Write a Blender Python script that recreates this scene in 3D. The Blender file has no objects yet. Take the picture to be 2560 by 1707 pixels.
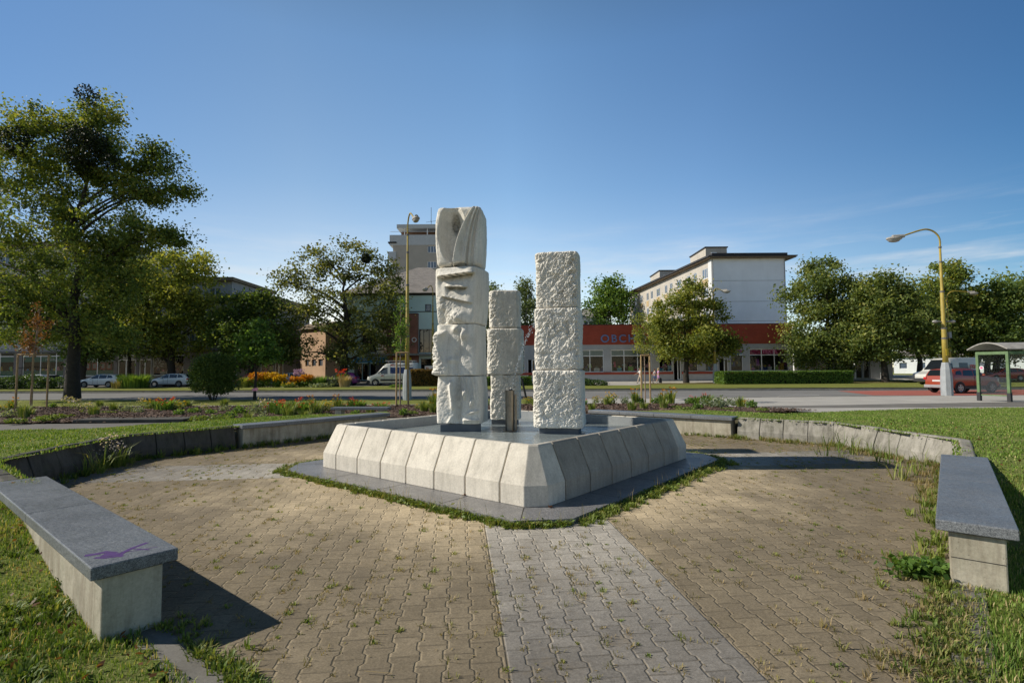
import bpy, math, random
import numpy as np
from mathutils import Matrix, Vector

R_ = math.radians
sc = bpy.context.scene
col = sc.collection
random.seed(7)
RNG = np.random.default_rng(7)

# ------------------------------------------------------------------ camera
FPX, PITCH, ROLL, CAMZ = 1332.14, 0.0523, -0.0067, 1.71     # focal length in px of a 2560 px wide frame
cp, sp = math.cos(PITCH), math.sin(PITCH)
cr, sr = math.cos(ROLL), math.sin(ROLL)
cam_d = bpy.data.cameras.new('camera'); cam = bpy.data.objects.new('camera', cam_d); col.objects.link(cam)
cam_d.sensor_fit = 'HORIZONTAL'; cam_d.sensor_width = 36.0; cam_d.lens = 36.0 * FPX / 2560.0
cam_d.clip_start = 0.05; cam_d.clip_end = 6000
rt, up, fw = Vector((1, 0, 0)), Vector((0, -sp, cp)), Vector((0, cp, sp))
cx_, cy_ = cr * rt + sr * up, -sr * rt + cr * up
m = Matrix(((cx_.x, cy_.x, -fw.x, 0), (cx_.y, cy_.y, -fw.y, 0), (cx_.z, cy_.z, -fw.z, CAMZ), (0, 0, 0, 1)))
cam.matrix_world = m
sc.camera = cam

def ray(px, py):
    x, y = px - 1280.0, py - 853.5
    X, Y = cr * x + sr * y, -sr * x + cr * y
    u = -Y / FPX
    return (X / FPX, cp - u * sp, sp + u * cp)
def at(px, py, Y):                     # survey helper: sight line through a photo point, at distance Y
    r = ray(px, py); t = Y / r[1]
    return Vector((r[0] * t, Y, CAMZ + r[2] * t))
def gnd(px, py, z=0.0):                # survey helper: where that sight line meets level z
    r = ray(px, py); t = (z - CAMZ) / r[2]
    return Vector((r[0] * t, r[1] * t, z))

# ------------------------------------------------------------------ render / world / sun
sc.view_settings.view_transform = 'Standard'; sc.view_settings.look = 'None'; sc.view_settings.exposure = 0
sc.render.engine = 'CYCLES'
sc.cycles.max_bounces = 6; sc.cycles.diffuse_bounces = 3; sc.cycles.glossy_bounces = 2
sc.cycles.transmission_bounces = 4; sc.cycles.transparent_max_bounces = 8
sc.cycles.caustics_reflective = False; sc.cycles.caustics_refractive = False
sc.cycles.use_denoising = True
SUN_EL = R_(34.5); SUN_AZ = math.atan2(-1.0, 0.012)
SUNV = Vector((math.sin(SUN_AZ) * math.cos(SUN_EL), math.cos(SUN_AZ) * math.cos(SUN_EL), math.sin(SUN_EL)))
sd = bpy.data.lights.new('sun', 'SUN'); sd.energy = 5.0; sd.angle = R_(0.55); sd.color = (1.0, 0.93, 0.81)
so = bpy.data.objects.new('sun', sd); col.objects.link(so)
so.rotation_euler = (-SUNV).to_track_quat('-Z', 'Y').to_euler(); so.location = (-30, 0, 40)

W = bpy.data.worlds.new('World'); sc.world = W; W.use_nodes = True

class NT:                              # small node-tree builder
    def __init__(s, tree):
        s.t = tree; s.n = tree.nodes; s.l = tree.links
    def node(s, typ, **kw):
        nd = s.n.new(typ)
        for k, v in kw.items():
            if k == 'inp':
                for kk, vv in v.items(): s.set(nd.inputs[kk], vv)
            else: setattr(nd, k, v)
        return nd
    def set(s, sock, v):
        if isinstance(v, bpy.types.NodeSocket): s.l.new(v, sock)
        else: sock.default_value = v
    def math(s, op, a, b=None, c=None, clamp=False):
        nd = s.n.new('ShaderNodeMath'); nd.operation = op; nd.use_clamp = clamp
        s.set(nd.inputs[0], a)
        if b is not None: s.set(nd.inputs[1], b)
        if c is not None: s.set(nd.inputs[2], c)
        return nd.outputs[0]
    def mix(s, f, a, b, mode='MIX'):
        nd = s.n.new('ShaderNodeMix'); nd.data_type = 'RGBA'; nd.blend_type = mode
        s.set(nd.inputs[0], f); s.set(nd.inputs[6], c4(a)); s.set(nd.inputs[7], c4(b))
        return nd.outputs[2]
    def ramp(s, f, stops):
        nd = s.n.new('ShaderNodeValToRGB'); e = nd.color_ramp.elements
        while len(e) < len(stops): e.new(0.5)
        for i, (p, cc) in enumerate(stops): e[i].position = p; e[i].color = c4(cc)
        s.set(nd.inputs[0], f); return nd.outputs[0]
    def mr(s, v, a, b, c=0.0, d=1.0, smooth=False):
        nd = s.n.new('ShaderNodeMapRange'); nd.clamp = True
        if smooth: nd.interpolation_type = 'SMOOTHSTEP'
        s.set(nd.inputs[0], v); nd.inputs[1].default_value = a; nd.inputs[2].default_value = b
        nd.inputs[3].default_value = c; nd.inputs[4].default_value = d
        return nd.outputs[0]
    def noise(s, vec, scale, detail=4, rough=0.55, dim='3D'):
        nd = s.n.new('ShaderNodeTexNoise'); nd.noise_dimensions = dim
        s.set(nd.inputs['Vector'], vec); nd.inputs['Scale'].default_value = scale
        nd.inputs['Detail'].default_value = detail; nd.inputs['Roughness'].default_value = rough
        return nd.outputs[0]
    def bump(s, h, strength, dist):
        nd = s.n.new('ShaderNodeBump'); s.set(nd.inputs['Height'], h)
        nd.inputs['Strength'].default_value = strength; nd.inputs['Distance'].default_value = dist
        return nd.outputs[0]
    def mapping(s, vec, scale=(1, 1, 1), rot=(0, 0, 0), loc=(0, 0, 0)):
        nd = s.n.new('ShaderNodeMapping'); s.set(nd.inputs[0], vec)
        nd.inputs['Scale'].default_value = scale; nd.inputs['Rotation'].default_value = rot; nd.inputs['Location'].default_value = loc
        return nd.outputs[0]
def c4(c):
    if isinstance(c, bpy.types.NodeSocket): return c
    if isinstance(c, (int, float)): return (c, c, c, 1)
    return (c[0], c[1], c[2], 1) if len(c) == 3 else c

# sky: Nishita plus thin cirrus bands low over the roofs
wt = NT(W.node_tree); W.node_tree.nodes.clear()
sky = wt.node('ShaderNodeTexSky'); sky.sky_type = 'NISHITA'; sky.sun_disc = False
sky.sun_elevation = SUN_EL; sky.sun_rotation = SUN_AZ; sky.altitude = 250; sky.air_density = 1.0; sky.dust_density = 0.12; sky.ozone_density = 1.6
tc = wt.node('ShaderNodeTexCoord')
sep = wt.node('ShaderNodeSeparateXYZ', inp={0: tc.outputs['Generated']})
el = sep.outputs[2]
skyc = wt.node('ShaderNodeHueSaturation', inp={'Color': sky.outputs[0], 'Saturation': 1.06, 'Value': 2.15}).outputs[0]
ctr = wt.ramp(el, [(0.0, (1.65, 1.24, 1.04)), (0.12, (1.48, 1.17, 1.00)), (0.32, (1.06, 1.05, 1.0)), (0.52, (0.92, 1.0, 1.0)), (0.60, (0.80, 0.86, 0.84)), (0.70, (0.16, 0.14, 0.11)), (1.0, (0.07, 0.06, 0.05))])
skyc = wt.mix(1.0, skyc, ctr, 'MULTIPLY')
skyc = wt.mix(1.0, skyc, wt.mr(sep.outputs[1], -.35, .35, .85, 1.0), 'MULTIPLY')
azr = wt.ramp(wt.mr(sep.outputs[0], -.8, .8), [(0.0, (.30, .41, .52)), (0.28, (.86, .83, .80)), (0.5, (.96, 1.0, 1.0)), (0.70, (.70, .80, .88)), (0.95, (.20, .37, .50))])
skyc = wt.mix(1.0, skyc, azr, 'MULTIPLY')
cm = wt.mapping(tc.outputs['Generated'], (1.5, 1.5, 15.0), (0, 0.10, 0.5))
n1 = wt.noise(cm, 2.2, 9, 0.62)
cm2 = wt.mapping(tc.outputs['Generated'], (4, 4, 26.0), (0, 0.06, 0.2))
n2 = wt.noise(cm2, 2.0, 8, 0.65)
cl = wt.math('MULTIPLY', wt.mr(n1, 0.43, 0.72), wt.mr(n2, 0.29, 0.68))
band = wt.math('MULTIPLY', wt.mr(el, 0.03, 0.10), wt.mr(el, 0.27, 0.13))
cl = wt.math('MULTIPLY', wt.math('MULTIPLY', cl, band), 1.0, clamp=True)
fin = wt.mix(cl, skyc, (8.8, 9.2, 9.6))
bg = wt.node('ShaderNodeBackground', inp={'Color': fin, 'Strength': 0.088})
wo = wt.node('ShaderNodeOutputWorld', inp={0: bg.outputs[0]})

# ------------------------------------------------------------------ materials
MATS = {}
def newmat(name):
    mt = bpy.data.materials.new(name); mt.use_nodes = True
    nt = NT(mt.node_tree); nt.n.clear()
    out = nt.node('ShaderNodeOutputMaterial'); b = nt.node('ShaderNodeBsdfPrincipled')
    nt.l.new(b.outputs[0], out.inputs[0]); MATS[name] = mt
    nt.b = b; nt.out = out
    nt.obj = nt.node('ShaderNodeTexCoord').outputs['Object']
    return mt, nt
def simple(name, colr, rough=0.7, metal=0.0, var=0.12, scale=3.0, bump=0.0, bscale=60, spec=0.5, dirt=0.0):
    mt, nt = newmat(name)
    n = nt.noise(nt.obj, scale, 6, 0.6)
    f = nt.mr(n, 0.3, 0.7, 1 - var, 1 + var)
    cc = nt.mix(1.0, colr, f, 'MULTIPLY')
    if dirt:
        d = nt.mr(nt.noise(nt.mapping(nt.obj, (1, 1, .25)), scale * 2.3, 7, 0.7), 0.5, 0.75)
        cc = nt.mix(nt.math('MULTIPLY', d, dirt), cc, (0.06, 0.055, 0.04))
    nt.set(nt.b.inputs['Base Color'], cc)
    nt.b.inputs['Roughness'].default_value = rough; nt.b.inputs['Metallic'].default_value = metal
    nt.b.inputs['Specular IOR Level'].default_value = spec
    if bump:
        nt.set(nt.b.inputs['Normal'], nt.bump(nt.noise(nt.obj, bscale, 5, 0.7), 1.0, bump))
    return mt
def concrete(name, colr, dark=(0.08, 0.075, 0.065), stain=0.35, vert=True, moss=0.0, seed=0.0):
    mt, nt = newmat(name)
    o = nt.mapping(nt.obj, (1, 1, 1), (0, 0, 0), (seed, seed * 2, 0))
    big = nt.noise(o, 1.7, 6, 0.6)
    st = nt.noise(nt.mapping(o, (5, 5, .7) if vert else (1.3, 1.3, 1.3)), 2.0, 7, 0.65)
    fine = nt.noise(o, 45, 6, 0.75)
    cc = nt.mix(1.0, colr, nt.mr(big, 0.3, 0.7, 0.82, 1.14), 'MULTIPLY')
    cc = nt.mix(nt.math('MULTIPLY', nt.mr(st, 0.45, 0.75), stain), cc, dark)
    cc = nt.mix(1.0, cc, nt.mr(fine, 0.25, 0.75, 0.78, 1.2), 'MULTIPLY')
    vo = nt.node('ShaderNodeTexVoronoi', inp={'Vector': o, 'Scale': 26.0})
    pit = nt.math('MULTIPLY', nt.mr(vo.outputs['Distance'], 0.05, 0.13, 1, 0), nt.mr(nt.noise(o, 6, 3), 0.48, 0.62))
    cc = nt.mix(nt.math('MULTIPLY', pit, 0.6), cc, dark)
    if moss:
        z = nt.node('ShaderNodeSeparateXYZ', inp={0: nt.obj}).outputs[2]
        mm = nt.math('MULTIPLY', nt.mr(nt.noise(o, 3.5, 6, .7), .42, .66), moss)
        cc = nt.mix(mm, cc, (0.07, 0.075, 0.03))
    nt.set(nt.b.inputs['Base Color'], cc); nt.b.inputs['Roughness'].default_value = 0.88
    nt.b.inputs['Specular IOR Level'].default_value = 0.25
    h = nt.math('ADD', nt.math('MULTIPLY', fine, 0.5), nt.math('MULTIPLY', pit, -0.8))
    nt.set(nt.b.inputs['Normal'], nt.bump(h, 0.9, 0.006))
    return mt

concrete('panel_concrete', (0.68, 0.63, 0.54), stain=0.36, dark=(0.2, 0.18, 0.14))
concrete('panel_concrete_shaded', (0.40, 0.365, 0.31), stain=0.4, seed=21)  # darker copy for the right-front panels, their shade put into the colour
concrete('basin_inside', (0.30, 0.315, 0.32), stain=0.15, seed=3)
concrete('bench_concrete', (0.46, 0.42, 0.33), dark=(0.13, 0.085, 0.055), stain=0.6, moss=0.25, seed=5)
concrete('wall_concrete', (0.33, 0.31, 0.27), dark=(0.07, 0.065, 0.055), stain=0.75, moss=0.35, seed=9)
concrete('shaded_concrete', (0.10, 0.092, 0.082), dark=(0.022, 0.02, 0.018), stain=0.85, moss=0.3, seed=13)  # wall concrete darkened to paint in the shade on the left wall
concrete('kerb_stone', (0.34, 0.32, 0.28), dark=(0.1, 0.09, 0.06), stain=0.5, vert=False, seed=2)
concrete('old_kerb', (0.20, 0.19, 0.17), dark=(0.08, 0.075, 0.06), stain=0.6, vert=False, seed=12)
concrete('dark_slab', (0.10, 0.095, 0.085), dark=(0.03, 0.03, 0.025), stain=0.6, vert=False, seed=4)
concrete('building_plinth', (0.3, 0.29, 0.28), stain=0.4, seed=6)
simple('seam_dark', (0.035, 0.032, 0.028), 0.95)
simple('pedestal_grey', (0.10, 0.11, 0.125), 0.7, var=0.2, scale=4, bump=0.002)

def granite(name, a, b_, rough=0.32, sc_=110):
    mt, nt = newmat(name)
    vo = nt.node('ShaderNodeTexVoronoi', inp={'Vector': nt.obj, 'Scale': float(sc_)})
    n = nt.noise(nt.obj, 1.3, 5, 0.6)
    cc = nt.mix(nt.mr(vo.outputs['Color'], 0.25, 0.8), a, b_)
    n2 = nt.noise(nt.obj, 38, 4, .7)
    cc = nt.mix(1.0, cc, nt.mr(n2, .3, .7, .75, 1.3), 'MULTIPLY')
    cc = nt.mix(1.0, cc, nt.mr(n, .3, .7, .8, 1.15), 'MULTIPLY')
    nt.set(nt.b.inputs['Base Color'], cc)
    nt.set(nt.b.inputs['Roughness'], nt.mr(nt.noise(nt.obj, 5, 6, .7), .3, .7, rough - .06, rough + .2))
    nt.set(nt.b.inputs['Normal'], nt.bump(nt.noise(nt.obj, 160, 3, .6), .5, .002))
    return mt
granite('granite_slab', (0.085, 0.093, 0.105), (0.24, 0.25, 0.26), 0.34, 210)
granite('granite_plinth', (0.13, 0.13, 0.135), (0.30, 0.29, 0.285), 0.30, 150)

# paving: I-shaped interlocking concrete pavers, ochre fields and grey cross paths
mt, nt = newmat('interlocking_paving')
wob = nt.node('ShaderNodeTexNoise', inp={'Vector': nt.obj, 'Scale': 0.9, 'Detail': 3.0})
wv = nt.node('ShaderNodeVectorMath', operation='MULTIPLY_ADD'); nt.set(wv.inputs[0], wob.outputs[1]); wv.inputs[1].default_value = (.035, .035, 0); nt.set(wv.inputs[2], nt.obj)
jn = nt.node('ShaderNodeTexNoise', inp={'Vector': nt.obj, 'Scale': 14.0, 'Detail': 2.0})
wv2 = nt.node('ShaderNodeVectorMath', operation='MULTIPLY_ADD'); nt.set(wv2.inputs[0], jn.outputs[1]); wv2.inputs[1].default_value = (.010, .010, 0); nt.set(wv2.inputs[2], wv.outputs[0])
sx = nt.node('ShaderNodeSeparateXYZ', inp={0: wv2.outputs[0]}); X, Y = sx.outputs[0], sx.outputs[1]
PW, PL = 0.163, 0.234
u = nt.math('DIVIDE', X, PW); v = nt.math('DIVIDE', Y, PL)
s_ = nt.math('ROUND', u)
par = nt.math('MULTIPLY', nt.math('PINGPONG', s_, 1.0), 1.0)             # 0/1 for even/odd seams
sgn = nt.math('SUBTRACT', nt.math('MULTIPLY', par, 2.0), 1.0)
tri = nt.math('SUBTRACT', nt.math('MULTIPLY', nt.math('PINGPONG', v, 0.5), 4.0), 1.0)     # -1..1
trap = nt.math('MINIMUM', nt.math('MAXIMUM', nt.math('MULTIPLY', tri, 5.5), -1.0), 1.0)
off = nt.math('MULTIPLY', nt.math('MULTIPLY', trap, sgn), -0.075)
d = nt.math('SUBTRACT', nt.math('SUBTRACT', u, s_), off)
cid = nt.math('SUBTRACT', s_, nt.math('LESS_THAN', d, 0.0))
dj = nt.math('MULTIPLY', nt.math('ABSOLUTE', d), PW)
rv = nt.math('ADD', v, nt.math('MULTIPLY', nt.math('PINGPONG', cid, 1.0), 0.5))
rid = nt.math('FLOOR', rv)
fr = nt.math('SUBTRACT', rv, rid)
rj = nt.math('MULTIPLY', nt.math('MINIMUM', fr, nt.math('SUBTRACT', 1.0, fr)), PL)
jd = nt.math('MINIMUM', dj, rj)
cmb = nt.node('ShaderNodeCombineXYZ', inp={0: cid, 1: rid, 2: 0.0})
wn = nt.node('ShaderNodeTexWhiteNoise', inp={0: cmb.outputs[0]})
so_ = nt.node('ShaderNodeSeparateXYZ', inp={0: nt.obj}); OX, OY = so_.outputs[0], so_.outputs[1]
pathd = nt.math('MINIMUM', nt.math('ABSOLUTE', nt.math('SUBTRACT', OX, 0.06)), nt.math('ABSOLUTE', OY))
isp = nt.math('LESS_THAN', pathd, 0.70)
edge = nt.math('ABSOLUTE', nt.math('SUBTRACT', pathd, 0.70))
jd = nt.math('MINIMUM', jd, edge)
rad = nt.math('SQRT', nt.math('ADD', nt.math('MULTIPLY', OX, OX), nt.math('MULTIPLY', OY, OY)))
bign = nt.noise(nt.obj, 0.55, 6, 0.65)
dirt = nt.mr(nt.math('ADD', rad, nt.math('MULTIPLY', nt.math('SUBTRACT', bign, 0.5), 5.5)), 2.9, 5.4, 0, 1, True)
ochre = nt.mix(dirt, (0.57, 0.46, 0.30), (0.235, 0.192, 0.13))
grey = nt.mix(dirt, (0.50, 0.46, 0.395), (0.225, 0.207, 0.182))
grey = nt.mix(nt.mr(nt.math('ADD', rad, nt.math('MULTIPLY', nt.math('SUBTRACT', bign, 0.5), 4.0)), 3.2, 7.0, 0, 1, True), (0.50, 0.46, 0.395), (0.22, 0.203, 0.18))
cc = nt.mix(isp, ochre, grey)
cc = nt.mix(1.0, cc, nt.mr(wn.outputs[0], 0, 1, 0.88, 1.10), 'MULTIPLY')
fine = nt.noise(nt.obj, 70, 5, .75)
mid = nt.noise(nt.obj, 5.0, 9, .78)
grit = nt.noise(nt.obj, 26, 6, .8)
cc = nt.mix(1.0, cc, nt.mr(fine, .25, .75, .60, 1.38), 'MULTIPLY')
cc = nt.mix(1.0, cc, nt.mr(mid, .3, .7, .74, 1.2), 'MULTIPLY')
cc = nt.mix(1.0, cc, nt.mr(grit, .25, .75, .68, 1.32), 'MULTIPLY')
tn = nt.noise(nt.obj, 2.3, 5, .6)
sand = nt.mix(nt.mr(tn, .40, .62), (0.12, 0.095, 0.06), (0.38, 0.31, 0.20))
jm = nt.mr(jd, 0.002, 0.0055, 1, 0)
jstr = nt.math('MULTIPLY', jm, nt.mr(nt.noise(nt.obj, 4, 6, .75), .32, .66, .12, .85))
cc = nt.mix(jstr, cc, nt.mix(nt.math('LESS_THAN', rj, dj), sand, (0.075, 0.062, 0.045)))
soil = nt.math('MULTIPLY', nt.math('MULTIPLY', nt.mr(nt.noise(nt.obj, 3.1, 8, .75), .56, .70), dirt), nt.mr(jd, 0.0, .06, 1, .35))
blot = nt.math('MULTIPLY', nt.mr(nt.noise(nt.obj, 1.25, 8, .78), .50, .70), .62)
cc = nt.mix(blot, cc, (0.12, 0.10, 0.075))
cc = nt.mix(nt.math('MULTIPLY', soil, .75), cc, (0.29, 0.225, 0.14))
nt.set(nt.b.inputs['Base Color'], cc); nt.b.inputs['Roughness'].default_value = .9; nt.b.inputs['Specular IOR Level'].default_value = .2
hh = nt.math('ADD', nt.mr(jd, 0.002, 0.011, 0, 1), nt.math('MULTIPLY', fine, .22))
hh = nt.math('ADD', hh, nt.math('MULTIPLY', wn.outputs[0], .25))
nt.set(nt.b.inputs['Normal'], nt.bump(hh, .9, .005))

def asphalt(name, a, b_, sc_=1.0, rough=.9):
    mt, nt = newmat(name)
    n = nt.noise(nt.obj, .35 * sc_, 7, .6); f = nt.noise(nt.obj, 35, 4, .8)
    cc = nt.mix(nt.mr(n, .35, .65), a, b_)
    cc = nt.mix(1.0, cc, nt.mr(f, .25, .75, .8, 1.2), 'MULTIPLY')
    nt.set(nt.b.inputs['Base Color'], cc); nt.b.inputs['Roughness'].default_value = rough
    nt.b.inputs['Specular IOR Level'].default_value = .2
    nt.set(nt.b.inputs['Normal'], nt.bump(f, .6, .004))
asphalt('asphalt_road', (0.19, 0.185, 0.18), (0.23, 0.225, 0.215))
asphalt('asphalt_path', (0.15, 0.14, 0.13), (0.20, 0.19, 0.17), 2)
asphalt('pale_pavement', (0.38, 0.36, 0.33), (0.47, 0.45, 0.41), 2)
asphalt('red_lane', (0.40, 0.13, 0.10), (0.34, 0.115, 0.09), 2)
asphalt('soil_ground', (0.12, 0.10, 0.06), (0.085, 0.09, 0.035), 3)
asphalt('mulch', (0.17, 0.115, 0.085), (0.08, 0.055, 0.04), 9)
simple('road_paint', (0.6, 0.6, 0.58), .8, var=.2, scale=8)

def turf(name, a, b_, c_, s1=.9):
    mt, nt = newmat(name)
    n = nt.noise(nt.obj, s1, 7, .7); n2 = nt.noise(nt.obj, 28, 5, .8); n3 = nt.noise(nt.obj, 5, 5, .7)
    cc = nt.mix(nt.mr(n, .38, .62), a, b_)
    cc = nt.mix(nt.math('MULTIPLY', nt.mr(n3, .5, .72), .6), cc, c_)
    cc = nt.mix(1.0, cc, nt.mr(n2, .25, .75, .5, 1.4), 'MULTIPLY')
    nt.set(nt.b.inputs['Base Color'], cc); nt.b.inputs['Roughness'].default_value = .95; nt.b.inputs['Specular IOR Level'].default_value = .1
    nt.set(nt.b.inputs['Normal'], nt.bump(n2, 1.0, .04))
turf('lawn_soil', (0.185, 0.235, 0.055), (0.25, 0.295, 0.078), (0.33, 0.26, 0.13))
turf('verge_turf', (0.19, 0.215, 0.045), (0.24, 0.26, 0.065), (0.28, 0.23, 0.11), .4)
turf('dry_turf', (0.21, 0.165, 0.075), (0.15, 0.15, 0.04), (0.23, 0.17, 0.09), .5)

def leafmat(name, cols, trans=.42, rough=.55):
    """foliage: colour picked per leaf through the 'tint' attribute"""
    mt, nt = newmat(name)
    a = nt.node('ShaderNodeAttribute', attribute_name='tint').outputs['Fac']
    n = len(cols)
    cc = nt.ramp(a, [(i / (n - 1), c_) for i, c_ in enumerate(cols)])
    nt.set(nt.b.inputs['Base Color'], cc); nt.b.inputs['Roughness'].default_value = rough; nt.b.inputs['Specular IOR Level'].default_value = .3
    tr = nt.node('ShaderNodeBsdfTranslucent', inp={0: nt.mix(1.0, cc, (1.5, 1.4, .6), 'MULTIPLY')})
    mx = nt.node('ShaderNodeMixShader', inp={0: trans, 1: nt.b.outputs[0], 2: tr.outputs[0]})
    nt.l.new(mx.outputs[0], nt.out.inputs[0])
leafmat('leaf_olive', [(0.068, 0.105, 0.025), (0.154, 0.215, 0.045), (0.253, 0.300, 0.063), (0.430, 0.392, 0.095)])
leafmat('leaf_yellow_green', [(0.088, 0.124, 0.024), (0.195, 0.238, 0.045), (0.321, 0.341, 0.070), (0.428, 0.394, 0.101)])
leafmat('leaf_dark', [(0.044, 0.079, 0.022), (0.093, 0.147, 0.036), (0.154, 0.224, 0.054), (0.310, 0.329, 0.081)])
leafmat('leaf_brownish', [(0.070, 0.093, 0.029), (0.134, 0.161, 0.048), (0.211, 0.231, 0.072), (0.323, 0.299, 0.116)])
leafmat('leaf_linden', [(0.068, 0.107, 0.033), (0.136, 0.189, 0.053), (0.233, 0.285, 0.080), (0.388, 0.381, 0.120)])
leafmat('leaf_green', [(0.050, 0.107, 0.020), (0.112, 0.205, 0.037), (0.183, 0.290, 0.061), (0.283, 0.354, 0.084)])
leafmat('leaf_birch', [(0.061, 0.096, 0.042), (0.111, 0.161, 0.062), (0.171, 0.214, 0.094), (0.242, 0.268, 0.125)])
leafmat('leaf_dead', [(0.086, 0.036, 0.014), (0.158, 0.072, 0.025), (0.202, 0.101, 0.043), (0.108, 0.043, 0.029)])
leafmat('leaf_reddish', [(0.075, 0.075, 0.022), (0.165, 0.112, 0.038), (0.255, 0.150, 0.045), (0.150, 0.150, 0.038)])
leafmat('needle_green', [(0.027, 0.060, 0.021), (0.060, 0.112, 0.038), (0.098, 0.158, 0.060), (0.135, 0.195, 0.075)])
leafmat('grass_blade', [(0.077, 0.144, 0.021), (0.155, 0.249, 0.038), (0.258, 0.355, 0.066), (0.428, 0.374, 0.164), (0.630, 0.502, 0.265)], .3, .6)
leafmat('weed_green', [(0.072, 0.123, 0.020), (0.145, 0.217, 0.038), (0.246, 0.290, 0.065), (0.377, 0.348, 0.131)], .3)
leafmat('weed_dry', [(0.120, 0.144, 0.036), (0.228, 0.216, 0.072), (0.360, 0.276, 0.132), (0.456, 0.348, 0.204)], .3)
leafmat('leaf_mistletoe', [(0.008, 0.014, 0.005), (0.018, 0.028, 0.008), (0.03, 0.042, 0.012), (0.06, 0.06, 0.02)], .12)
leafmat('leaf_silver', [(0.120, 0.156, 0.096), (0.192, 0.240, 0.144), (0.264, 0.312, 0.204), (0.336, 0.360, 0.240)])
leafmat('petal_red', [(0.500, 0.030, 0.015), (0.620, 0.060, 0.020), (0.700, 0.120, 0.030), (0.600, 0.050, 0.050)], .3)
leafmat('petal_yellow', [(0.468, 0.255, 0.009), (0.578, 0.357, 0.013), (0.637, 0.442, 0.025), (0.527, 0.289, 0.009)], .3)
leafmat('petal_orange', [(0.468, 0.170, 0.009), (0.578, 0.238, 0.013), (0.612, 0.306, 0.017), (0.510, 0.187, 0.009)], .3)
leafmat('petal_pale', [(0.420, 0.400, 0.140), (0.500, 0.470, 0.200), (0.600, 0.500, 0.500), (0.650, 0.550, 0.550)], .3)
leafmat('petal_lilac', [(0.350, 0.220, 0.500), (0.450, 0.300, 0.600), (0.500, 0.360, 0.600), (0.400, 0.250, 0.500)], .3)
leafmat('plume_straw', [(0.350, 0.260, 0.130), (0.450, 0.340, 0.190), (0.520, 0.420, 0.260), (0.250, 0.220, 0.080)], .3)
leafmat('bark_chip', [(0.060, 0.035, 0.025), (0.120, 0.075, 0.055), (0.200, 0.135, 0.105), (0.300, 0.220, 0.180)], .0, .9)
simple('bark', (0.035, 0.029, 0.022), .95, var=.35, scale=7, bump=.03, bscale=14)
simple('bark_grey', (0.075, 0.065, 0.05), .95, var=.35, scale=7, bump=.02, bscale=14)
simple('bark_birch', (0.3, 0.28, 0.25), .9, var=.3, scale=5)
simple('stake_wood', (0.36, 0.24, 0.115), .8, var=.25, scale=9, bump=.003)
simple('sapling_bark', (0.30, 0.22, 0.16), .9, var=.3, scale=12)
simple('black_rubber', (0.012, 0.012, 0.012), .75)
simple('purple_paint', (0.07, 0.022, 0.15), .7, var=.2, scale=20)
simple('yellow_paint', (0.36, 0.27, 0.045), .6, var=.25, scale=2.5, dirt=.35)
simple('pole_concrete', (0.35, 0.37, 0.385), .85, var=.15, scale=3, dirt=.2, bump=.003)
simple('lamp_grey', (0.36, 0.34, 0.31), .6, var=.2, scale=6, dirt=.3)
simple('lamp_dark', (0.13, 0.12, 0.11), .6, var=.2)
simple('steel_pipe', (0.24, 0.21, 0.17), .38, metal=.85, var=.25, scale=7)
simple('shelter_green', (0.115, 0.19, 0.08), .55, var=.25, scale=5, dirt=.2)
simple('shelter_roof', (0.33, 0.32, 0.30), .6, var=.2, dirt=.3)
simple('white_frame', (0.8, 0.8, 0.79), .5, var=.08)
simple('white_paint', (0.72, 0.72, 0.71), .5, var=.05)
simple('door_grey', (0.25, 0.27, 0.29), .5)
simple('dark_interior', (0.012, 0.012, 0.013), .9, var=.4)
simple('room_grey', (0.05, 0.05, 0.052), .9, var=.4, scale=1.5)
simple('facade_grey', (0.40, 0.40, 0.405), .9, var=.12, scale=.5, dirt=.2)
simple('facade_dark', (0.17, 0.165, 0.165), .9, var=.2, scale=.6, dirt=.25)
simple('facade_beige', (0.50, 0.46, 0.40), .9, var=.1, scale=.5, dirt=.15)
simple('facade_tan', (0.47, 0.425, 0.355), .9, var=.08, scale=.6)
simple('facade_pale', (0.55, 0.57, 0.57), .9, var=.08)
simple('facade_mint', (0.60, 0.76, 0.75), .9, var=.08, scale=.4)
simple('facade_peach', (0.50, 0.33, 0.21), .9, var=.12, scale=.5, dirt=.1)
simple('facade_white', (0.88, 0.91, 0.95), .85, var=.07, scale=.35, dirt=.06)
simple('panel_yellow', (0.48, 0.36, 0.20), .9, var=.12)
simple('penthouse_brown', (0.20, 0.12, 0.085), .9)
simple('roof_dark', (0.035, 0.036, 0.042), .8, var=.2)
simple('eave_brown', (0.20, 0.15, 0.10), .85)
simple('sign_blue', (0.03, 0.24, 0.48), .6)
simple('sign_green', (0.02, 0.2, 0.15), .6)
simple('sign_red', (0.42, 0.035, 0.025), .6)
simple('sign_yellow', (0.6, 0.42, 0.02), .6)
simple('letter_blue', (0.135, 0.20, 0.40), .6)
simple('letter_white', (0.72, 0.72, 0.72), .6)
simple('letter_pink', (0.62, 0.16, 0.30), .6)
simple('roller_pale', (0.40, 0.45, 0.41), .7)
simple('metal_dark', (0.05, 0.05, 0.05), .5)
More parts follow.
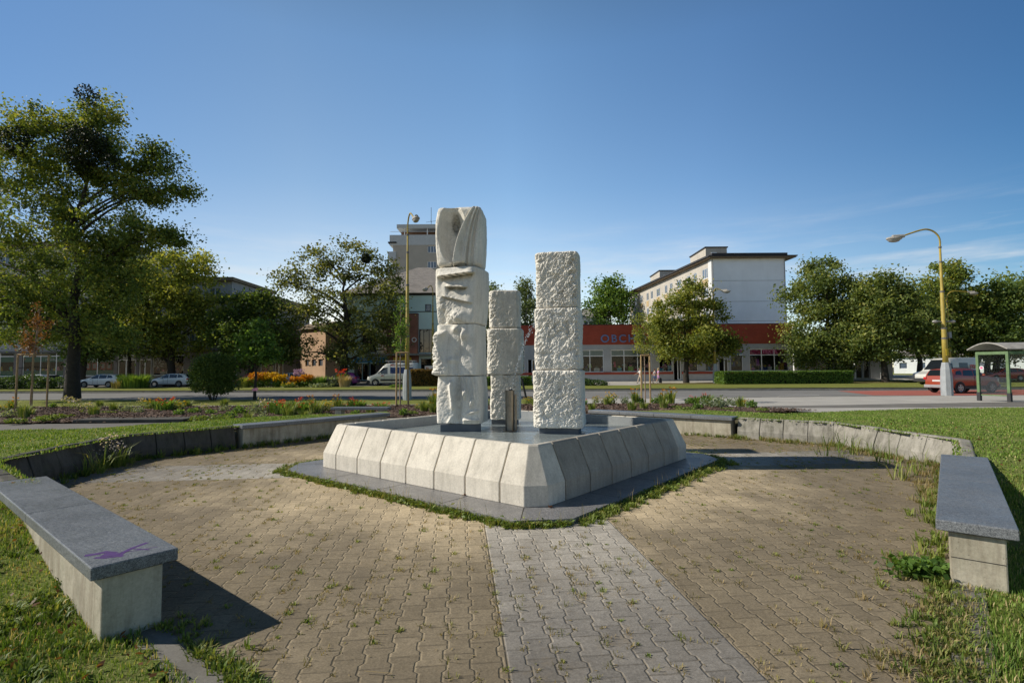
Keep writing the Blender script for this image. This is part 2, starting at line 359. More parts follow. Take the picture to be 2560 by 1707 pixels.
def brick(name, a, b_, mortar, scale):
    mt, nt = newmat(name)
    br = nt.node('ShaderNodeTexBrick', inp={'Vector': nt.mapping(nt.obj, (1, 1, 1), (R_(90), 0, 0)), 'Scale': scale})
    for i, c_ in ((1, a), (2, b_), (3, mortar)): br.inputs[i].default_value = c4(c_)
    br.inputs['Mortar Size'].default_value = .012; br.inputs['Brick Width'].default_value = .5; br.inputs['Row Height'].default_value = .16
    cc = nt.mix(1.0, br.outputs[0], nt.mr(nt.noise(nt.obj, .6, 5), .3, .7, .85, 1.15), 'MULTIPLY')
    nt.set(nt.b.inputs['Base Color'], cc); nt.b.inputs['Roughness'].default_value = .9
brick('red_band', (0.37, 0.066, 0.036), (0.33, 0.058, 0.032), (0.27, 0.055, 0.032), 1.6)
brick('brick_red', (0.30, 0.125, 0.085), (0.25, 0.10, 0.07), (0.2, 0.12, 0.09), 1.8)
brick('brick_grey', (0.22, 0.20, 0.195), (0.18, 0.165, 0.16), (0.12, 0.115, 0.11), 1.6)
mt, nt = newmat('roof_slate')
br = nt.node('ShaderNodeTexBrick', inp={'Vector': nt.obj, 'Scale': 1.2})
for i, c_ in ((1, (0.30, 0.27, 0.245)), (2, (0.22, 0.20, 0.185)), (3, (0.14, 0.13, 0.12))): br.inputs[i].default_value = c4(c_)
br.inputs['Mortar Size'].default_value = .03
nt.set(nt.b.inputs['Base Color'], nt.mix(1.0, br.outputs[0], nt.mr(nt.noise(nt.obj, 1.2, 6, .7), .3, .7, .75, 1.25), 'MULTIPLY')); nt.b.inputs['Roughness'].default_value = .9

def glassmat(name, tint, fac_t=.6, rough=.04):
    """pane: lets part of the light through, mirrors the street"""
    mt, nt = newmat(name)
    tr = nt.node('ShaderNodeBsdfTransparent', inp={0: c4(tint)})
    gl = nt.node('ShaderNodeBsdfGlossy', inp={0: (.30, .33, .36, 1), 'Roughness': rough})
    fz = nt.node('ShaderNodeFresnel', inp={0: 1.5})
    f = nt.math('ADD', nt.math('MULTIPLY', fz.outputs[0], 1.0), 1 - fac_t - .05, clamp=True)
    mx = nt.node('ShaderNodeMixShader', inp={0: f, 1: tr.outputs[0], 2: gl.outputs[0]})
    nt.l.new(mx.outputs[0], nt.out.inputs[0])
glassmat('shop_glass', (.75, .8, .8), .93)
glassmat('shelter_glass', (.82, .86, .84), .9, .15)
glassmat('shelter_glass_dirty', (.45, .46, .46), .80, .4)
simple('window_glass', (0.10, 0.14, 0.20), .08, var=.3, scale=.6, spec=.8)
simple('car_glass', (0.012, 0.015, 0.018), .06, spec=.8)
def paint(name, colr, rough=.32, flake=.05):
    mt = simple(name, colr, rough, var=flake, scale=2); b = [n for n in mt.node_tree.nodes if n.type == 'BSDF_PRINCIPLED'][0]
    b.inputs['Coat Weight'].default_value = .7; b.inputs['Coat Roughness'].default_value = .06
paint('car_white', (0.78, 0.79, 0.81)); paint('car_red', (0.42, 0.025, 0.015)); paint('car_rust', (0.30, 0.05, 0.02))
paint('car_silver', (0.42, 0.46, 0.54)); paint('car_magenta', (0.20, 0.025, 0.19)); paint('car_dark', (0.05, 0.06, 0.075)); paint('van_white', (0.62, 0.61, 0.57))
paint('car_blue', (0.06, 0.16, 0.30))
simple('tyre', (0.016, 0.016, 0.017), .85); simple('rim_metal', (0.35, 0.35, 0.36), .35, metal=.8); simple('trim_dark', (0.025, 0.025, 0.027), .6)
simple('trim_grey', (0.30, 0.30, 0.31), .5)
simple('plate_white', (0.6, 0.6, 0.58), .5); simple('lamp_red', (0.5, 0.02, 0.02), .25); simple('lamp_clear', (0.7, 0.72, 0.75), .15)
simple('skin', (0.50, 0.31, 0.22), .6); simple('hair_brown', (0.13, 0.05, 0.025), .8); simple('hair_blond', (0.5, 0.37, 0.2), .8); simple('hair_dark', (0.03, 0.022, 0.018), .8)
simple('cloth_white', (0.68, 0.67, 0.65), .85); simple('cloth_lilac', (0.52, 0.28, 0.5), .85); simple('cloth_grey', (0.33, 0.31, 0.32), .85)
simple('cloth_denim', (0.06, 0.10, 0.21), .85); simple('cloth_black', (0.02, 0.02, 0.023), .85); simple('cloth_beige', (0.5, 0.42, 0.33), .85); simple('cloth_pink', (0.45, 0.3, 0.28), .85)
GOODS = []
for i, c_ in enumerate([(0.05, .22, .38), (.35, .03, .08), (.10, .30, .34), (.5, .32, .06), (.45, .42, .38), (.22, .06, .2), (.08, .12, .09), (.5, .2, .25), (.03, .05, .14), (.28, .4, .1)]):
    simple('goods_%d' % i, tuple(min(.85, q * 1.6) for q in c_), .85, var=.5, scale=4); GOODS.append('goods_%d' % i)

# stone for the sculptures: warm white limestone, shade painted darker into the hollows
mt, nt = newmat('carved_stone')
n = nt.noise(nt.obj, 1.6, 7, .65); f = nt.noise(nt.obj, 38, 5, .75)
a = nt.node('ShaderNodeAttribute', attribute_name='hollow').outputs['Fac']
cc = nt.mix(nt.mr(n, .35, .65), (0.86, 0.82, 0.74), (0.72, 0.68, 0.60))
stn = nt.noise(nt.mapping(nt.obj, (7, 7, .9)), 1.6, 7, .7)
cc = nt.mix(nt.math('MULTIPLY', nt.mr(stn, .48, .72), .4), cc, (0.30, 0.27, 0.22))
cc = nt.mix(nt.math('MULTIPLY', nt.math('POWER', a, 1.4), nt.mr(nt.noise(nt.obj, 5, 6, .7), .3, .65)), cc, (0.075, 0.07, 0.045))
cc = nt.mix(1.0, cc, nt.mr(f, .25, .75, .82, 1.12), 'MULTIPLY')
nt.set(nt.b.inputs['Base Color'], cc); nt.b.inputs['Roughness'].default_value = .9; nt.b.inputs['Specular IOR Level'].default_value = .2
nt.set(nt.b.inputs['Normal'], nt.bump(f, .8, .008))

# pool water: shallow, over a pale grey basin floor
mt, nt = newmat('pool_water')
w1 = nt.noise(nt.obj, 4.5, 4, .6); w2 = nt.noise(nt.obj, 17, 3, .6)
nt.b.inputs['Base Color'].default_value = (.25, .29, .30, 1); nt.b.inputs['Roughness'].default_value = .06; nt.b.inputs['IOR'].default_value = 1.5
hh = nt.math('ADD', w1, nt.math('MULTIPLY', w2, .4))
nt.set(nt.b.inputs['Normal'], nt.bump(hh, .5, .035))
mt, nt = newmat('water_drop')
nt.b.inputs['Base Color'].default_value = (.85, .9, .95, 1); nt.b.inputs['Roughness'].default_value = .1

# ------------------------------------------------------------------ mesh helpers
class MB:
    def __init__(s): s.v = []; s.f = []; s.mi = []; s.T = None; s.k = 0
    def add(s, vs, fs, k=None):
        b = len(s.v)
        if s.T is not None: vs = [s.T @ Vector(p) for p in vs]
        s.v += [tuple(p) for p in vs]; s.f += [tuple(i + b for i in f) for f in fs]; s.mi += [s.k if k is None else k] * len(fs)
        return s
    def box(s, x0, x1, y0, y1, z0, z1, k=None):
        vs = [(x, y, z) for z in (z0, z1) for y in (y0, y1) for x in (x0, x1)]
        return s.add(vs, [(0, 2, 3, 1), (4, 5, 7, 6), (0, 1, 5, 4), (2, 6, 7, 3), (0, 4, 6, 2), (1, 3, 7, 5)], k)
    def hexa(s, lo, hi, k=None):       # two rings of equal length: a closed frustum
        n = len(lo); vs = list(lo) + list(hi)
        fs = [tuple(range(n))[::-1], tuple(range(n, 2 * n))] + [(i, (i + 1) % n, n + (i + 1) % n, n + i) for i in range(n)]
        return s.add(vs, fs, k)
    def prism(s, poly, z0, z1, k=None):
        return s.hexa([(p[0], p[1], z0) for p in poly], [(p[0], p[1], z1) for p in poly], k)
    def extrude_y(s, poly, y0, y1, k=None):       # poly in x,z
        return s.hexa([(p[0], y0, p[1]) for p in poly], [(p[0], y1, p[1]) for p in poly], k)
    def tube(s, pts, rad, n=8, k=None, caps=True):
        pts = [Vector(p) for p in pts]
        if not hasattr(rad, '__len__'): rad = [rad] * len(pts)
        vs = []; fs = []; prev = None
        for i, p in enumerate(pts):
            t = (pts[min(i + 1, len(pts) - 1)] - pts[max(i - 1, 0)]).normalized()
            a = Vector((1, 0, 0)) if prev is None else prev
            if abs(t.dot(a)) > .95: a = Vector((0, 1, 0))
            a = (a - t * a.dot(t)).normalized(); prev = a; b = t.cross(a)
            for j in range(n):
                q = 2 * math.pi * j / n; vs.append(p + (a * math.cos(q) + b * math.sin(q)) * rad[i])
        for i in range(len(pts) - 1):
            for j in range(n):
                fs.append((i * n + j, i * n + (j + 1) % n, (i + 1) * n + (j + 1) % n, (i + 1) * n + j))
        if caps: fs += [tuple(range(n))[::-1], tuple(range((len(pts) - 1) * n, len(pts) * n))]
        return s.add(vs, fs, k)
    def ball(s, c, rx, ry=None, rz=None, n=10, m_=7, k=None):
        ry = rx if ry is None else ry; rz = rx if rz is None else rz
        vs = [(c[0], c[1], c[2] - rz)]; fs = []
        for i in range(1, m_):
            a = -math.pi / 2 + math.pi * i / m_
            for j in range(n):
                q = 2 * math.pi * j / n
                vs.append((c[0] + rx * math.cos(a) * math.cos(q), c[1] + ry * math.cos(a) * math.sin(q), c[2] + rz * math.sin(a)))
        vs.append((c[0], c[1], c[2] + rz)); L = len(vs) - 1
        for j in range(n):
            fs.append((0, 1 + (j + 1) % n, 1 + j)); fs.append((L, L - n + j, L - n + (j + 1) % n))
            for i in range(m_ - 2):
                fs.append((1 + i * n + j, 1 + i * n + (j + 1) % n, 1 + (i + 1) * n + (j + 1) % n, 1 + (i + 1) * n + j))
        return s.add(vs, fs, k)
    def build(s, name, mats, parent=None, smooth=False, bevel=0.0, loc=None):
        me = bpy.data.meshes.new(name); me.from_pydata(s.v, [], s.f)
        if not isinstance(mats, (list, tuple)): mats = [mats]
        for m_ in mats: me.materials.append(MATS[m_])
        if len(mats) > 1: me.polygons.foreach_set('material_index', s.mi)
        if smooth: me.polygons.foreach_set('use_smooth', [True] * len(me.polygons))
        me.update()
        o = bpy.data.objects.new(name, me); col.objects.link(o)
        if parent is not None: o.parent = parent
        if loc is not None: o.location = loc
        if bevel:
            b = o.modifiers.new('bevel', 'BEVEL'); b.width = bevel; b.segments = 2; b.limit_method = 'ANGLE'; b.angle_limit = R_(35)
        return o
def tag(o, label=None, cat=None, group=None, kind=None):
    if label: o['label'] = label
    if cat: o['category'] = cat
    if group: o['group'] = group
    if kind: o['kind'] = kind
    return o
def thing(name, label, cat, loc=(0, 0, 0), rotz=0.0, group=None):
    o = bpy.data.objects.new(name, None); col.objects.link(o); o.empty_display_size = .2
    o.location = loc; o.rotation_euler = (0, 0, rotz)
    return tag(o, label, cat, group)
def struct(o): o['kind'] = 'structure'; return o
def copy_tree(o, parent=None):
    c = o.copy(); col.objects.link(c); c.parent = parent
    for ch in list(o.children): copy_tree(ch, c)
    return c
def npmesh(name, V, F, mats, tint=None, parent=None, mi=None, smooth=False):
    """quads or triangles from numpy arrays; tint is stored per face"""
    me = bpy.data.meshes.new(name); nf, k = F.shape
    me.vertices.add(len(V)); me.vertices.foreach_set('co', np.ascontiguousarray(V, np.float32).ravel())
    me.loops.add(nf * k); me.loops.foreach_set('vertex_index', np.ascontiguousarray(F, np.int32).ravel())
    me.polygons.add(nf); me.polygons.foreach_set('loop_start', np.arange(0, nf * k, k, dtype=np.int32))
    for m_ in (mats if isinstance(mats, (list, tuple)) else [mats]): me.materials.append(MATS[m_])
    if mi is not None: me.polygons.foreach_set('material_index', np.ascontiguousarray(mi, np.int32))
    me.update(calc_edges=True)
    if smooth: me.polygons.foreach_set('use_smooth', np.ones(nf, bool))
    if tint is not None:
        at_ = me.attributes.new('tint', 'FLOAT', 'FACE'); at_.data.foreach_set('value', np.ascontiguousarray(tint, np.float32))
    o = bpy.data.objects.new(name, me); col.objects.link(o)
    if parent is not None: o.parent = parent
    return o
def rotv(n):                          # random unit vectors
    v = RNG.normal(size=(n, 3)); return v / np.linalg.norm(v, axis=1)[:, None]
def leaves(P, size, up=.4, aspect=.62, fold=.25):
    """one four-cornered folded leaf at each point"""
    n = len(P); a = rotv(n); nrm = rotv(n) + np.array([0, 0, up]); nrm /= np.linalg.norm(nrm, axis=1)[:, None]
    b = np.cross(nrm, a); b /= np.linalg.norm(b, axis=1)[:, None] + 1e-9; a = np.cross(b, nrm)
    s = (size * RNG.uniform(.6, 1.35, n))[:, None]
    V = np.empty((n, 4, 3)); V[:, 0] = P - a * s * .5; V[:, 2] = P + a * s * .5
    V[:, 1] = P + b * s * aspect * .5 + nrm * s * fold * .3; V[:, 3] = P - b * s * aspect * .5 + nrm * s * fold * .3
    return V.reshape(-1, 3), np.arange(4 * n).reshape(n, 4)
def blades(P, h, w, lean=.5, az=None):
    """curved three-corner-pair grass blades standing on points P (n,3); h,w arrays"""
    n = len(P); az = RNG.uniform(0, 2 * np.pi, n) if az is None else az
    d = np.stack([np.cos(az), np.sin(az), np.zeros(n)], 1); s = np.stack([-np.sin(az), np.cos(az), np.zeros(n)], 1)
    ln = RNG.uniform(.1, 1.0, n) * lean
    V = np.empty((n, 5, 3)); hw = (w * .5)[:, None]; up = np.array([0, 0, 1.0])
    V[:, 0] = P - s * hw; V[:, 1] = P + s * hw
    mid = P + up * (h * .6)[:, None] + d * (h * ln * .35)[:, None]
    V[:, 2] = mid + s * hw * .75; V[:, 3] = mid - s * hw * .75
    V[:, 4] = P + up * (h * (1 - .3 * ln))[:, None] + d * (h * ln)[:, None]
    b = np.arange(n)[:, None] * 5
    F = np.concatenate([b + np.array([[0, 1, 2]]), b + np.array([[0, 2, 3]]), b + np.array([[3, 2, 4]])], 1).reshape(-1, 3)
    return V.reshape(-1, 3), F

# vectorised gradient noise
_perm = np.random.default_rng(3).permutation(512).astype(np.int64)
_grad = np.random.default_rng(4).normal(size=(512, 3)); _grad /= np.linalg.norm(_grad, axis=1)[:, None]
def pnoise(P):
    P = np.asarray(P, float); I = np.floor(P).astype(np.int64); f = P - I; u = f * f * f * (f * (f * 6 - 15) + 10)
    out = 0.0
    for dx in (0, 1):
        for dy in (0, 1):
            for dz in (0, 1):
                h = _perm[(_perm[(_perm[(I[:, 0] + dx) & 511] + I[:, 1] + dy) & 511] + I[:, 2] + dz) & 511]
                g = _grad[h]; d_ = f - np.array([dx, dy, dz])
                w = (u[:, 0] if dx else 1 - u[:, 0]) * (u[:, 1] if dy else 1 - u[:, 1]) * (u[:, 2] if dz else 1 - u[:, 2])
                out = out + w * (g * d_).sum(1)
    return out
def sstep(a, b, x): t = np.clip((x - a) / (b - a), 0, 1); return t * t * (3 - 2 * t)
def inpoly(x, y, poly):
    c = np.zeros(x.shape, bool); n = len(poly)
    for i in range(n):
        x0, y0 = poly[i]; x1, y1 = poly[(i + 1) % n]
        if y0 == y1: continue
        t = ((y0 > y) != (y1 > y)) & (x < (x1 - x0) * (y - y0) / (y1 - y0) + x0); c ^= t
    return c
def segdist(x, y, pts, closed=False):
    d = np.full(x.shape, 1e9); n = len(pts)
    for i in range(n if closed else n - 1):
        a = np.array(pts[i]); b = np.array(pts[(i + 1) % n]); ab = b - a
        t = np.clip(((x - a[0]) * ab[0] + (y - a[1]) * ab[1]) / (ab @ ab), 0, 1)
        d = np.minimum(d, np.hypot(x - a[0] - t * ab[0], y - a[1] - t * ab[1]))
    return d

# ------------------------------------------------------------------ the plaza frame (origin at the fountain's centre)
CX, CY, TH = -0.047, 9.709, 0.6853
PROT = -TH
ce, se = math.cos(TH), math.sin(TH)
def pw(x, y, z=0.0): return Vector((CX + x * ce + y * se, CY - x * se + y * ce, z))
def wp(x, y):        # world -> plaza, arrays
    dx, dy = x - CX, y - CY
    return dx * ce - dy * se, dx * se + dy * ce
PLOC = (CX, CY, 0)
# ================================================================== GROUND
def sheet(name, poly, z, mat, loc=(0, 0, 0), rotz=0.0):
    mb = MB(); mb.add([(p[0], p[1], z) for p in poly], [tuple(range(len(poly)))])
    o = mb.build(name, mat); o.location = loc; o.rotation_euler = (0, 0, rotz)
    if o.data.polygons[0].normal.z < 0: o.data.flip_normals()
    return struct(o)
sheet('ground', [(-1500, -200), (1500, -200), (1500, 2500), (-1500, 2500)], -.06, 'soil_ground')

PL = [(6.35, 4.2), (4.2, 6.35), (-2.3, 6.35), (-6.35, 2.3), (-6.35, -4.2), (-4.2, -6.35), (6.35, -6.35)]
# paving lies in a frame turned along the cross paths (45 degrees to the basin)
def to45(p): return ((p[0] + p[1]) / math.sqrt(2), (p[1] - p[0]) / math.sqrt(2))
pav = [(6.2, 4.2), (4.2, 6.2), (-2.2, 6.2), (-3.4, 9.0), (-8.5, 3.8), (-6.2, 2.2), (-6.2, -4.2), (-4.2, -6.2), (2.1, -6.3), (6.3, -6.3), (6.3, -2.1), (6.2, -2.1)]
sheet('paving', [to45(p) for p in pav], 0.0, 'interlocking_paving', PLOC, PROT + math.pi / 4)

# lawn: a mound that reaches the top of the low walls and runs out to the paths
WALLR = [(6.30, 2.1), (6.30, 4.2), (4.2, 6.30), (2.1, 6.30)]
def lawn_h(x, y):
    px, py = wp(x, y); f = (px - py) / math.sqrt(2)
    d = segdist(px, py, PL, True)
    h = .455 * sstep(6.0, 3.0, f) * (1 - sstep(1.2, 7.0, d)) + .012
    return h + .03 * pnoise(np.stack([x * .5, y * .5, x * 0 + 3], 1)) * sstep(.3, 1.5, d) * (h > .03)
LAWN_L = [(.2, 1.2), (-30, 1.2), (-30, 15.3), (-14, 16.0), (-9.5, 16.1), (-7.2, 15.6), (-6.2, 14.9), (-4.6, 15.6), (-2.5, 17.4), (-2.0, 12), (-2.36, 8), (-2.0, 4.4), (-.4, 3.0)]
LAWN_R = [(.6, 1.2), (1.6, 3.2), (2.3, 8), (2.2, 15.9), (3.0, 15.8), (5.6, 16.2), (7.5, 18.2), (11.5, 20.4), (17, 21.8), (26, 22.3), (44, 21.5), (44, 1.2)]
def in_lawn(x, y):
    px, py = wp(x, y)
    core = [(6.18, 4.15), (4.15, 6.18), (-2.2, 6.18), (-3.4, 9.0), (-8.5, 3.8), (-6.18, 2.2), (-6.18, -4.15), (-4.15, -6.18), (2.0, -6.18), (2.0, -6.27), (6.27, -6.27), (6.27, -2.0), (6.18, -2.0)]
    return (inpoly(x, y, LAWN_L) | inpoly(x, y, LAWN_R)) & ~inpoly(px, py, core)
def lawn_mesh():
    st = .12; xs = np.arange(-16, 26.01, st); ys = np.arange(1.2, 22.6, st)
    gx, gy = np.meshgrid(xs, ys); nx, ny = len(xs), len(ys); fx, fy = gx.ravel(), gy.ravel()
    z = lawn_h(fx, fy); V = np.stack([fx, fy, z], 1); ok = in_lawn(fx, fy).reshape(ny, nx)
    i = np.arange(nx * ny).reshape(ny, nx)
    q = ok[:-1, :-1] & ok[1:, :-1] & ok[:-1, 1:] & ok[1:, 1:]
    F = np.stack([i[:-1, :-1][q], i[:-1, 1:][q], i[1:, 1:][q], i[1:, :-1][q]], 1)
    used = np.unique(F); mp = np.zeros(nx * ny, int); mp[used] = np.arange(len(used))
    struct(npmesh('lawn', V[used], mp[F], 'lawn_soil', smooth=True))
sheet('lawn_edge_soil', [(7.2, 3), (3, 7.2), (-3, 7.0), (-7, 3), (-7.2, -3), (-3, -7.2), (7.6, -8.4), (8.4, -7.6)], -.014, 'lawn_soil', PLOC, PROT)
lawn_mesh()
sheet('outer_lawn', [(-60, 1), (-15.9, 1), (-15.9, 15.6), (-60, 14.0)], .0, 'lawn_soil')
sheet('outer_lawn', [(25.9, 1), (60, 1), (60, 21.0), (44, 21.5), (25.9, 22.3)], .0, 'lawn_soil')

def grass_patch(name, n, region, hmin, hmax, wid, dry=.25, zfun=None, lean=.6):
    x0, x1, y0, y1 = region; P = []
    x = RNG.uniform(x0, x1, n); y = RNG.uniform(y0, y1, n); ok = in_lawn(x, y)
    px, py = wp(x, y); x, y = x[ok], y[ok]
    cl = pnoise(np.stack([x * 1.1, y * 1.1, x * 0], 1)) + .5 * pnoise(np.stack([x * 4, y * 4, x * 0 + 7], 1))
    keep = RNG.uniform(-.7, .35, len(x)) < cl + .25; x, y, cl = x[keep], y[keep], cl[keep]
    z = lawn_h(x, y) - .01
    h = RNG.uniform(hmin, hmax, len(x)) * (1 + .9 * np.clip(cl, -.5, .8)); w = np.full(len(x), wid) * RNG.uniform(.7, 1.4, len(x))
    V, F = blades(np.stack([x, y, z], 1), h, w, lean)
    dr = pnoise(np.stack([x * .8 + 9, y * .8, x * 0], 1)) * .8 + pnoise(np.stack([x * 3 + 9, y * 3, x * 0], 1)) * .5
    t = np.clip(.30 + .17 * RNG.normal(size=len(x)) + dry * (dr * 2.6 + .06), 0, 1)
    t = np.where(RNG.uniform(size=len(x)) < dry * .45, RNG.uniform(.75, 1, len(x)), t)
    o = npmesh(name, V, F, 'grass_blade', np.repeat(t, 3)); return tag(o, kind='stuff')
GS = 'grass'
for o_, l_ in ((grass_patch(GS, 150000, (-5.5, .1, 1.6, 6.2), .025, .07, .0065, .34), 'rough grass with dry tufts around the near left bench'),
               (grass_patch(GS, 150000, (.8, 7.0, 1.8, 6.5), .025, .065, .0065, .30), 'rough grass beside the near right bench'),
               (grass_patch(GS, 110000, (-15, -5.0, 5.0, 17.5), .03, .055, .016, .06), 'mown lawn behind the left retaining wall'),
               (grass_patch(GS, 150000, (5.0, 24, 6.0, 22.4), .03, .055, .017, .06), 'mown lawn behind the right retaining wall')):
    tag(o_, l_)

# roads and pavements; the street runs slightly askew to the view
def st(x, yp): return (x, yp - .068 * x)
sheet('park_verge', [st(-90, 25.2), st(3, 25.8), st(3, 31.4), st(-90, 32.2)], -.02, 'verge_turf')
sheet('footpath', [(-90, 27.9 + 3), (-40, 27.0), (-10, 26.9), (3, 26.5), (12, 26.6), (12, 25.6), (3, 25.4), (-10, 25.6), (-40, 25.7), (-90, 29)], .0, 'pale_pavement')
sheet('pavement', [(3, 25.6), (9, 22.0), (12.6, 20.2), (17, 21.0), (26, 21.6), (90, 18), (90, 27.8), (60, 30.0), (26, 31.6), (17, 31.3), (12.5, 30.9), (3, 31.1)], -.004, 'pale_pavement')
sheet('asphalt_path', [(8.6, 23.6), (13, 22.7), (25, 22.6), (90, 19.5), (90, 22.8), (27, 25.9), (17, 24.6), (13, 24.0)], .004, 'asphalt_path')
sheet('asphalt_path', [(-60, 15.4), (-14, 16.0), (-8, 16.0), (-5.0, 17.6), (-2.2, 17.8), (2.2, 16.6), (2.0, 17.9), (-3, 19.5), (-9, 18.2), (-14, 17.9), (-60, 17.2)], .002, 'asphalt_path')
road = [st(-120, 31.9), st(-20, 31.7), (12.3, 30.95), (16.5, 31.35), (26, 31.7), (60, 30.1), (120, 26.5), st(120, 42.7), st(-120, 42.7)]
sheet('road', road, -.05, 'asphalt_road')
b0, b1 = gnd(2094, 975.5), gnd(2183, 986)
sheet('bus_lane', [(b0.x, b0.y), (b1.x, b1.y), (29.5, 31.7), (60, 30.2), (100, 28.0), st(100, 42.55), st(40, 42.55)], -.046, 'red_lane')
for a_, b_ in (((1639, 991.6), (1732, 990.6)), ((1945.8, 987.4), (2047.8, 985.8)), ((1310, 993.5), (1400, 993))):
    p, q = gnd(*a_), gnd(*b_); sheet('road_marking', [(p.x, p.y - .09), (q.x, q.y - .09), (q.x, q.y + .09), (p.x, p.y + .09)], -.042, 'road_paint')
p, q = gnd(2245, 984), gnd(2420, 982); sheet('road_marking', [(p.x, p.y - .06), (70, q.y - 2.2), (70, q.y - 2.08), (p.x, p.y + .06)], -.041, 'red_lane')
mb = MB()
def kerb(mb, pts, w, z0, z1):
    for (xa, ya), (xb, yb) in zip(pts[:-1], pts[1:]):
        L = math.hypot(xb - xa, yb - ya); n = max(1, int(L / 1.0)); ux, uy = (xb - xa) / L, (yb - ya) / L; vx, vy = -uy * w, ux * w
        for i in range(n):
            a, b = L * i / n + .005, L * (i + 1) / n - .005; dz = random.uniform(-.008, .008)
            mb.prism([(xa + ux * a, ya + uy * a), (xa + ux * b, ya + uy * b), (xa + ux * b + vx, ya + uy * b + vy), (xa + ux * a + vx, ya + uy * a + vy)], z0, z1 + dz)
kerb(mb, [st(-70, 42.75), st(70, 42.75)], .2, -.1, .06); struct(mb.build('kerb', 'kerb_stone'))
mb = MB(); kerb(mb, [st(-70, 44.0), st(70, 44.0)], .16, -.1, .10); struct(mb.build('kerb', 'dark_slab'))
mb = MB(); kerb(mb, [st(-60, 31.4), st(-20, 31.5), (3, 31.0), (12.3, 30.75), (16.5, 31.15), (26, 31.5), (60, 29.9)], .16, -.1, .012); struct(mb.build('kerb', 'kerb_stone'))
sheet('median_verge', [st(-120, 42.95), st(120, 42.95), (120, 54), (40, 56.5), (28, 57.5), (-70, 57.5), (-120, 60)], .02, 'verge_turf')
sheet('parking_road', [(-140, 57.5), (5.5, 57.5), (8.5, 57.8), (8.5, 64.5), (-140, 64.5)], .024, 'asphalt_road')
sheet('pavement', [(5.5, 55.2), (12.5, 54.2), (15.0, 60), (60, 61.5), (60, 66.2), (-2, 66.2), (-2, 64.4), (8.5, 64.4), (8.5, 57.6)], .03, 'pale_pavement')
sheet('dry_verge', [(14, 56.2), (30, 55.5), (42, 57), (42, 61.4), (14.5, 61.0)], .035, 'dry_turf')
mb = MB(); mb.add([(-140, 64.4, .02), (-2, 64.4, .02), (-2, 68, .45), (-140, 68, .45), (-140, 130, .45), (-2, 130, .45)], [(0, 1, 2, 3), (3, 2, 5, 4)]); struct(mb.build('far_pavement', 'asphalt_path'))
mb = MB(); mb.add([(-2.0, 66.1, .03), (70, 66.1, .03), (70, 67.2, .25), (-2, 67.2, .25), (-2, 150, .25), (70, 150, .25)], [(0, 1, 2, 3), (3, 2, 5, 4)]); struct(mb.build('far_pavement', 'pale_pavement'))
mb = MB(); mb.add([(40, 61.4, .03), (160, 56, .03), (160, 140, .3), (40, 140, .3)], [(0, 1, 2, 3)]); struct(mb.build('far_lawn', 'verge_turf'))

# mulched flower beds
def bed(poly, h=.10):
    px = np.array(poly); x0, y0 = px.min(0); x1, y1 = px.max(0); stp = .3
    gx, gy = np.meshgrid(np.arange(x0, x1, stp), np.arange(y0, y1, stp)); ny, nx = gx.shape; fx, fy = gx.ravel(), gy.ravel()
    d = segdist(fx, fy, poly, True); z = np.minimum(d, .8) / .8 * h + .05 * pnoise(np.stack([fx * 1.3, fy * 1.3, fx * 0], 1)) + .012
    i = np.arange(nx * ny).reshape(ny, nx); ok = inpoly(fx, fy, poly).reshape(ny, nx)
    q = ok[:-1, :-1] & ok[1:, :-1] & ok[:-1, 1:] & ok[1:, 1:]
    F = np.stack([i[:-1, :-1][q], i[:-1, 1:][q], i[1:, 1:][q], i[1:, :-1][q]], 1)
    used = np.unique(F); mp = np.zeros(nx * ny, int); mp[used] = np.arange(len(used))
    struct(npmesh('flower_bed', np.stack([fx, fy, z], 1)[used], mp[F], 'mulch', smooth=True))
    n = int(len(used) * stp * stp * 170); x = RNG.uniform(x0, x1, n); y = RNG.uniform(y0, y1, n); k = inpoly(x, y, poly); x, y = x[k], y[k]
    d = segdist(x, y, poly, True); z = np.minimum(d, .8) / .8 * h + .05 * pnoise(np.stack([x * 1.3, y * 1.3, x * 0], 1)) + .025
    V, F = leaves(np.stack([x, y, z], 1), .10, up=1.6, aspect=.4); tag(npmesh('mulch_chips', V, F, 'bark_chip', RNG.uniform(0, 1, len(x)) ** 1.3), 'brown bark chips strewn over the flower bed', kind='stuff')
BED_L = [(-34, 25.4), (-20, 25.6), (-10, 25.4), (1.5, 25.2), (2.6, 21), (2.0, 18.0), (-3, 19.6), (-9, 18.3), (-14, 18.1), (-34, 17.6)]
BED_R = [(2.8, 25.4), (2.6, 20), (2.4, 17.2), (5.5, 17.5), (8.0, 19.3), (11.0, 20.6), (12.2, 21.3), (9.5, 22.6), (8.4, 24.8), (6.0, 25.3)]
bed(BED_L); bed(BED_R)
a_, b_ = gnd(190, 1056), gnd(478, 1052)
t = thing('concrete_slab', 'low dark concrete kerb slab lying between the left flower bed and the path', 'slab', (a_.x, a_.y, 0))
mb = MB(); mb.box(0, b_.x - a_.x, -.15, .75, 0, .11); mb.build('slab_top', 'dark_slab', t, bevel=.01)

# kerb strips at grade, running on from the ends of the two near benches
mb = MB(); kerb(mb, [(2.0, -6.33), (6.33, -6.33)], .20, -.05, .008); o = mb.build('kerb', 'old_kerb'); o.location = PLOC; o.rotation_euler = (0, 0, PROT); struct(o)
mb = MB(); kerb(mb, [(6.33, -6.2), (6.33, -2.0)], .20, -.05, .008); o = mb.build('kerb', 'old_kerb'); o.location = PLOC; o.rotation_euler = (0, 0, PROT); struct(o)

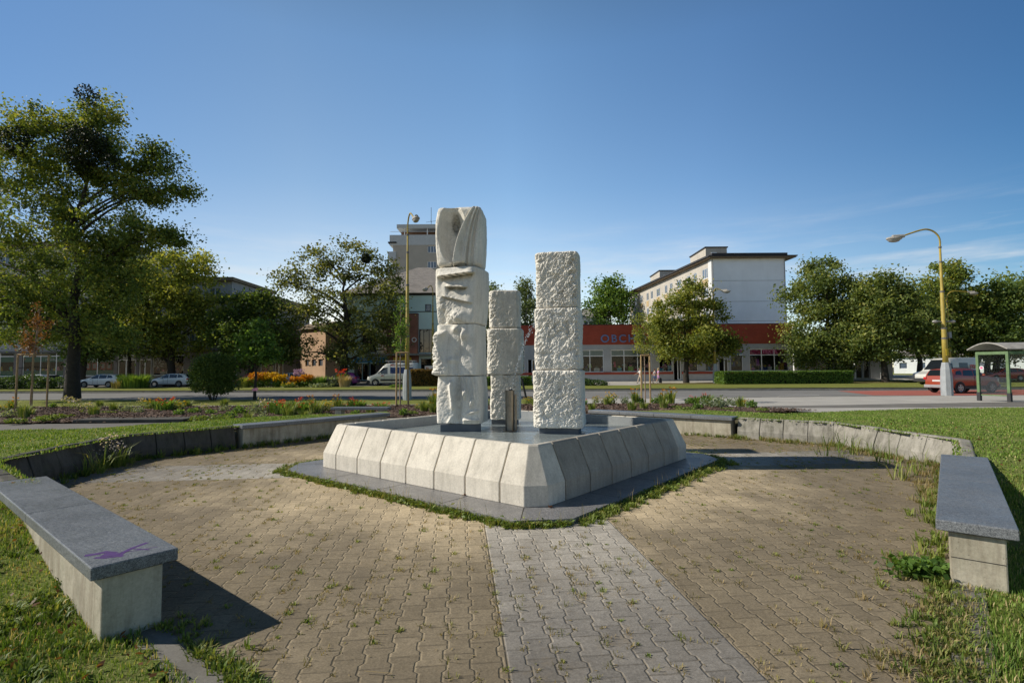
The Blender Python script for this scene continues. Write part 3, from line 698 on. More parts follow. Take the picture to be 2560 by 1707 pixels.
# ================================================================== FOUNTAIN
D0, PWD, PE, Z0, Z2, Z3, INS = 2.395, .6008, .383, .06, .06 + .2505, .06 + .713, .197
LB = 3 * PWD + PE; RIM = .085
fo = thing('fountain_basin', 'square concrete fountain basin of sloping panels with chamfered corners on a granite plinth', 'fountain', PLOC, PROT)
c_ = 2.90; k_ = 2.44
plo = [(k_, -c_), (c_, -k_), (c_, k_), (k_, c_), (-k_, c_), (-c_, k_), (-c_, -k_), (-k_, -c_)]
mb = MB(); mb.prism(plo, -.03, Z0); mb.k = 1        # plinth with narrow open joints between its slabs
for r in range(4):
    mb.T = Matrix.Rotation(r * math.pi / 2, 4, 'Z')
    for s_ in (-1.25, 0.0, 1.25): mb.add([(s_ - .005, -c_ + .008, Z0 + .0012), (s_ + .005, -c_ + .008, Z0 + .0012), (s_ + .005, -D0 + .02, Z0 + .0012), (s_ - .005, -D0 + .02, Z0 + .0012)], [(0, 1, 2, 3)])
    mb.add([(D0 - .21, -D0 - .01, Z0 + .0012), (D0 - .2, -D0 - .0, Z0 + .0012), (k_ + .05, -c_ + .06, Z0 + .0012), (k_ + .04, -c_ + .06, Z0 + .0012)], [(0, 1, 2, 3)])
mb.T = None; pl_ = mb.build('plinth', ['granite_plinth', 'seam_dark'], fo)
G_ = .011                                # seam gap
def profile(s):                          # outer face at station s, looking along -y side
    return [(s, -D0, Z0), (s, -D0, Z2), (s, -D0 + INS, Z3 - .02), (s, -D0 + INS + .02, Z3), (s, -D0 + INS + RIM, Z3), (s, -D0 + INS + RIM, .35), (s, -D0 + INS + RIM, Z0)]
for r in range(4):
    T = Matrix.Rotation(r * math.pi / 2, 4, 'Z')
    for i in range(6):
        mb = MB(); mb.T = T; s0, s1 = (i - 3) * PWD + G_, (i - 2) * PWD - G_
        mb.hexa(profile(s0), profile(s1))
        mb.build('wall_panel', 'panel_concrete_shaded' if r == 1 else 'panel_concrete', fo, bevel=.010)
    # corner piece: two half panels joined by the chamfer (corner at +x, -y)
    mb = MB(); mb.T = T
    Dt = D0 - INS; Lt = LB - .081; Di = Dt - RIM
    def ring(e, z): return [(3 * PWD + G_, -e[0], z), (e[1], -e[0], z), (e[0], -e[1], z), (e[0], -3 * PWD - G_, z)]
    prof = [((D0, LB), Z0), ((D0, LB), Z2), ((Dt, Lt), Z3 - .02), ((Dt - .02, Lt - .008), Z3), ((Di, Lt - .03), Z3), ((Di, Lt - .03), Z0)]
    rings = [ring(*p) for p in prof]; vs = [v for rg in rings for v in rg]; fs = []; n = len(rings)
    for a in range(n):
        for b in range(3): fs.append((a * 4 + b, a * 4 + b + 1, ((a + 1) % n) * 4 + b + 1, ((a + 1) % n) * 4 + b))
    fs += [tuple(a * 4 for a in range(n))[::-1], tuple(a * 4 + 3 for a in range(n))]
    mb.add(vs, fs); o = mb.build('corner_panel', 'panel_concrete', fo, bevel=.010)
    me = o.data
    import bmesh
    bm = bmesh.new(); bm.from_mesh(me); bmesh.ops.recalc_face_normals(bm, faces=bm.faces); bm.to_mesh(me); bm.free()
mb = MB()                                # dark core seen in the seams, and the lining
di = D0 - .035
for r in range(4):
    mb.T = Matrix.Rotation(r * math.pi / 2, 4, 'Z')
    mb.hexa([(-LB + .03, -di, Z0), (LB - .03, -di, Z0), (LB - .03, -di + .16, Z0), (-LB + .03, -di + .16, Z0)], [(-LB + .03, -di, Z2), (LB - .03, -di, Z2), (LB - .03, -di + .16, Z2), (-LB + .03, -di + .16, Z2)])
    mb.hexa([(-LB + .03, -di, Z2 + .001), (LB - .03, -di, Z2 + .001), (LB - .03, -di + .16, Z2 + .001), (-LB + .03, -di + .16, Z2 + .001)],
            [(-LB + .12, -di + INS, Z3 - .05), (LB - .12, -di + INS, Z3 - .05), (LB - .12, -di + INS + .03, Z3 - .05), (-LB + .12, -di + INS + .03, Z3 - .05)])
mb.T = None; mb.build('seam_core', 'seam_dark', fo)
mb = MB(); li = D0 - INS - RIM - .004
for r in range(4):
    mb.T = Matrix.Rotation(r * math.pi / 2, 4, 'Z')
    mb.box(-li + .045, li - .045, -li, -li + .04, .2, Z3 - .012)
mb.T = None; mb.box(-li, li, -li, li, .08, .2); mb.build('lining', 'basin_inside', fo)
WZ = .60
mb = MB(); N = 60; e = li - .03
xs = [-e + 2 * e * i / N for i in range(N + 1)]
mb.add([(x, y, WZ) for y in xs for x in xs], [(j * (N + 1) + i, j * (N + 1) + i + 1, (j + 1) * (N + 1) + i + 1, (j + 1) * (N + 1) + i) for j in range(N) for i in range(N)])
o = mb.build('water', 'pool_water', smooth=True); o.location = PLOC; o.rotation_euler = (0, 0, PROT); struct(o)

# central pipe and the thin jet that leans over to the right
t = thing('fountain_pipe', 'upright bronze steel pipe in the middle of the fountain pool', 'pipe', (CX, CY, 0))
mb = MB(); mb.tube([(0, 0, .4), (0, 0, 1.33)], .082, 20); mb.build('pipe_body', 'steel_pipe', t, smooth=True).modifiers.new('es', 'EDGE_SPLIT')
mb = MB(); mb.tube([(0.02, 0, 1.3), (0.02, 0, 1.352)], .035, 12); mb.build('nozzle', 'metal_dark', t)
mb = MB(); mb.tube([(.105, -.05, .58), (.105, -.05, 1.26)], .02, 8); mb.tube([(0, 0, .59), (0, 0, .61)], [.17, .14], 20); mb.build('side_tube', 'steel_pipe', t)
mb = MB()
for i in range(230):
    q = random.random() ** .9; x = .03 + .62 * q; z = 1.34 + 2.72 * q - 1.45 * q * q
    if q > .93: z -= random.random() ** 2 * .5; x += random.random() * .25
    j = .010 + .05 * q * q; s = random.uniform(.0035, .0085) * (1 + .6 * q)
    mb.ball((x + random.gauss(0, j), random.gauss(0, j), z + random.gauss(0, j)), s, n=5, m_=4)
o = mb.build('water_jet', 'water_drop'); o.location = (CX, CY, 0); tag(o, 'thin broken jet of water drops rising from the fountain pipe', 'water jet')

# ---- stone columns: stacks of carved blocks
def block(name, w, d, z0, z1, disp, parent, rnd=9.0, er=.03, N=64, nv=100, seed=0, taper=(1.0, 1.0)):
    t = np.linspace(-1, 1, N, endpoint=False); o_ = np.ones(N)
    sq = np.concatenate([np.stack([t, -o_], 1), np.stack([o_, t], 1), np.stack([-t, o_], 1), np.stack([-o_, -t], 1)])
    sc_ = (np.abs(sq[:, 0]) ** rnd + np.abs(sq[:, 1]) ** rnd) ** (1 / rnd); base = sq / sc_[:, None]
    nr = np.sign(base) * np.abs(base) ** (rnd - 1); nr /= np.linalg.norm(nr, axis=1)[:, None]
    nu = 4 * N; H = z1 - z0; v = np.linspace(0, 1, nv)
    zz = v * H; e = np.minimum(zz, H - zz); ins = np.where(e < er, er - np.sqrt(np.maximum(0, er * er - (er - e) ** 2)), 0)
    tp = taper[0] + (taper[1] - taper[0]) * v
    U = np.broadcast_to(base[None], (nv, nu, 2)); hw = np.array([w / 2, d / 2])
    XY = U * hw * tp[:, None, None] - nr[None] * ins[:, None, None]
    P = np.concatenate([XY, np.broadcast_to((z0 + zz)[:, None, None], (nv, nu, 1))], 2).reshape(-1, 3)
    Nn = np.broadcast_to(np.concatenate([nr, np.zeros((nu, 1))], 1)[None], (nv, nu, 3)).reshape(-1, 3)
    fu = (np.broadcast_to(base[None, :, 0], (nv, nu)).ravel() + 1) / 2
    front = (Nn[:, 1] < -.5).astype(float) * sstep(.5, .85, -Nn[:, 1]); vv = np.repeat(v, nu)
    dd, hol = disp(P, Nn, fu, vv, front, seed)
    edge = sstep(0, .035, vv) * sstep(0, .035, 1 - vv) * .6 + .4
    P = P + Nn * (dd * edge)[:, None]
    P[:, 2] += (.016 * pnoise(P * 5 + seed) + .010 * pnoise(P * 17 + seed)) * (1 - edge)
    chip = np.clip(pnoise(P * 7 + seed * 2) - .22, 0, 1) * (1 - edge); P[:, :2] *= (1 - .16 * chip)[:, None]
    i = np.arange(nv * nu).reshape(nv, nu); F = np.stack([i[:-1], np.roll(i[:-1], -1, 1), np.roll(i[1:], -1, 1), i[1:]], -1).reshape(-1, 4)
    # caps
    cb, ct = len(P), len(P) + 1; P = np.concatenate([P, [[0, 0, z0 + .004], [0, 0, z1 + .006]]]); hol = np.concatenate([hol, [0, 0]])
    b = i[0]; tpi = i[-1]
    capb = np.stack([np.roll(b, -1), b, np.full(nu, cb), np.full(nu, cb)], 1); capt = np.stack([tpi, np.roll(tpi, -1), np.full(nu, ct), np.full(nu, ct)], 1)
    me = bpy.data.meshes.new(name)
    me.from_pydata(P.tolist(), [], F.tolist() + [tuple(q[:3]) for q in capb.tolist()] + [tuple(q[:3]) for q in capt.tolist()])
    me.materials.append(MATS['carved_stone']); me.polygons.foreach_set('use_smooth', np.ones(len(me.polygons), bool))
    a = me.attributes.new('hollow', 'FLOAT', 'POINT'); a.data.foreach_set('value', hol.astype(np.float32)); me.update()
    ob = bpy.data.objects.new(name, me); col.objects.link(ob); ob.parent = parent
    return ob
def rough(P, s, amp=.03, f1=11.0, f2=23.0):
    c_, n_ = math.cos(.6), math.sin(.6); hx = P[:, 0] + P[:, 1] * .5
    q = np.stack([(hx * c_ - P[:, 2] * n_) * 1.25, P[:, 1], (hx * n_ + P[:, 2] * c_) * .72], 1)     # slanting tool marks
    w = .05 * pnoise(P * 6 + s * 5); q = q + w[:, None]
    a = pnoise(q * f1 + s); b = pnoise(q * f2 + s * 2); e = pnoise(P * 46 + s); g = pnoise(q * 3.1 + s * 3)
    pk = .75 + .9 * pnoise(P * 2.3 + s * 9)
    return amp * pk * (1.35 * a + 1.15 * (.5 - 2.2 * np.abs(b)) + .75 * (.35 - 1.6 * np.abs(a)) + .75 * e + .7 * g)
def d_rough(P, N, u, v, fr, s, amp=.038):
    side = .45 + .55 * sstep(.3, .8, -N[:, 1])
    r = rough(P, s, amp) * side
    wob = .030 * pnoise(P * np.array([1.6, 1.6, 2.2]) + s * 7)
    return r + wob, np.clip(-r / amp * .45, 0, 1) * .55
def d_semi(P, N, u, v, fr, s):           # rough on the left, worn smooth on the right
    k = 1 - .75 * sstep(.25, .5, u + .10 * pnoise(P * 5 + s)) * fr * sstep(.12, .3, v)
    r = rough(P, s, .026) * k + .006 * pnoise(P * np.array([30, 30, 3]) + s) * fr
    return r, .35 * sstep(.3, .6, u) * fr * np.ones_like(u)
def base_tex(P, s, a=.006): return a * pnoise(P * 14 + s) + a * .6 * pnoise(P * 33 + s)
def g(x, c, w): return np.exp(-((x - c) / w) ** 2)
def d_top(P, N, u, v, fr, s):            # eye-like scoop on the left, gathered cloth folds on the right
    uc = .37 + .06 * v + .40 * v * v
    h = base_tex(P, s, .005)
    left = sstep(.0, -.03, u - uc)
    r2 = ((u - .36) / .31) ** 2 + ((v - .56) / .50) ** 2
    scoop = np.clip(1 - r2, 0, 1) ** .6 * left
    eye = g(u, .42, .075) * g(v, .73, .13) * left
    h = h - .20 * scoop - .10 * eye
    x = u - uc; w_ = np.maximum(1.0 - uc, .12)
    xr = x / w_
    fold = np.where(x > 0, .12 * np.exp(-x / .16) * (.4 + .6 * sstep(0, .012, x)), 0)
    groove = g(x, -.005, .017)
    f2 = .055 * g(xr, .42, .055) + .04 * g(xr, .58, .035) + .05 * g(xr, .80, .08) - .03 * g(xr, .50, .03) - .035 * g(xr, .68, .04) - .035 * g(xr, .28, .05) * sstep(.3, .8, v)
    f2 = f2 * (x > 0) * sstep(1.02, .75, v * .9)
    notch = -.06 * g(u, .55, .14) * sstep(.085, .02, v)
    h = h * 1.0 + (fold - .05 * groove + f2 + notch) * 1.0
    h = h * fr + base_tex(P, s, .006) * (1 - fr) - .03 * sstep(.75, 1.0, v) * (1 - fr) * (N[:, 0] < 0)
    bulge = .025 * np.sin(np.pi * np.clip(v, 0, 1)) * (1 - fr)
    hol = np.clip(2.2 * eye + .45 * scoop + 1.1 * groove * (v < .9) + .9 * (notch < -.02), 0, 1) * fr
    return h + bulge, hol
def d_face(P, N, u, v, fr, s):           # two overhanging lips with shadowed hollows, rough chest below
    def ledge(c, slope, dep, u0, u1, dn):
        e = v - (c + slope * (u - .5)); m_ = sstep(u0, u0 + .12, u) * sstep(u1, u1 - .16, u)
        return m_ * dep * (np.where(e > 0, np.exp(-e / .05), 0)), m_ * np.where(e <= 0, np.exp(e / dn), 0)
    l1, s1 = ledge(.855, .06, .11, .06, .98, .11); l2, s2 = ledge(.645, -.06, .085, .25, .82, .08); l3, s3 = ledge(.43, -.20, .07, .15, .95, .12)
    h = base_tex(P, s, .006) + l1 + l2 * .9 + l3 * .6 - .14 * s1 - .11 * s2 - .07 * s3
    k = sstep(.75, .55, u + .35 * (v - .2)) * sstep(.62, .40, v); h = h + rough(P, s, .026) * np.clip(k + .5 * g(u, .42, .12) * g(v, .70, .1), 0, 1)
    h = h + .10 * g(u, .55, .2) * g(v, .12, .10) - .10 * g(u, .18, .12) * sstep(.35, .02, v)
    h = h * fr + base_tex(P, s) * (1 - fr) + .02 * np.sin(np.pi * v)
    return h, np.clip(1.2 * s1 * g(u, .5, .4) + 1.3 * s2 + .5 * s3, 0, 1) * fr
def d_torso(P, N, u, v, fr, s):          # broken left edge, smooth chest with two knobs near the top
    ue = .22 + .10 * np.sin(v * 6.5 + .8) + .05 * pnoise(P * 7 + s)
    k = sstep(.05, -.05, u - ue); h = base_tex(P, s, .006) + (.10 + rough(P, s, .035)) * k * sstep(.9, .8, v)
    h = h + .12 * g(u, .50, .08) * g(v, .90, .06) + .13 * g(u, .68, .075) * g(v, .79, .085) + .06 * g(u, .42, .12) * g(v, .30, .05)
    h = h + rough(P, s + 5, .016) * g(u, .62, .2) * g(v, .45, .35)
    h = h - .06 * g(u, .50, .06) * sstep(.6, .4, v) - .03 * g(u, .60, .025)
    h = h * fr + base_tex(P, s) * (1 - fr)
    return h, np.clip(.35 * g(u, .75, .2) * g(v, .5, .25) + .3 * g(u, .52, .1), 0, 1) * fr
def d_base(P, N, u, v, fr, s):           # folded robe: one strong upright fold, fan of creases on the right
    h = base_tex(P, s, .009) + rough(P, s, .008)
    h = h + .11 * g(u, .37 + .03 * np.sin(v * 5), .045) * sstep(.25, .4, v) * sstep(.95, .8, v) - .06 * g(u, .53, .07)
    for q, ww in ((.62, .018), (.70, .018), (.78, .016), (.88, .016)):
        h = h + .04 * g(u - (q - .62) * 0 - (1 - v) * .18, q - .06, ww) * sstep(.35, .6, v)
    h = h + .11 * g(u, .66, .03) * g(v, .62, .07) + .10 * g(u - .3 * (v - .44), .82, .028) * g(v, .44, .07) + .09 * g(v - .25 * (u - .84), .25, .022) * g(u, .84, .09)
    h = h + .06 * sstep(.60, .66, u) * g(v, .085, .03) + .05 * g(u - .4 * (v - .1), .33, .035) * sstep(.2, .05, v)
    h = h * fr + base_tex(P, s) * (1 - fr) + .02 * np.sin(np.pi * v)
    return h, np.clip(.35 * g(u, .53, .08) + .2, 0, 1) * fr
c1 = thing('stone_column', 'tallest stone column of the fountain carved with folds and hollows, four blocks high', 'sculpture', (-.93, 10.02, 0), R_(-6))
mb = MB(); mb.T = Matrix.Rotation(R_(11), 4, 'Z'); mb.box(-.40, .33, -.38, .36, .3, .735); mb.build('pedestal', 'pedestal_grey', c1, bevel=.006)
Zs = [.735, 1.605, 2.545, 3.59, 4.70]
def shift(o, x, y, r): o.location = (x, y, 0); o.rotation_euler = (0, 0, R_(r))
shift(block('block', .82, .78, Zs[0], Zs[1] - .008, d_base, c1, 9, .022, seed=1.3, taper=(1.0, .955)), .005, 0, -3)
shift(block('block', .80, .80, Zs[1], Zs[2] - .008, d_torso, c1, 8, .022, seed=2.1, taper=(1.02, .97)), -.01, .01, -5)
shift(block('block', .83, .80, Zs[2], Zs[3] - .01, d_face, c1, 6, .03, seed=3.7, taper=(.94, 1.03)), .01, -.01, -10)
shift(block('block', .87, .82, Zs[3], Zs[4], d_top, c1, 7, .09, N=84, nv=160, seed=4.4, taper=(.95, 1.0)), -.01, 0, 2)
c2 = thing('stone_column', 'three-block stone column with pitted rough-hewn faces, in front on the right', 'sculpture', (.845, 9.56, 0), R_(-11))
mb = MB(); mb.box(-.325, .355, -.34, .34, .3, .70); mb.build('pedestal', 'pedestal_grey', c2, bevel=.006)
for (za, zb, w_, sd_) in ((.70, 1.69, .86, 11.3), (1.70, 2.77, .79, 17.9), (2.78, 3.76, .74, 23.1)):
    block('block', w_, w_ * .97, za, zb, d_rough, c2, 8.0, .028, N=96, nv=160, seed=sd_)
c3 = thing('stone_column', 'shortest stone column, worn smooth and wet, standing behind the pipe', 'sculpture', (-.135, 11.15, 0), R_(-3))
mb = MB(); mb.box(-.28, .25, -.28, .28, .3, .69); mb.build('pedestal', 'pedestal_grey', c3, bevel=.006)
block('block', .60, .60, .69, 1.60, d_rough, c3, 8, .025, seed=31.2)
block('block', .71, .68, 1.61, 2.55, d_semi, c3, 7, .035, seed=37.2)
block('block', .62, .62, 2.56, 3.33, d_semi, c3, 8, .03, seed=41.9)

# ================================================================== BENCHES AND LOW WALLS
def bench(label, rot, tip=None, slabs=3, end=(0, 0)):
    """long granite-topped wall bench on the side y=-6.05 of the plaza, turned by rot quarter turns"""
    t = thing('wall_bench', label, 'bench', PLOC, PROT + rot * math.pi / 2, 'granite-topped benches around the fountain')
    L = 2.04; mb = MB(); mb.box(-L + .05, L - .05, -6.47, -6.13, -.03, .415); mb.build('base', 'bench_concrete', t, bevel=.012)
    xs = [-L + 2 * L * i / slabs for i in range(slabs + 1)]
    for i in range(slabs):
        mb = MB(); mb.box(xs[i] + .003, xs[i + 1] - .003, -6.54, -6.055, .42, .502 + random.uniform(-.001, .001)); mb.build('seat_slab', 'granite_slab', t, bevel=.008)
    mb = MB(); mb.box(-L + .02, L - .02, -6.50, -6.10, .4149, .4201); mb.build('mortar_bed', 'seam_dark', t)
    return t
bl = bench('near left granite bench with a purple paint scrawl on its end', 0, slabs=2)
br_ = bench('near right granite bench whose sunlit concrete end faces the camera', 1, slabs=2)
mb = MB(); mb.box(-1.9915, -1.9895, -6.46, -6.14, .213, .219); mb.build('crack', 'seam_dark', br_)
bench('far granite bench beyond the pool on the right, beside the sunlit wall', 2, slabs=4)
bench('far left granite bench behind the pool, joined to the shaded wall', 3, slabs=4)
mb = MB()                                # spray-paint scrawl on the slab top
def stroke(pts, w):
    for (a, b) in zip(pts[:-1], pts[1:]):
        a, b = Vector(a), Vector(b); d_ = (b - a).normalized(); n_ = Vector((-d_.y, d_.x)) * w / 2; e_ = d_ * w * .3
        z = .5035 + random.uniform(0, .0006); q = [a - e_ - n_, b + e_ - n_, b + e_ + n_, a - e_ + n_]; mb.add([(p.x, p.y, z) for p in q], [(0, 1, 2, 3)])
def lw(px, py): p = gnd(px, py, .502); x, y = wp(p.x, p.y); return (x, y)
stroke([lw(218, 1388), lw(245, 1384), lw(262, 1380), lw(285, 1382)], .045); stroke([lw(240, 1394), lw(266, 1394), lw(296, 1390), lw(310, 1380), lw(330, 1370), lw(366, 1357)], .03)
stroke([lw(262, 1388), lw(290, 1386)], .06); stroke([lw(302, 1380), lw(340, 1376), lw(392, 1367)], .010); stroke([lw(326, 1371), lw(372, 1374)], .014); stroke([lw(286, 1388), lw(304, 1390)], .03)
mb.build('paint_scrawl', 'purple_paint', bl)

def low_wall(name, label, rot, cat='wall', mat='wall_concrete'):
    """battered retaining wall with blocks .6 m long, following the cut corner from (6.3,2.1) to (2.1,6.3)"""
    t = thing(name, label, cat, PLOC, PROT + rot * math.pi / 2)
    last = None
    pts = [(6.16, 2.12), (6.16, 4.17), (4.17, 6.16), (2.12, 6.16)]
    for (xa, ya), (xb, yb) in zip(pts[:-1], pts[1:]):
        L = math.hypot(xb - xa, yb - ya); n = round(L / .58); ux, uy = (xb - xa) / L, (yb - ya) / L; ox, oy = uy, -ux
        if ox * (xa + xb) + oy * (ya + yb) < 0: ox, oy = -ox, -oy
        for i in range(n):
            a, b = L * i / n + .006, L * (i + 1) / n - .006; hh = .49 + random.uniform(-.008, .008); j = random.uniform(-.006, .006)
            prof = [(j, -.04), (j, .17), (.115 + j, hh - .015), (.13 + j, hh), (.25, hh), (.27, hh - .015), (.27, -.04)]
            mb = MB(); lo = [(xa + ux * a + ox * p, ya + uy * a + oy * p, z) for p, z in prof]; hi = [(xa + ux * b + ox * p, ya + uy * b + oy * p, z) for p, z in prof]
            mb.hexa(lo, hi); o = mb.build('wall_block', mat, t, bevel=.012)
            bm = bmesh.new(); bm.from_mesh(o.data); bmesh.ops.recalc_face_normals(bm, faces=bm.faces); bm.to_mesh(o.data); bm.free()
            if i == 0 and last is not None:
                mb = MB(); mb.hexa([tuple(p) for p in last], [tuple(p) for p in lo]); o = mb.build('wall_block', mat, t, bevel=.004)
                bm = bmesh.new(); bm.from_mesh(o.data); bmesh.ops.recalc_face_normals(bm, faces=bm.faces); bm.to_mesh(o.data); bm.free()
            last = hi
    return t
low_wall('retaining_wall', 'low sunlit retaining wall of weathered concrete blocks along the right lawn', 0)
low_wall('retaining_wall', 'low retaining wall in shadow, its concrete coloured near black for shade, along the left lawn', 2, mat='shaded_concrete')

# slim free-standing bench in front of the flower bed
a_, b_ = gnd(831, 1018, .45), gnd(975, 1017, .45)
t = thing('park_bench', 'small free-standing stone bench on two legs in front of the flower bed', 'bench', ((a_.x + b_.x) / 2, a_.y, 0), -.06)
hl = (b_.x - a_.x) / 2
mb = MB(); mb.box(-hl, hl, -.22, .22, .37, .455); mb.build('seat', 'granite_slab', t, bevel=.012)
for s_ in (-1, 1): mb = MB(); mb.box(s_ * hl * .75 - .11, s_ * hl * .75 + .11, -.17, .17, -.02, .37); mb.build('leg', 'bench_concrete', t, bevel=.01)
# ================================================================== BUILDINGS
def fx(px, Y): return at(px, 925, Y).x
def fz(py, Y, px=1280): return at(px, py, Y).z
def wall_mesh(mb, x0, x1, z0, z1, dep, ops, rev=.2, k=None, y0=0.0):
    """box whose front face (y=y0) is pierced by the openings (x0,x1,z0,z1)"""
    xs = sorted({x0, x1, *[a for o in ops for a in o[:2]]}); zs = sorted({z0, z1, *[a for o in ops for a in o[2:4]]})
    for xa, xb in zip(xs[:-1], xs[1:]):
        for za, zb in zip(zs[:-1], zs[1:]):
            xm, zm = (xa + xb) / 2, (za + zb) / 2
            if any(o[0] < xm < o[1] and o[2] < zm < o[3] for o in ops): continue
            mb.add([(xa, y0, za), (xb, y0, za), (xb, y0, zb), (xa, y0, zb)], [(0, 1, 2, 3)], k)
    for a, b, c, d in ops:
        r = y0 + rev
        mb.add([(a, y0, c), (b, y0, c), (b, r, c), (a, r, c), (a, y0, d), (b, y0, d), (b, r, d), (a, r, d)], [(0, 3, 2, 1)[::-1], (4, 5, 6, 7)[::-1], (0, 4, 7, 3), (1, 2, 6, 5)], k)
    D = y0 + dep
    mb.add([(x0, y0, z0), (x1, y0, z0), (x1, D, z0), (x0, D, z0), (x0, y0, z1), (x1, y0, z1), (x1, D, z1), (x0, D, z1)],
           [(0, 4, 7, 3), (1, 2, 6, 5), (2, 3, 7, 6), (4, 5, 6, 7)], k)
def window(p, x0, x1, z0, z1, mull=(), trans=(), frame='white_frame', glass='window_glass', y=.13, fw=.07, name='window'):
    mb = MB(); a = y; b = y + .06
    mb.box(x0, x0 + fw, a, b, z0, z1); mb.box(x1 - fw, x1, a, b, z0, z1)
    mb.box(x0 + fw, x1 - fw, a, b, z0, z0 + fw); mb.box(x0 + fw, x1 - fw, a, b, z1 - fw, z1)
    for m_ in mull: mb.box(m_ - fw / 2, m_ + fw / 2, a + .004, b - .004, z0 + fw, z1 - fw)
    for t_ in trans: mb.box(x0 + fw, x1 - fw, a - .004, b - .008, t_ - fw / 2, t_ + fw / 2)
    f = mb.build(name, frame, p)
    mb = MB(); mb.add([(x0 + .02, y + .035, z0 + .02), (x1 - .02, y + .035, z0 + .02), (x1 - .02, y + .035, z1 - .02), (x0 + .02, y + .035, z1 - .02)], [(0, 1, 2, 3)])
    mb.build('pane', glass, f); return f
def text(p, s, x, z, size, mat, y=-.05, name='lettering', ext=.03, sx=1.0, space=1.0):
    cu = bpy.data.curves.new(name, 'FONT'); cu.body = s; cu.size = size; cu.extrude = ext; cu.offset = size * .012; cu.align_x = 'LEFT'
    tmp = bpy.data.objects.new(name, cu); col.objects.link(tmp); cu.space_character = space
    bpy.context.view_layer.update()
    me = bpy.data.meshes.new_from_object(tmp.evaluated_get(bpy.context.evaluated_depsgraph_get())); bpy.data.objects.remove(tmp)
    me.materials.clear(); me.materials.append(MATS[mat]); me.name = name; o = bpy.data.objects.new(name, me); col.objects.link(o); o.parent = p
    o.location = (x, y, z); o.rotation_euler = (math.pi / 2, 0, 0); o.scale = (sx, 1, 1); return o
def goods(p, x0, x1, z0, n, y=.40, hmax=1.4, name='display_goods', seed=1):
    rg = random.Random(seed); mats = rg.sample(GOODS, 6); mb = MB(); x = x0 + .1
    while x < x1 - .2:
        w = rg.uniform(.3, .7); h = rg.uniform(.6, hmax * 1.25); k = rg.randrange(6); yy = y + rg.uniform(0, .5)
        if rg.random() < .45:             # a hanging garment
            zt = z0 + h * .7 + .5; mb.hexa([(x, yy, zt - h * .6), (x + w * .9, yy, zt - h * .6), (x + w * .9, yy + .1, zt - h * .6), (x, yy + .1, zt - h * .6)], [(x + w * .25, yy, zt), (x + w * .65, yy, zt), (x + w * .65, yy + .1, zt), (x + w * .25, yy + .1, zt)], k)
            mb.box(x - w * .15, x + w * .1, yy + .01, yy + .09, zt - h * .32, zt - .03, (k + 1) % 6)
        else:
            mb.box(x, x + w, yy, yy + .3, z0, z0 + h * .6, k); mb.ball((x + w * .5, yy + .12, z0 + h * .6 + .12), w * .3, .1, .14, n=8, m_=5, k=(k + 2) % 6)
        x += w + rg.uniform(.02, .2)
    return mb.build(name, mats, p)

# ---- the long low shop with the red parapet
SY = 66.8; sx0 = fx(1262, SY); SB = .0
shop = thing('shop_building', 'long low shop building with red brick-tile parapet and grey shop front', 'building', (sx0, SY, 0))
def lx(px): return fx(px, SY) - sx0
def lz(py): return fz(py, SY)
ztop, zband, zwt, ztr, zwb, zsill = lz(814), lz(863), lz(876), lz(891), lz(931.5), lz(937.5)
SW = lx(1981)
wins = [(1302, 1313, ()), (1345, 1432, (1374, 1403)), (1441, 1510, (1475.5,)), (1528, 1629, (1561, 1595)), (1648, 1682, ()), (1720, 1746, ()), (1763, 1796, ()), (1827, 1859, ()), (1875, 1973, (1906, 1938))]
doors = [(1319, 1338), (1684, 1703), (1798, 1822)]
zdt = lz(899.5)
ops = [(lx(a), lx(b), zwb, zwt) for a, b, _ in wins] + [(lx(a), lx(b), .26, zdt) for a, b in doors]
mb = MB(); wall_mesh(mb, 0, SW, .0, zband, 12, ops, .25); mb.build('wall', 'facade_grey', shop)
mb = MB(); mb.box(-.06, SW + .04, -.06, 12, zband, ztop); mb.build('parapet', 'red_band', shop)
mb = MB(); mb.box(-.1, SW + .08, -.12, 12.05, ztop, ztop + .07); mb.build('parapet_cap', 'roof_dark', shop)
mb = MB(); mb.box(.02, SW - .02, .28, 11.9, .1, .25); mb.box(.02, SW - .02, 3.2, 3.3, .25, zband - .05); mb.build('interior', 'room_grey', shop)
for i, (a, b, ml) in enumerate(wins):
    window(shop, lx(a), lx(b), zwb, zwt, [lx(q) for q in ml], [ztr], glass='shop_glass', fw=.09)
    goods(shop, lx(a), lx(b), zwb + .02, 4, seed=i + 3)
    if i in (1, 2, 3):
        mb = MB(); mb.box(lx(a) + .1, lx(b) - .1, .24, .27, ztr + .05, zwt - .1); mb.build('roller_blind', 'roller_pale', shop)
for a, b in doors:
    x0, x1 = lx(a), lx(b); w_ = window(shop, x0 + .55 * (x1 - x0), x1, .27, zdt, (), (), name='door', glass='shop_glass', fw=.1)
    mb = MB(); mb.box(x0, x0 + .08, .13, .19, .27, zdt); mb.build('door_frame', 'white_frame', shop)
for a, b in ((0, lx(1682)), (lx(1704), lx(1797)), (lx(1823), SW)):
    mb = MB(); mb.box(a, b, -.14, 0, zsill, zwb - .02); mb.build('sill_band', 'red_band', shop)
text(shop, 'OBCHOD', lx(1502), lz(857), 1.34, 'letter_blue', -.14, sx=1.02, space=1.28)
text(shop, 'TEXTIL', lx(1908), lz(887), .62, 'letter_pink', .10)
text(shop, 'PBY', lx(1766), lz(885), .5, 'letter_pink', .10)
text(shop, 'TEX', lx(1841), lz(885), .5, 'letter_pink', .10)
mb = MB(); mb.box(lx(1828) + .08, lx(1859) - .08, .2, .23, ztr + .05, zwt - .1); mb.build('shop_sign', 'sign_blue', shop)
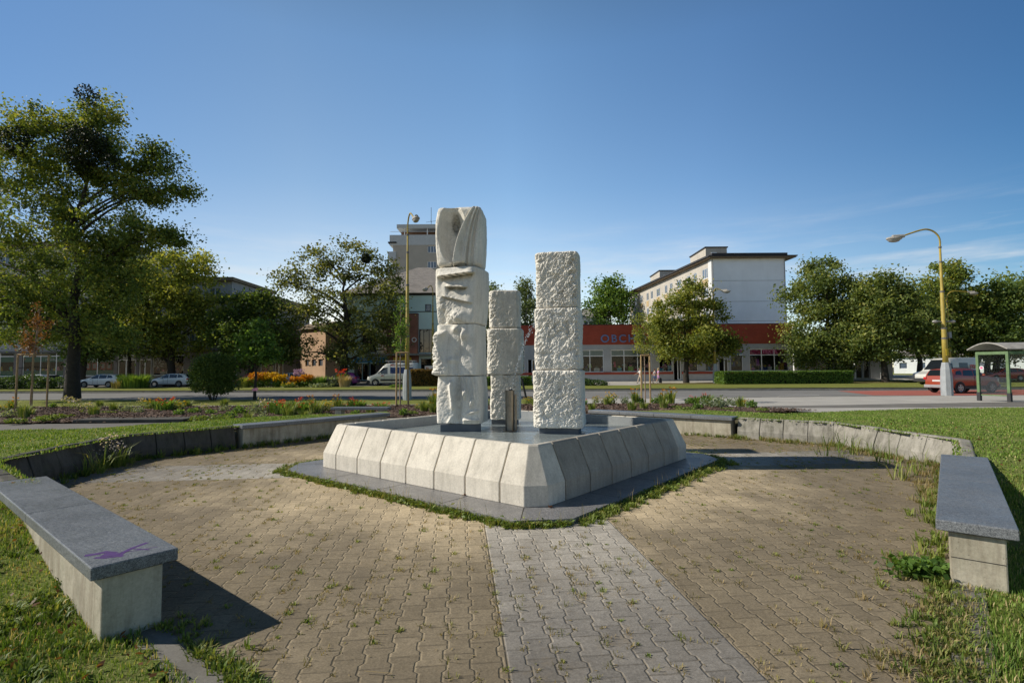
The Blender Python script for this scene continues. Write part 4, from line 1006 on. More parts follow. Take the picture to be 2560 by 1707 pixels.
mb = MB(); mb.box(lx(1876) + .08, lx(1973) - .08, .2, .23, ztr + .05, zwt - .1); mb.build('shop_sign', 'goods_1', shop)
mb = MB(); mb.box(SW - .02, SW + .38, -.5, 12.1, 0, ztop + .1); mb.build('end_wall', 'white_paint', shop)
# ---- its lower wing behind the big trees on the right
wy = 68.5; wx0 = fx(1989, wy)
wing = thing('shop_building', 'low grey shop wing with glass front and canopied entrance behind the right trees', 'building', (wx0, wy, 0))
def qx(px): return fx(px, wy) - wx0
W2 = qx(2232); zt2 = lz(872); zb2 = lz(929)
wl = [(1991, 2016), (2018, 2046), (2049, 2076), (2094, 2120)]
mb = MB(); wall_mesh(mb, 0, W2, 0, lz(846), 10, [(qx(a), qx(b), zb2, zt2) for a, b in wl] + [(qx(2140), qx(2176), .2, lz(896))], .25); mb.build('wall', 'facade_grey', wing)
for i, (a, b) in enumerate(wl):
    window(wing, qx(a), qx(b), zb2, zt2, (), (), glass='shop_glass', fw=.09); goods(wing, qx(a), qx(b), zb2, 3, seed=40 + i, hmax=1.0)
window(wing, qx(2140), qx(2158), .2, lz(896), name='door', glass='shop_glass', frame='door_grey', fw=.12); window(wing, qx(2158) + .05, qx(2176), .2, lz(896), name='door', glass='shop_glass', frame='door_grey', fw=.12)
mb = MB(); mb.box(.05, W2 - .05, 2.5, 2.6, .1, lz(850)); mb.build('interior', 'room_grey', wing)
pts = [(qx(2122), 3.2)] ; x0, x1 = qx(2120), qx(2190)
mb = MB(); arc = [(x0 + (x1 - x0) * i / 8, lz(890) + .45 * math.sin(math.pi * i / 8)) for i in range(9)]
mb.hexa([(x, -1.3, z) for x, z in arc] + [(x, -1.3, z - .06) for x, z in arc[::-1]], [(x, 0, z) for x, z in arc] + [(x, 0, z - .06) for x, z in arc[::-1]]); mb.build('canopy', 'shelter_roof', wing)
for x in (x0 + .1, x1 - .2): mb = MB(); mb.box(x, x + .12, -1.2, -1.08, 0, lz(890)); mb.build('canopy_post', 'white_frame', wing)

# ---- apartment slab behind the shop: long facade turned to the sun, blank gable to the street
ay = 78.0; ac = at(1786, 925, ay); ae = at(1577, 925, 117); aw = at(1969, 925, ay + .3)
ang = math.atan2(aw.y - ac.y, aw.x - ac.x)
apt = thing('apartment_block', 'five-storey apartment block with a blank white gable wall and two stair towers', 'building', (ac.x, ac.y, 0), 0)
gw = aw.x - ac.x; zt = fz(650, ay); fl = Vector((ae.x - ac.x, ae.y - ac.y)); fL = fl.length; fa = math.atan2(fl.y, fl.x)
mb = MB(); mb.box(.02, gw, 0, 38.6, 0, zt); mb.build('wall', 'facade_white', apt)
mb = MB()
for q in (705, 757, 806): z = fz(q, ay); mb = MB(); mb.box(.05, gw - .02, -.012, .0, z - .05, z + .01); mb.build('wall_joint', 'facade_grey', apt)
# long facade: own axis running away from the corner; x_local = distance along, y_local = outward(-)
T = Matrix.Translation((0, 0, 0)) @ Matrix.Rotation(fa, 4, 'Z') @ Matrix.Scale(1, 4)
wz = [(fz(694.5, ay), fz(668, ay))]; step = 3.03
rows = [(wz[0][0] - step * i, wz[0][1] - step * i) for i in range(5)]
cols = []
x = 1.3
k = 0
while x < fL - 2.2:
    w_ = 1.9 if k % 3 == 0 else 1.25; cols.append((x, x + w_)); x += w_ + (1.9 if k % 3 == 0 else 1.15 if k % 3 == 1 else 2.3); k += 1
T = Matrix(((-math.cos(fa), math.sin(fa), 0, fL * math.cos(fa)), (-math.sin(fa), -math.cos(fa) * -1, 0, fL * math.sin(fa)), (0, 0, 1, 0), (0, 0, 0, 1)))
# local frame with +x towards the street corner, +y into the building
ux = Vector((-math.cos(fa), -math.sin(fa), 0)); uy = Vector((-ux.y, ux.x, 0))
if uy.x < 0: uy = -uy
T = Matrix(((ux.x, uy.x, 0, fL * math.cos(fa)), (ux.y, uy.y, 0, fL * math.sin(fa)), (0, 0, 1, 0), (0, 0, 0, 1)))
fr_ = thing('front_wall', None, None); fr_.parent = apt; fr_.matrix_local = T
mb = MB(); ops = [(fL - b, fL - a, r0, r1) for a, b in cols for r0, r1 in rows]
wall_mesh(mb, 0, fL - 1.05, 0, zt - .02, 1.0, ops, .15); mb.T = None; mb.build('wall', 'facade_beige', fr_)
mb = MB(); mb.box(fL - 1.05, fL + .02, -.06, 1, 0, zt - .02); mb.build('corner_pier', 'white_paint', fr_)
for ci, (a, b) in enumerate(cols):
    for r0, r1 in rows:
        x0, x1 = fL - b, fL - a
        if r0 < 2: continue
        window(fr_, x0, x1, r0, r1, [x0 + (x1 - x0) * .38, x0 + (x1 - x0) * .70] if b - a > 1.5 else [(x0 + x1) / 2], (), 'white_paint', 'window_glass', .03, .1)
        if ci % 3 != 1: mb = MB(); mb.box(x0, x1, -.03, 0, r0 - 1.15, r0 - .06); mb.build('spandrel_panel', 'panel_yellow', fr_)
for q in (.10, gw - .12): mb = MB(); mb.tube([(q, -.06, 0), (q, -.06, zt - .1)], .055, 6); mb.build('downpipe', 'trim_grey', apt)
mb = MB(); o_ = 1.0
rp = [(-.55 , -.8), (gw + 1.3, -.8), (gw + 1.3, 39.5), (ae.x - ac.x - .9, fL + .6)]
mb.prism(rp, zt, zt + .16); mb.build('eave', 'eave_brown', apt)
rp2 = [(-.1, -.5), (gw + .15, -.5), (gw + .15, 39.2), (ae.x - ac.x - .5, fL + .4)]
rp1 = [(-.75, -.9), (gw + 1.45, -.9), (gw + 1.45, 39.6), (ae.x - ac.x - 1.1, fL + .7)]
mb = MB(); mb.prism(rp1, zt + .16, zt + .30); mb.prism(rp2, zt + .30, zt + .72); mb.build('roof', 'roof_dark', apt)
def stair(px0, pxm, px1, pt, pb, Y, dep):
    p0, pm, p1 = at(px0, pt, Y + dep), at(pxm, pt, Y), at(px1, pt, Y)
    x0, x1, y0 = pm.x - ac.x, p1.x - ac.x, pm.y - ac.y; z1 = fz(pt + 2, Y)
    mb = MB(); mb.box(x0, x1, y0, y0 + dep, zt, z1); b = mb.build('stair_tower', ['facade_beige'], apt)
    mb = MB(); mb.box(x0 - .15, x1 + .15, y0 - .15, y0 + dep + .15, z1, z1 + .18); mb.build('tower_roof', 'roof_dark', b)
    mb = MB(); mb.box(x0 + (x1 - x0) * .25, x0 + (x1 - x0) * .52, y0 - .04, y0 + .05, z1 - 2.1, z1 - .75); mb.build('tower_window', 'facade_white', b)
    for q in (.3, .62): mb = MB(); mb.box(x0 - .03, x0 + .03, y0 + dep * q, y0 + dep * q + .45, z1 - 3.2, z1 - 1.6); mb.build('tower_slit', 'eave_brown', b)
stair(1724, 1764, 1817, 621, 665, 86, 7.5); stair(1628, 1649, 1691, 678, 708, 104, 7.0)
# ---- small pale house far behind the shop roof
hy = 120; h0, h1 = at(1440, 925, hy), at(1492, 925, hy)
hs = thing('white_house', 'small far white house with pale pitched roof left of the apartment block', 'house', (h0.x, hy, 0))
w_ = h1.x - h0.x + 3; zz = fz(795, hy); zr = fz(768, hy)
mb = MB(); wall_mesh(mb, 0, w_, 0, zz, 8, [(w_ * q, w_ * q + .9, zz - 2.2, zz - .8) for q in (.1, .25, .4, .55, .7)], .15); mb.build('wall', 'facade_white', hs)
for q in (.1, .25, .4, .55, .7): window(hs, w_ * q, w_ * q + .9, zz - 2.2, zz - .8)
mb = MB(); mb.hexa([(-.5, -.6, zz), (w_ + .5, -.6, zz), (w_ + .5, 8.6, zz), (-.5, 8.6, zz)], [(2.5, 3.6, zr), (w_ - .5, 3.6, zr), (w_ - .5, 4.4, zr), (2.5, 4.4, zr)]); mb.build('roof', 'lamp_grey', hs)
# ---- mint building with the brick block and hipped slate roof
my = 68.0; mx0 = fx(858, my); mint = thing('mint_building', 'pale mint building with red brick block and grey hipped slate roof', 'building', (mx0, my, 0))
def ux_(px): return fx(px, my) - mx0
def uz(py): return fz(py, my, 1000)
MW = ux_(1150); ze = uz(734); zl = uz(886)
gl = (ux_(1047), ux_(1086), uz(882), uz(823)); w1 = (ux_(1062), ux_(1078), uz(778), uz(761)); w2 = (ux_(1094), ux_(1110), uz(778), uz(761)); w3 = (ux_(905), ux_(940), uz(880), uz(820))
fronts = [(ux_(892), ux_(905), .5, uz(908)), (ux_(906), ux_(920), .5, uz(908)), (ux_(925), ux_(940), .45, uz(908)), (ux_(1052), ux_(1090), .5, uz(897))]
mb = MB(); wall_mesh(mb, 0, MW, .2, ze, 22, [gl, w1, w2, w3] + fronts, .3); mb.build('wall', 'facade_mint', mint)
mb = MB(); mb.box(.1, MW - .1, 1.5, 1.6, .3, ze - .1); mb.build('interior', 'dark_interior', mint)
window(mint, *gl, [gl[0] + (gl[1] - gl[0]) * .3, gl[0] + (gl[1] - gl[0]) * .65], (), 'metal_dark', 'car_glass'); window(mint, *w3, [], (), 'metal_dark', 'car_glass')
for q in (w1, w2): window(mint, *q, (), (), 'metal_dark')
for q in fronts: window(mint, *q, (), (), 'metal_dark', 'shop_glass')
mb = MB(); mb.box(-.02, MW, -.05, 0, uz(780.5), uz(778.5)); mb.box(-.02, MW, -.05, 0, ze - .25, ze); mb.build('ledge', 'roof_dark', mint)
mb = MB(); mb.box(ux_(970), ux_(1046.5), -.9, 0, zl + .1, uz(786.5)); bk = mb.build('brick_block', 'brick_red', mint)
mb = MB(); mb.box(ux_(968), ux_(1047), -.95, 0, uz(786.5), uz(785)); mb.build('coping', 'roof_dark', bk)
text(bk, 'K O', ux_(1017), uz(856), .82, 'letter_white', -.98)
mb = MB(); mb.box(ux_(925), ux_(1096), -1.6, 0, zl - .16, zl + .08); mb.build('canopy', 'kerb_stone', mint)
mb = MB(); mb.box(ux_(870), ux_(970), -.16, 0, uz(905), uz(893.5)); sg = mb.build('shop_sign', 'sign_blue', mint)
text(sg, 'Spořit.', ux_(900), uz(901.5), .42, 'letter_white', -.18); text(sg, 'Spořit.', ux_(931), uz(901.5), .42, 'letter_white', -.18)
mb = MB(); mb.box(ux_(845), ux_(970.5), -.1, 0, .45, uz(905)); 
mb = MB(); mb.box(ux_(970), ux_(1047), -.35, 0, .3, zl - .17); mb.build('shop_front', 'brick_red', mint)
mb = MB(); mb.box(ux_(985), ux_(1030), -.5, -.36, uz(901.5), uz(893.5)); mb.build('shop_sign', 'sign_yellow', mint)
for a, b in ((886, 892.5), (920.5, 924.5), (940.5, 970)):
    mb = MB(); mb.box(ux_(a), ux_(b), -.06, 0, .4, uz(905)); mb.build('shop_front', 'metal_dark', mint)
mb = MB(); a = ux_(812); zp = uz(670) + 2.1; mb.hexa([(-.6, -.7, ze), (MW + .6, -.7, ze), (MW + .6, 22.6, ze), (-.6, 22.6, ze)], [(ux_(1005), 10.8, zp), (ux_(1045), 10.8, zp), (ux_(1045), 11.2, zp), (ux_(1005), 11.2, zp)]); mb.build('roof', 'roof_slate', mint)
# ---- tower block behind it
ty = 108.0; tx0 = fx(981, ty); tw = thing('tower_block', 'grey-brown tower block with white parapet, corner balconies and roof terrace', 'building', (tx0, ty, 0))
def vx(px): return fx(px, ty) - tx0
def vz(py): return fz(py, ty, 1040)
TW = vx(1160); zp0, zp1 = vz(613), vz(587.5)
wr = [(vx(1068), vx(1091), vz(632 + 38.5 * i), vz(614.5 + 38.5 * i)) for i in range(6)]
mb = MB(); wall_mesh(mb, 0, TW, 0, zp0, 16, wr, .2); mb.build('wall', 'facade_tan', tw)
for q in wr: window(tw, *q, [q[0] + (q[1] - q[0]) * .36, q[0] + (q[1] - q[0]) * .68], fw=.12)
mb = MB(); mb.box(vx(972.5), TW, -.1, 16, zp0, zp1); mb.build('parapet', 'facade_pale', tw)
mb = MB(); mb.box(vx(994), TW - 1, 3.0, 14, zp1, vz(571)); mb.build('penthouse', 'penthouse_brown', tw)
mb = MB(); mb.box(vx(989), TW, .4, 15, vz(569), vz(559.5)); mb.build('roof', 'facade_pale', tw)
mb = MB()
for q in (1007, 1065): mb.box(vx(q), vx(q) + .18, .8, .95, zp1, vz(569))
mb.box(vx(974), TW, .1, .14, zp1 + .7, zp1 + .78); mb.build('terrace_railing', 'white_frame', tw)
for i in range(4):
    a = vz(647 + 39 * i); mb = MB(); mb.box(vx(969), vx(989), -.35, 4.2, a, vz(629.5 + 39 * i)); mb.box(vx(969), vx(984), -.3, 4.2, a - .25, a)
    mb.build('balcony', 'facade_pale', tw)
mb = MB(); mb.box(vx(969), vx(990), -.4, 4.2, vz(608), vz(605)); mb.build('balcony_roof', 'roof_dark', tw)
q = vx(1070); zr = vz(559.5); mb = MB(); mb.tube([(q, 4, zr), (q, 4, zr + 4.6)], .05, 5); mb.tube([(q - 1.1, 4, zr + 1.4), (q + 1.0, 4, zr + 1.7)], .035, 5); mb.tube([(q, 3.2, zr + 1.6), (q, 4.8, zr + 1.6)], .035, 5); mb.build('antenna', 'metal_dark', tw)
# ---- left side: apartment blocks over shops, mostly behind trees
def block_building(label, pxa, pxb, ptop, Y, wall, base=.45, floors=4, wstep=2.6, roof='eave_brown', dep=12, zshop=4.6):
    x0 = fx(pxa, Y); x1 = fx(pxb, Y); zt_ = fz(ptop, Y, (pxa + pxb) / 2); Wd = x1 - x0
    t = thing('apartment_building', label, 'building', (x0, Y, 0)); ops = []
    fh = (zt_ - zshop - .3) / floors; x = 1.2
    while x < Wd - 2:
        for f in range(floors): ops.append((x, x + 1.5, zshop + f * fh + .95, zshop + f * fh + .95 + min(1.5, fh - 1.2)))
        x += wstep
    mb = MB(); wall_mesh(mb, 0, Wd, zshop - .3, zt_, dep, ops, .2); mb.build('wall', wall, t)
    for o in ops: window(t, *o, [(o[0] + o[1]) / 2])
    mb = MB(); mb.box(-.5, Wd + .5, -.8, dep + .6, zt_, zt_ + .45); mb.build('roof', roof, t)
    return t, Wd
LY = 71.0
A_, aW = block_building('tall grey apartment building over the shops behind the big dark tree', -330, 302, 617, LY, 'facade_grey', floors=4)
B_, bW = block_building('lower grey apartment building with flat roof behind the yellow-green tree', 302.6, 576, 704, LY + .8, 'facade_grey', floors=3)
C_, cW = block_building('brown-roofed grey house end between the trees left of the peach house', 577, 690, 752, LY + 3, 'facade_dark', floors=2)
ax0 = fx(-330, LY)
def ax(px): return fx(px, LY) - ax0
def az(py): return fz(py, LY, 200)
wl = [(-190, -120, (-155,)), (-110, -40, (-75,)), (-30, 42, (6,)), (63, 166, (107, 146)), (205, 291, (248.5,)), (386, 465, (424.5,)), (545, 597, (570,)), (655, 688, ())]
dl = [(300, 345), (353, 384), (690, 712)]
zt_, zb_, ztr_ = az(879), az(940), az(890)
shopA = thing('shop_front_row', 'row of dark shop fronts with white window frames along the left street', 'building', (ax0, LY - .5, 0))
SWd = ax(750); mb = MB(); wall_mesh(mb, 0, SWd, 0, 4.3, 6, [(ax(a), ax(b), zb_, zt_) for a, b, _ in wl] + [(ax(a), ax(b), .46, az(899)) for a, b in dl], .22); mb.build('wall', 'brick_grey', shopA)
mb = MB(); mb.box(-.1, SWd + .1, -.12, 6, 4.3, 4.55); mb.build('cornice', 'facade_dark', shopA)
mb = MB(); mb.box(.1, SWd - .1, 2.0, 2.1, .3, 4.2); mb.build('interior', 'dark_interior', shopA)
for i, (a, b, ml) in enumerate(wl):
    window(shopA, ax(a), ax(b), zb_, zt_, [ax(q) for q in ml], [ztr_], glass='shop_glass', fw=.10); goods(shopA, ax(a), ax(b), zb_ + .05, 3, seed=60 + i, hmax=.9)
    if i < 5:
        mb = MB(); mb.box(ax(a) + .12, ax(b) - .12, .2, .215, zb_ + .1, zb_ + .75); mb.box(ax(a) + .12, ax(b) - .12, .2, .215, ztr_ - .75, ztr_ - .1); mb.build('window_sticker', 'sign_green', shopA)
for a in (218, 235, 256, 271):
    mb = MB(); mb.box(ax(a), ax(a) + .62, .19, .2, az(924), az(908)); f = mb.build('poster', 'sign_red', shopA)
    mb = MB(); mb.box(ax(a) + .1, ax(a) + .5, .18, .189, az(921), az(910)); mb.build('picture', 'trim_grey', f)
for a, b in dl: window(shopA, ax(a), ax(b), .46, az(899), [ax(a + (b - a) * .45)], (), name='door', glass='shop_glass', fw=.13)
mb = MB(); mb.box(ax(301), ax(344), -.02, .1, az(897), az(881)); mb.build('shop_sign', 'facade_beige', shopA)
text(shopA, 'KVĚTINÁŘSTVÍ', ax(390), az(905), .74, 'letter_white', .17, ext=.005, sx=.74)
text(shopA, 'PRODEJNA', ax(440), az(914.5), .40, 'sign_yellow', .17, ext=.005, sx=.7)
mb = MB(); 
for k in range(7):
    a_ = k * .9; mb.add([(ax(398) + .1 * math.cos(a_), .17, az(913) + .08 * math.sin(a_)), (ax(398) + .85 * math.cos(a_ + .12), .17, az(913) + .42 * math.sin(a_ + .12)), (ax(398) + .85 * math.cos(a_ + .5), .17, az(913) + .42 * math.sin(a_ + .5))], [(0, 1, 2)])
mb.build('flower_picture', 'letter_white', shopA)
text(shopA, 'Nabídka', ax(118), az(901), .45, 'letter_white', .17, ext=.005)
mb = MB(); mb.box(ax(704), ax(731), -.1, 0, az(892), az(880)); mb.build('shop_sign', 'facade_pale', shopA)
mb = MB(); mb.box(ax(694), ax(729), -.08, 0, az(906), az(893.5)); mb.build('shop_sign', 'sign_green', shopA)
mb = MB(); mb.box(ax(732), ax(738), -.5, -.1, az(888), az(873)); mb.build('shop_sign', 'letter_white', shopA)
# dark low block at the end of the row
dx0 = fx(672, LY - .6); dk = thing('dark_building', 'low dark grey flat-roofed building at the right end of the shop row', 'building', (dx0, LY - .7, 0))
mb = MB(); mb.box(0, fx(746, LY) - dx0, 0, 9, az(878), fz(815, LY, 700)); mb.build('wall', 'facade_dark', dk)
mb = MB(); mb.box(-.1, fx(746, LY) - dx0 + .1, -.1, 9.1, fz(815, LY, 700), fz(815, LY, 700) + .15); mb.build('roof_edge', 'roof_dark', dk)
mb = MB(); mb.box(fx(744, LY) - dx0, fx(746.5, LY) - dx0, -.05, 8, 0, az(878)); mb.build('side_wall', 'facade_dark', dk)
# peach house
py_ = 68.0; p0 = at(750, 925, py_ + 2.2); p1 = at(813, 925, py_ - 1.5); pa = math.atan2(p1.y - p0.y, p1.x - p0.x); pL = math.hypot(p1.x - p0.x, p1.y - p0.y)
pe = thing('peach_house', 'sunlit peach-coloured house with three small windows beside the bare-limbed tree', 'house', (p0.x, p0.y, 0), pa)
zt_ = fz(822, py_, 780); wn_ = [(pL * a, pL * b, fz(915, py_, 780), fz(898, py_, 780)) for a, b in ((.22, .36), (.48, .64), (.74, .9))]
mb = MB(); wall_mesh(mb, 0, pL, 0, zt_, 3, wn_, .2); mb.build('wall', 'facade_peach', pe)
for q in wn_: window(pe, *q, [(q[0] + q[1]) / 2], frame='eave_brown')
mb = MB(); mb.hexa([(-.4, -.4, zt_), (pL + .3, -.4, zt_), (pL + .3, 3.4, zt_), (-.4, 3.4, zt_)], [(-.4, 1.3, zt_ + .9), (pL + .3, 1.3, zt_ + .9), (pL + .3, 1.7, zt_ + .9), (-.4, 1.7, zt_ + .9)]); mb.build('roof', 'eave_brown', pe)
# pale annex left of the mint building
a0 = fx(811, 72); an = thing('pale_annex', 'pale blank-walled annex between the peach house and the mint building', 'building', (a0, 72, 0))
mb = MB(); mb.box(0, fx(866, 72) - a0, 0, 6, 0, fz(845, 72, 830)); mb.build('wall', 'facade_pale', an)
mb = MB(); mb.box(-.1, fx(866, 72) - a0 + .1, -.1, 6.1, fz(845, 72, 830), fz(845, 72, 830) + .15); mb.build('roof', 'roof_dark', an)
# bright house far off behind the right trees
r0, r1 = at(2235, 925, 118), at(2600, 925, 104)
fh = thing('white_house', 'long bright white house glimpsed under the trees at the far right', 'house', (r0.x, r0.y, 0), math.atan2(r1.y - r0.y, r1.x - r0.x))
hl_ = math.hypot(r1.x - r0.x, r1.y - r0.y); mb = MB(); opz = [(i * 3.2 + 1, i * 3.2 + 2.4, 1.3, 2.6) for i in range(int(hl_ / 3.2) - 1)]
mb = MB(); wall_mesh(mb, 0, hl_, 0, 4.0, 8, opz, .2); mb.build('wall', 'facade_white', fh)
for o in opz[:12]: window(fh, *o)
mb = MB(); mb.hexa([(-.5, -.6, 4.0), (hl_ + .5, -.6, 4.0), (hl_ + .5, 8.6, 4.0), (-.5, 8.6, 4.0)], [(1, 3.6, 5.6), (hl_ - 1, 3.6, 5.6), (hl_ - 1, 4.4, 5.6), (1, 4.4, 5.6)]); mb.build('roof', 'roof_slate', fh)
# ================================================================== TREES
def add_tubes(name, paths, mat, parent):
    mb = MB()
    for pts, rad, n in paths: mb.tube(pts, rad, n, caps=False)
    return mb.build(name, mat, parent, smooth=True)
def bez(a, b, c, n=6):
    a, b, c = np.array(a), np.array(b), np.array(c); t = np.linspace(0, 1, n)[:, None]
    return a * (1 - t) ** 2 + 2 * b * t * (1 - t) + c * t * t
def tree(name, label, base, th, tr, blobs, nleaf, lsize, cr_, leaf, bark='bark', nlimb=12, seed=1, group=None, shell=.45, flat=.65, droop=0.0, top=None, cat='tree', balls=(), lean=(0, 0), open_=0.0):
    """trunk of height th and radius tr; crown = leaf clusters filling the ellipsoids (dx,dy,dz,rx,ry,rz,clusters)"""
    global RNG
    RNG = np.random.default_rng(seed); rg = random.Random(seed)
    t = thing(name, label, cat, base, 0, group)
    C = []
    for (dx, dy, dz, rx, ry, rz, n) in blobs:
        u = rotv(n); r = (shell + (1 - shell) * RNG.uniform(0, 1, n)) ** .6
        C.append(np.array([dx, dy, dz]) + u * r[:, None] * np.array([rx, ry, rz]))
    C = np.concatenate(C); C = C[C[:, 2] > th * .45]
    ztop = top or (C[:, 2].max() * .80)
    wob = [(0, 0, -.15)] + [(lean[0] * q + rg.gauss(0, .02) * ztop * q, lean[1] * q + rg.gauss(0, .02) * ztop * q, ztop * q) for q in (.12, .25, .4, .55, .7, .85, 1)]
    trad = [tr * 1.35] + [tr * (1 - .9 * q) + .02 for q in (.05, .25, .4, .55, .7, .85, 1)]
    paths = [(wob, trad, 10)]; W_ = np.array(wob)
    def on_trunk(z):
        i = np.clip(np.searchsorted(W_[:, 2], z), 1, len(W_) - 1); a, b = W_[i - 1], W_[i]; q = (z - a[2]) / (b[2] - a[2]); return a + (b - a) * np.clip(q, 0, 1)
    order = list(range(len(C))); rg.shuffle(order); node = [np.array(w) for w in wob[3:]]; nrad = [tr * .3] * len(node)
    for k, i in enumerate(order):
        c = C[i]; 
        if k < nlimb:
            z0 = max(th * .8, min(c[2] - .35 * math.hypot(c[0], c[1]) - .6, ztop * .9)); a = on_trunk(z0); r0 = max(.03, tr * .42 * (1 - .5 * z0 / ztop))
            p = bez(a, (a + c) / 2 + np.array([0, 0, .25 * math.hypot(c[0] - a[0], c[1] - a[1])]), c, 7); paths.append((p, list(np.linspace(r0, .02, 7)), 6))
            for q in p[2:]: node.append(q); nrad.append(r0 * .5)
        else:
            N_ = np.array(node); dd = np.linalg.norm(N_ - c, axis=1) + 1.2 * np.maximum(0, N_[:, 2] - c[2]); j = int(dd.argmin()); a = N_[j]
            p = bez(a, (a + c) / 2 + np.array([0, 0, .12 * np.linalg.norm(c - a)]), c, 4); r0 = min(.07, max(.018, nrad[j] * .6)); paths.append((p, list(np.linspace(r0, .01, 4)), 4)); node.append(p[2]); nrad.append(r0 * .5)
    add_tubes('trunk', paths, bark, t)
    k = RNG.integers(0, len(C), nleaf); sz = RNG.uniform(.55, 1.35, len(C))
    off = RNG.normal(size=(nleaf, 3)) * cr_ * sz[k][:, None] * np.array([1, 1, flat]); P = C[k] + off
    if droop: P[:, 2] -= droop * np.abs(RNG.normal(size=nleaf)) * 1.0
    V, F = leaves(P, lsize, up=.55)
    ctint = RNG.normal(0, .16, len(C)); h = (C[:, 2] - C[:, 2].min()) / np.ptp(C[:, 2])
    tint = np.clip(.40 + ctint[k] + .12 * (h[k] - .5) + RNG.normal(0, .23, nleaf) + .10 * off[:, 2] / cr_, 0, 1)
    npmesh('crown', V, F, leaf, tint, t)
    for (x, y, z, r, n) in balls:          # mistletoe
        u = rotv(n); P = np.array([x, y, z]) + u * (RNG.uniform(.2, 1, n) ** .45 * r)[:, None]
        V, F = leaves(P, lsize * .8, up=.1); npmesh('mistletoe', V, F, 'leaf_mistletoe', np.clip(RNG.normal(.25, .15, n), 0, 1), t)
    return t
def gp(px, Y, z=0.0): return (at(px, 925, Y).x, Y, z)
K = lambda px, Y: px * Y / FPX           # photo px to metres at distance Y

# the big dark tree on the left
Y1 = 34.0; m_ = Y1 / FPX
def bl1(px, py, rx, ry, n, dy=0.0, rd=None):   # blob from photo centre/radii, relative to trunk foot at (183, 995)
    return ((px - 183) * m_, dy, (995 - py) * m_, rx * m_, (rd or max(rx, ry)) * m_, ry * m_, n)
tree('broadleaf_tree', 'very tall dark broadleaf tree with mistletoe clumps, largest tree on the left', gp(183, Y1), 5.0, .36,
     [bl1(228, 262, 38, 38, 14), bl1(215, 320, 50, 40, 18), bl1(235, 400, 45, 50, 18), bl1(85, 275, 70, 30, 16), bl1(70, 340, 80, 45, 22), bl1(10, 420, 90, 60, 26), bl1(150, 430, 90, 60, 30), bl1(310, 455, 60, 36, 18), bl1(388, 395, 30, 40, 13), bl1(330, 400, 40, 26, 9), bl1(440, 470, 32, 16, 8),
      bl1(380, 480, 40, 26, 10), bl1(60, 540, 120, 80, 40), bl1(230, 560, 120, 70, 40), bl1(330, 590, 80, 40, 20), bl1(425, 590, 50, 22, 12), bl1(30, 680, 130, 90, 40), bl1(180, 690, 130, 90, 50), bl1(300, 700, 80, 70, 24), bl1(30, 800, 130, 60, 28), bl1(170, 800, 100, 50, 28), bl1(-130, 560, 110, 240, 56),
      bl1(270, 850, 50, 36, 10)], 82000, .19, .44, 'leaf_olive', nlimb=30, seed=11, balls=[((235 - 183) * m_, -1.5, (995 - 385) * m_, 1.25, 1500), ((215 - 183) * m_, -1.0, (995 - 345) * m_, 1.0, 900), ((90 - 183) * m_, -2, (995 - 370) * m_, .95, 900), ((268 - 183) * m_, -1.5, (995 - 372) * m_, .75, 600), ((320 - 183) * m_, -2, (995 - 425) * m_, .55, 350), ((225 - 183) * m_, -1, (995 - 240) * m_, .7, 450), ((225 - 183) * m_, -1, (995 - 425) * m_, .8, 450)])
def ptree(name, label, px, py0, Y, blobs, nleaf, ls, cl, leaf, trw, z0=0.0, th=3.0, **kw):
    mm = Y / FPX; bs = [((bx - px) * mm, kw.get('dyy', 0), (py0 - by) * mm, rx * mm, max(rx, ry) * mm * .9, ry * mm, n) for bx, by, rx, ry, n in blobs]
    kw.pop('dyy', None)
    return tree(name, label, gp(px, Y, z0), th, trw, bs, nleaf, ls, cl, leaf, **kw)
ptree('broadleaf_tree', 'yellow-green tree right of the big dark tree, its trunk before the flower shop', 428, 958, 62.5, [(450, 650, 72, 45, 22), (380, 690, 80, 60, 28), (480, 720, 62, 70, 28), (410, 780, 100, 70, 36), (340, 740, 60, 70, 20), (480, 820, 60, 60, 20), (400, 850, 80, 40, 18), (300, 800, 60, 80, 22)], 26000, .34, .75, 'leaf_yellow_green', .42, seed=21, nlimb=14)
ptree('broadleaf_tree', 'dark shaded tree just behind the big dark tree trunk', 203, 958, 61, [(200, 740, 130, 90, 40), (90, 780, 110, 80, 30), (280, 820, 80, 60, 24), (230, 860, 60, 40, 14)], 17000, .36, .8, 'leaf_dark', .42, seed=22, nlimb=10)
ptree('broadleaf_tree', 'thin dark tree with its trunk beside the glazed shop door', 323, 952, 65, [(320, 780, 70, 90, 30), (330, 700, 60, 60, 18)], 9000, .36, .8, 'leaf_dark', .2, seed=23, nlimb=8)
ptree('broadleaf_tree', 'dark two-lobed tree before the low grey buildings, left of the bare-limbed tree', 626, 955, 62, [(590, 760, 42, 42, 16), (655, 760, 50, 45, 20), (620, 830, 85, 60, 34), (700, 810, 42, 50, 16), (560, 810, 40, 60, 16), (680, 870, 55, 35, 14), (595, 880, 40, 30, 10)], 17000, .34, .68, 'leaf_dark', .38, seed=24, nlimb=12)
ptree('broadleaf_tree', 'sparse wide tree with dark limbs showing through olive foliage, left of the yellow lamp', 860, 955, 62, [(850, 630, 75, 35, 16), (780, 660, 60, 50, 18), (930, 660, 55, 45, 16), (740, 740, 50, 70, 18), (850, 730, 100, 70, 34), (960, 730, 45, 80, 24), (800, 830, 90, 60, 24), (925, 840, 75, 70, 34), (880, 880, 60, 35, 12), (700, 700, 25, 40, 6), (985, 745, 28, 60, 12)], 16500, .33, .62, 'leaf_brownish', .5, seed=25, nlimb=24, open_=.3, balls=[(K(931 - 860, 62), -3, K(955 - 651, 62), .55, 500)])
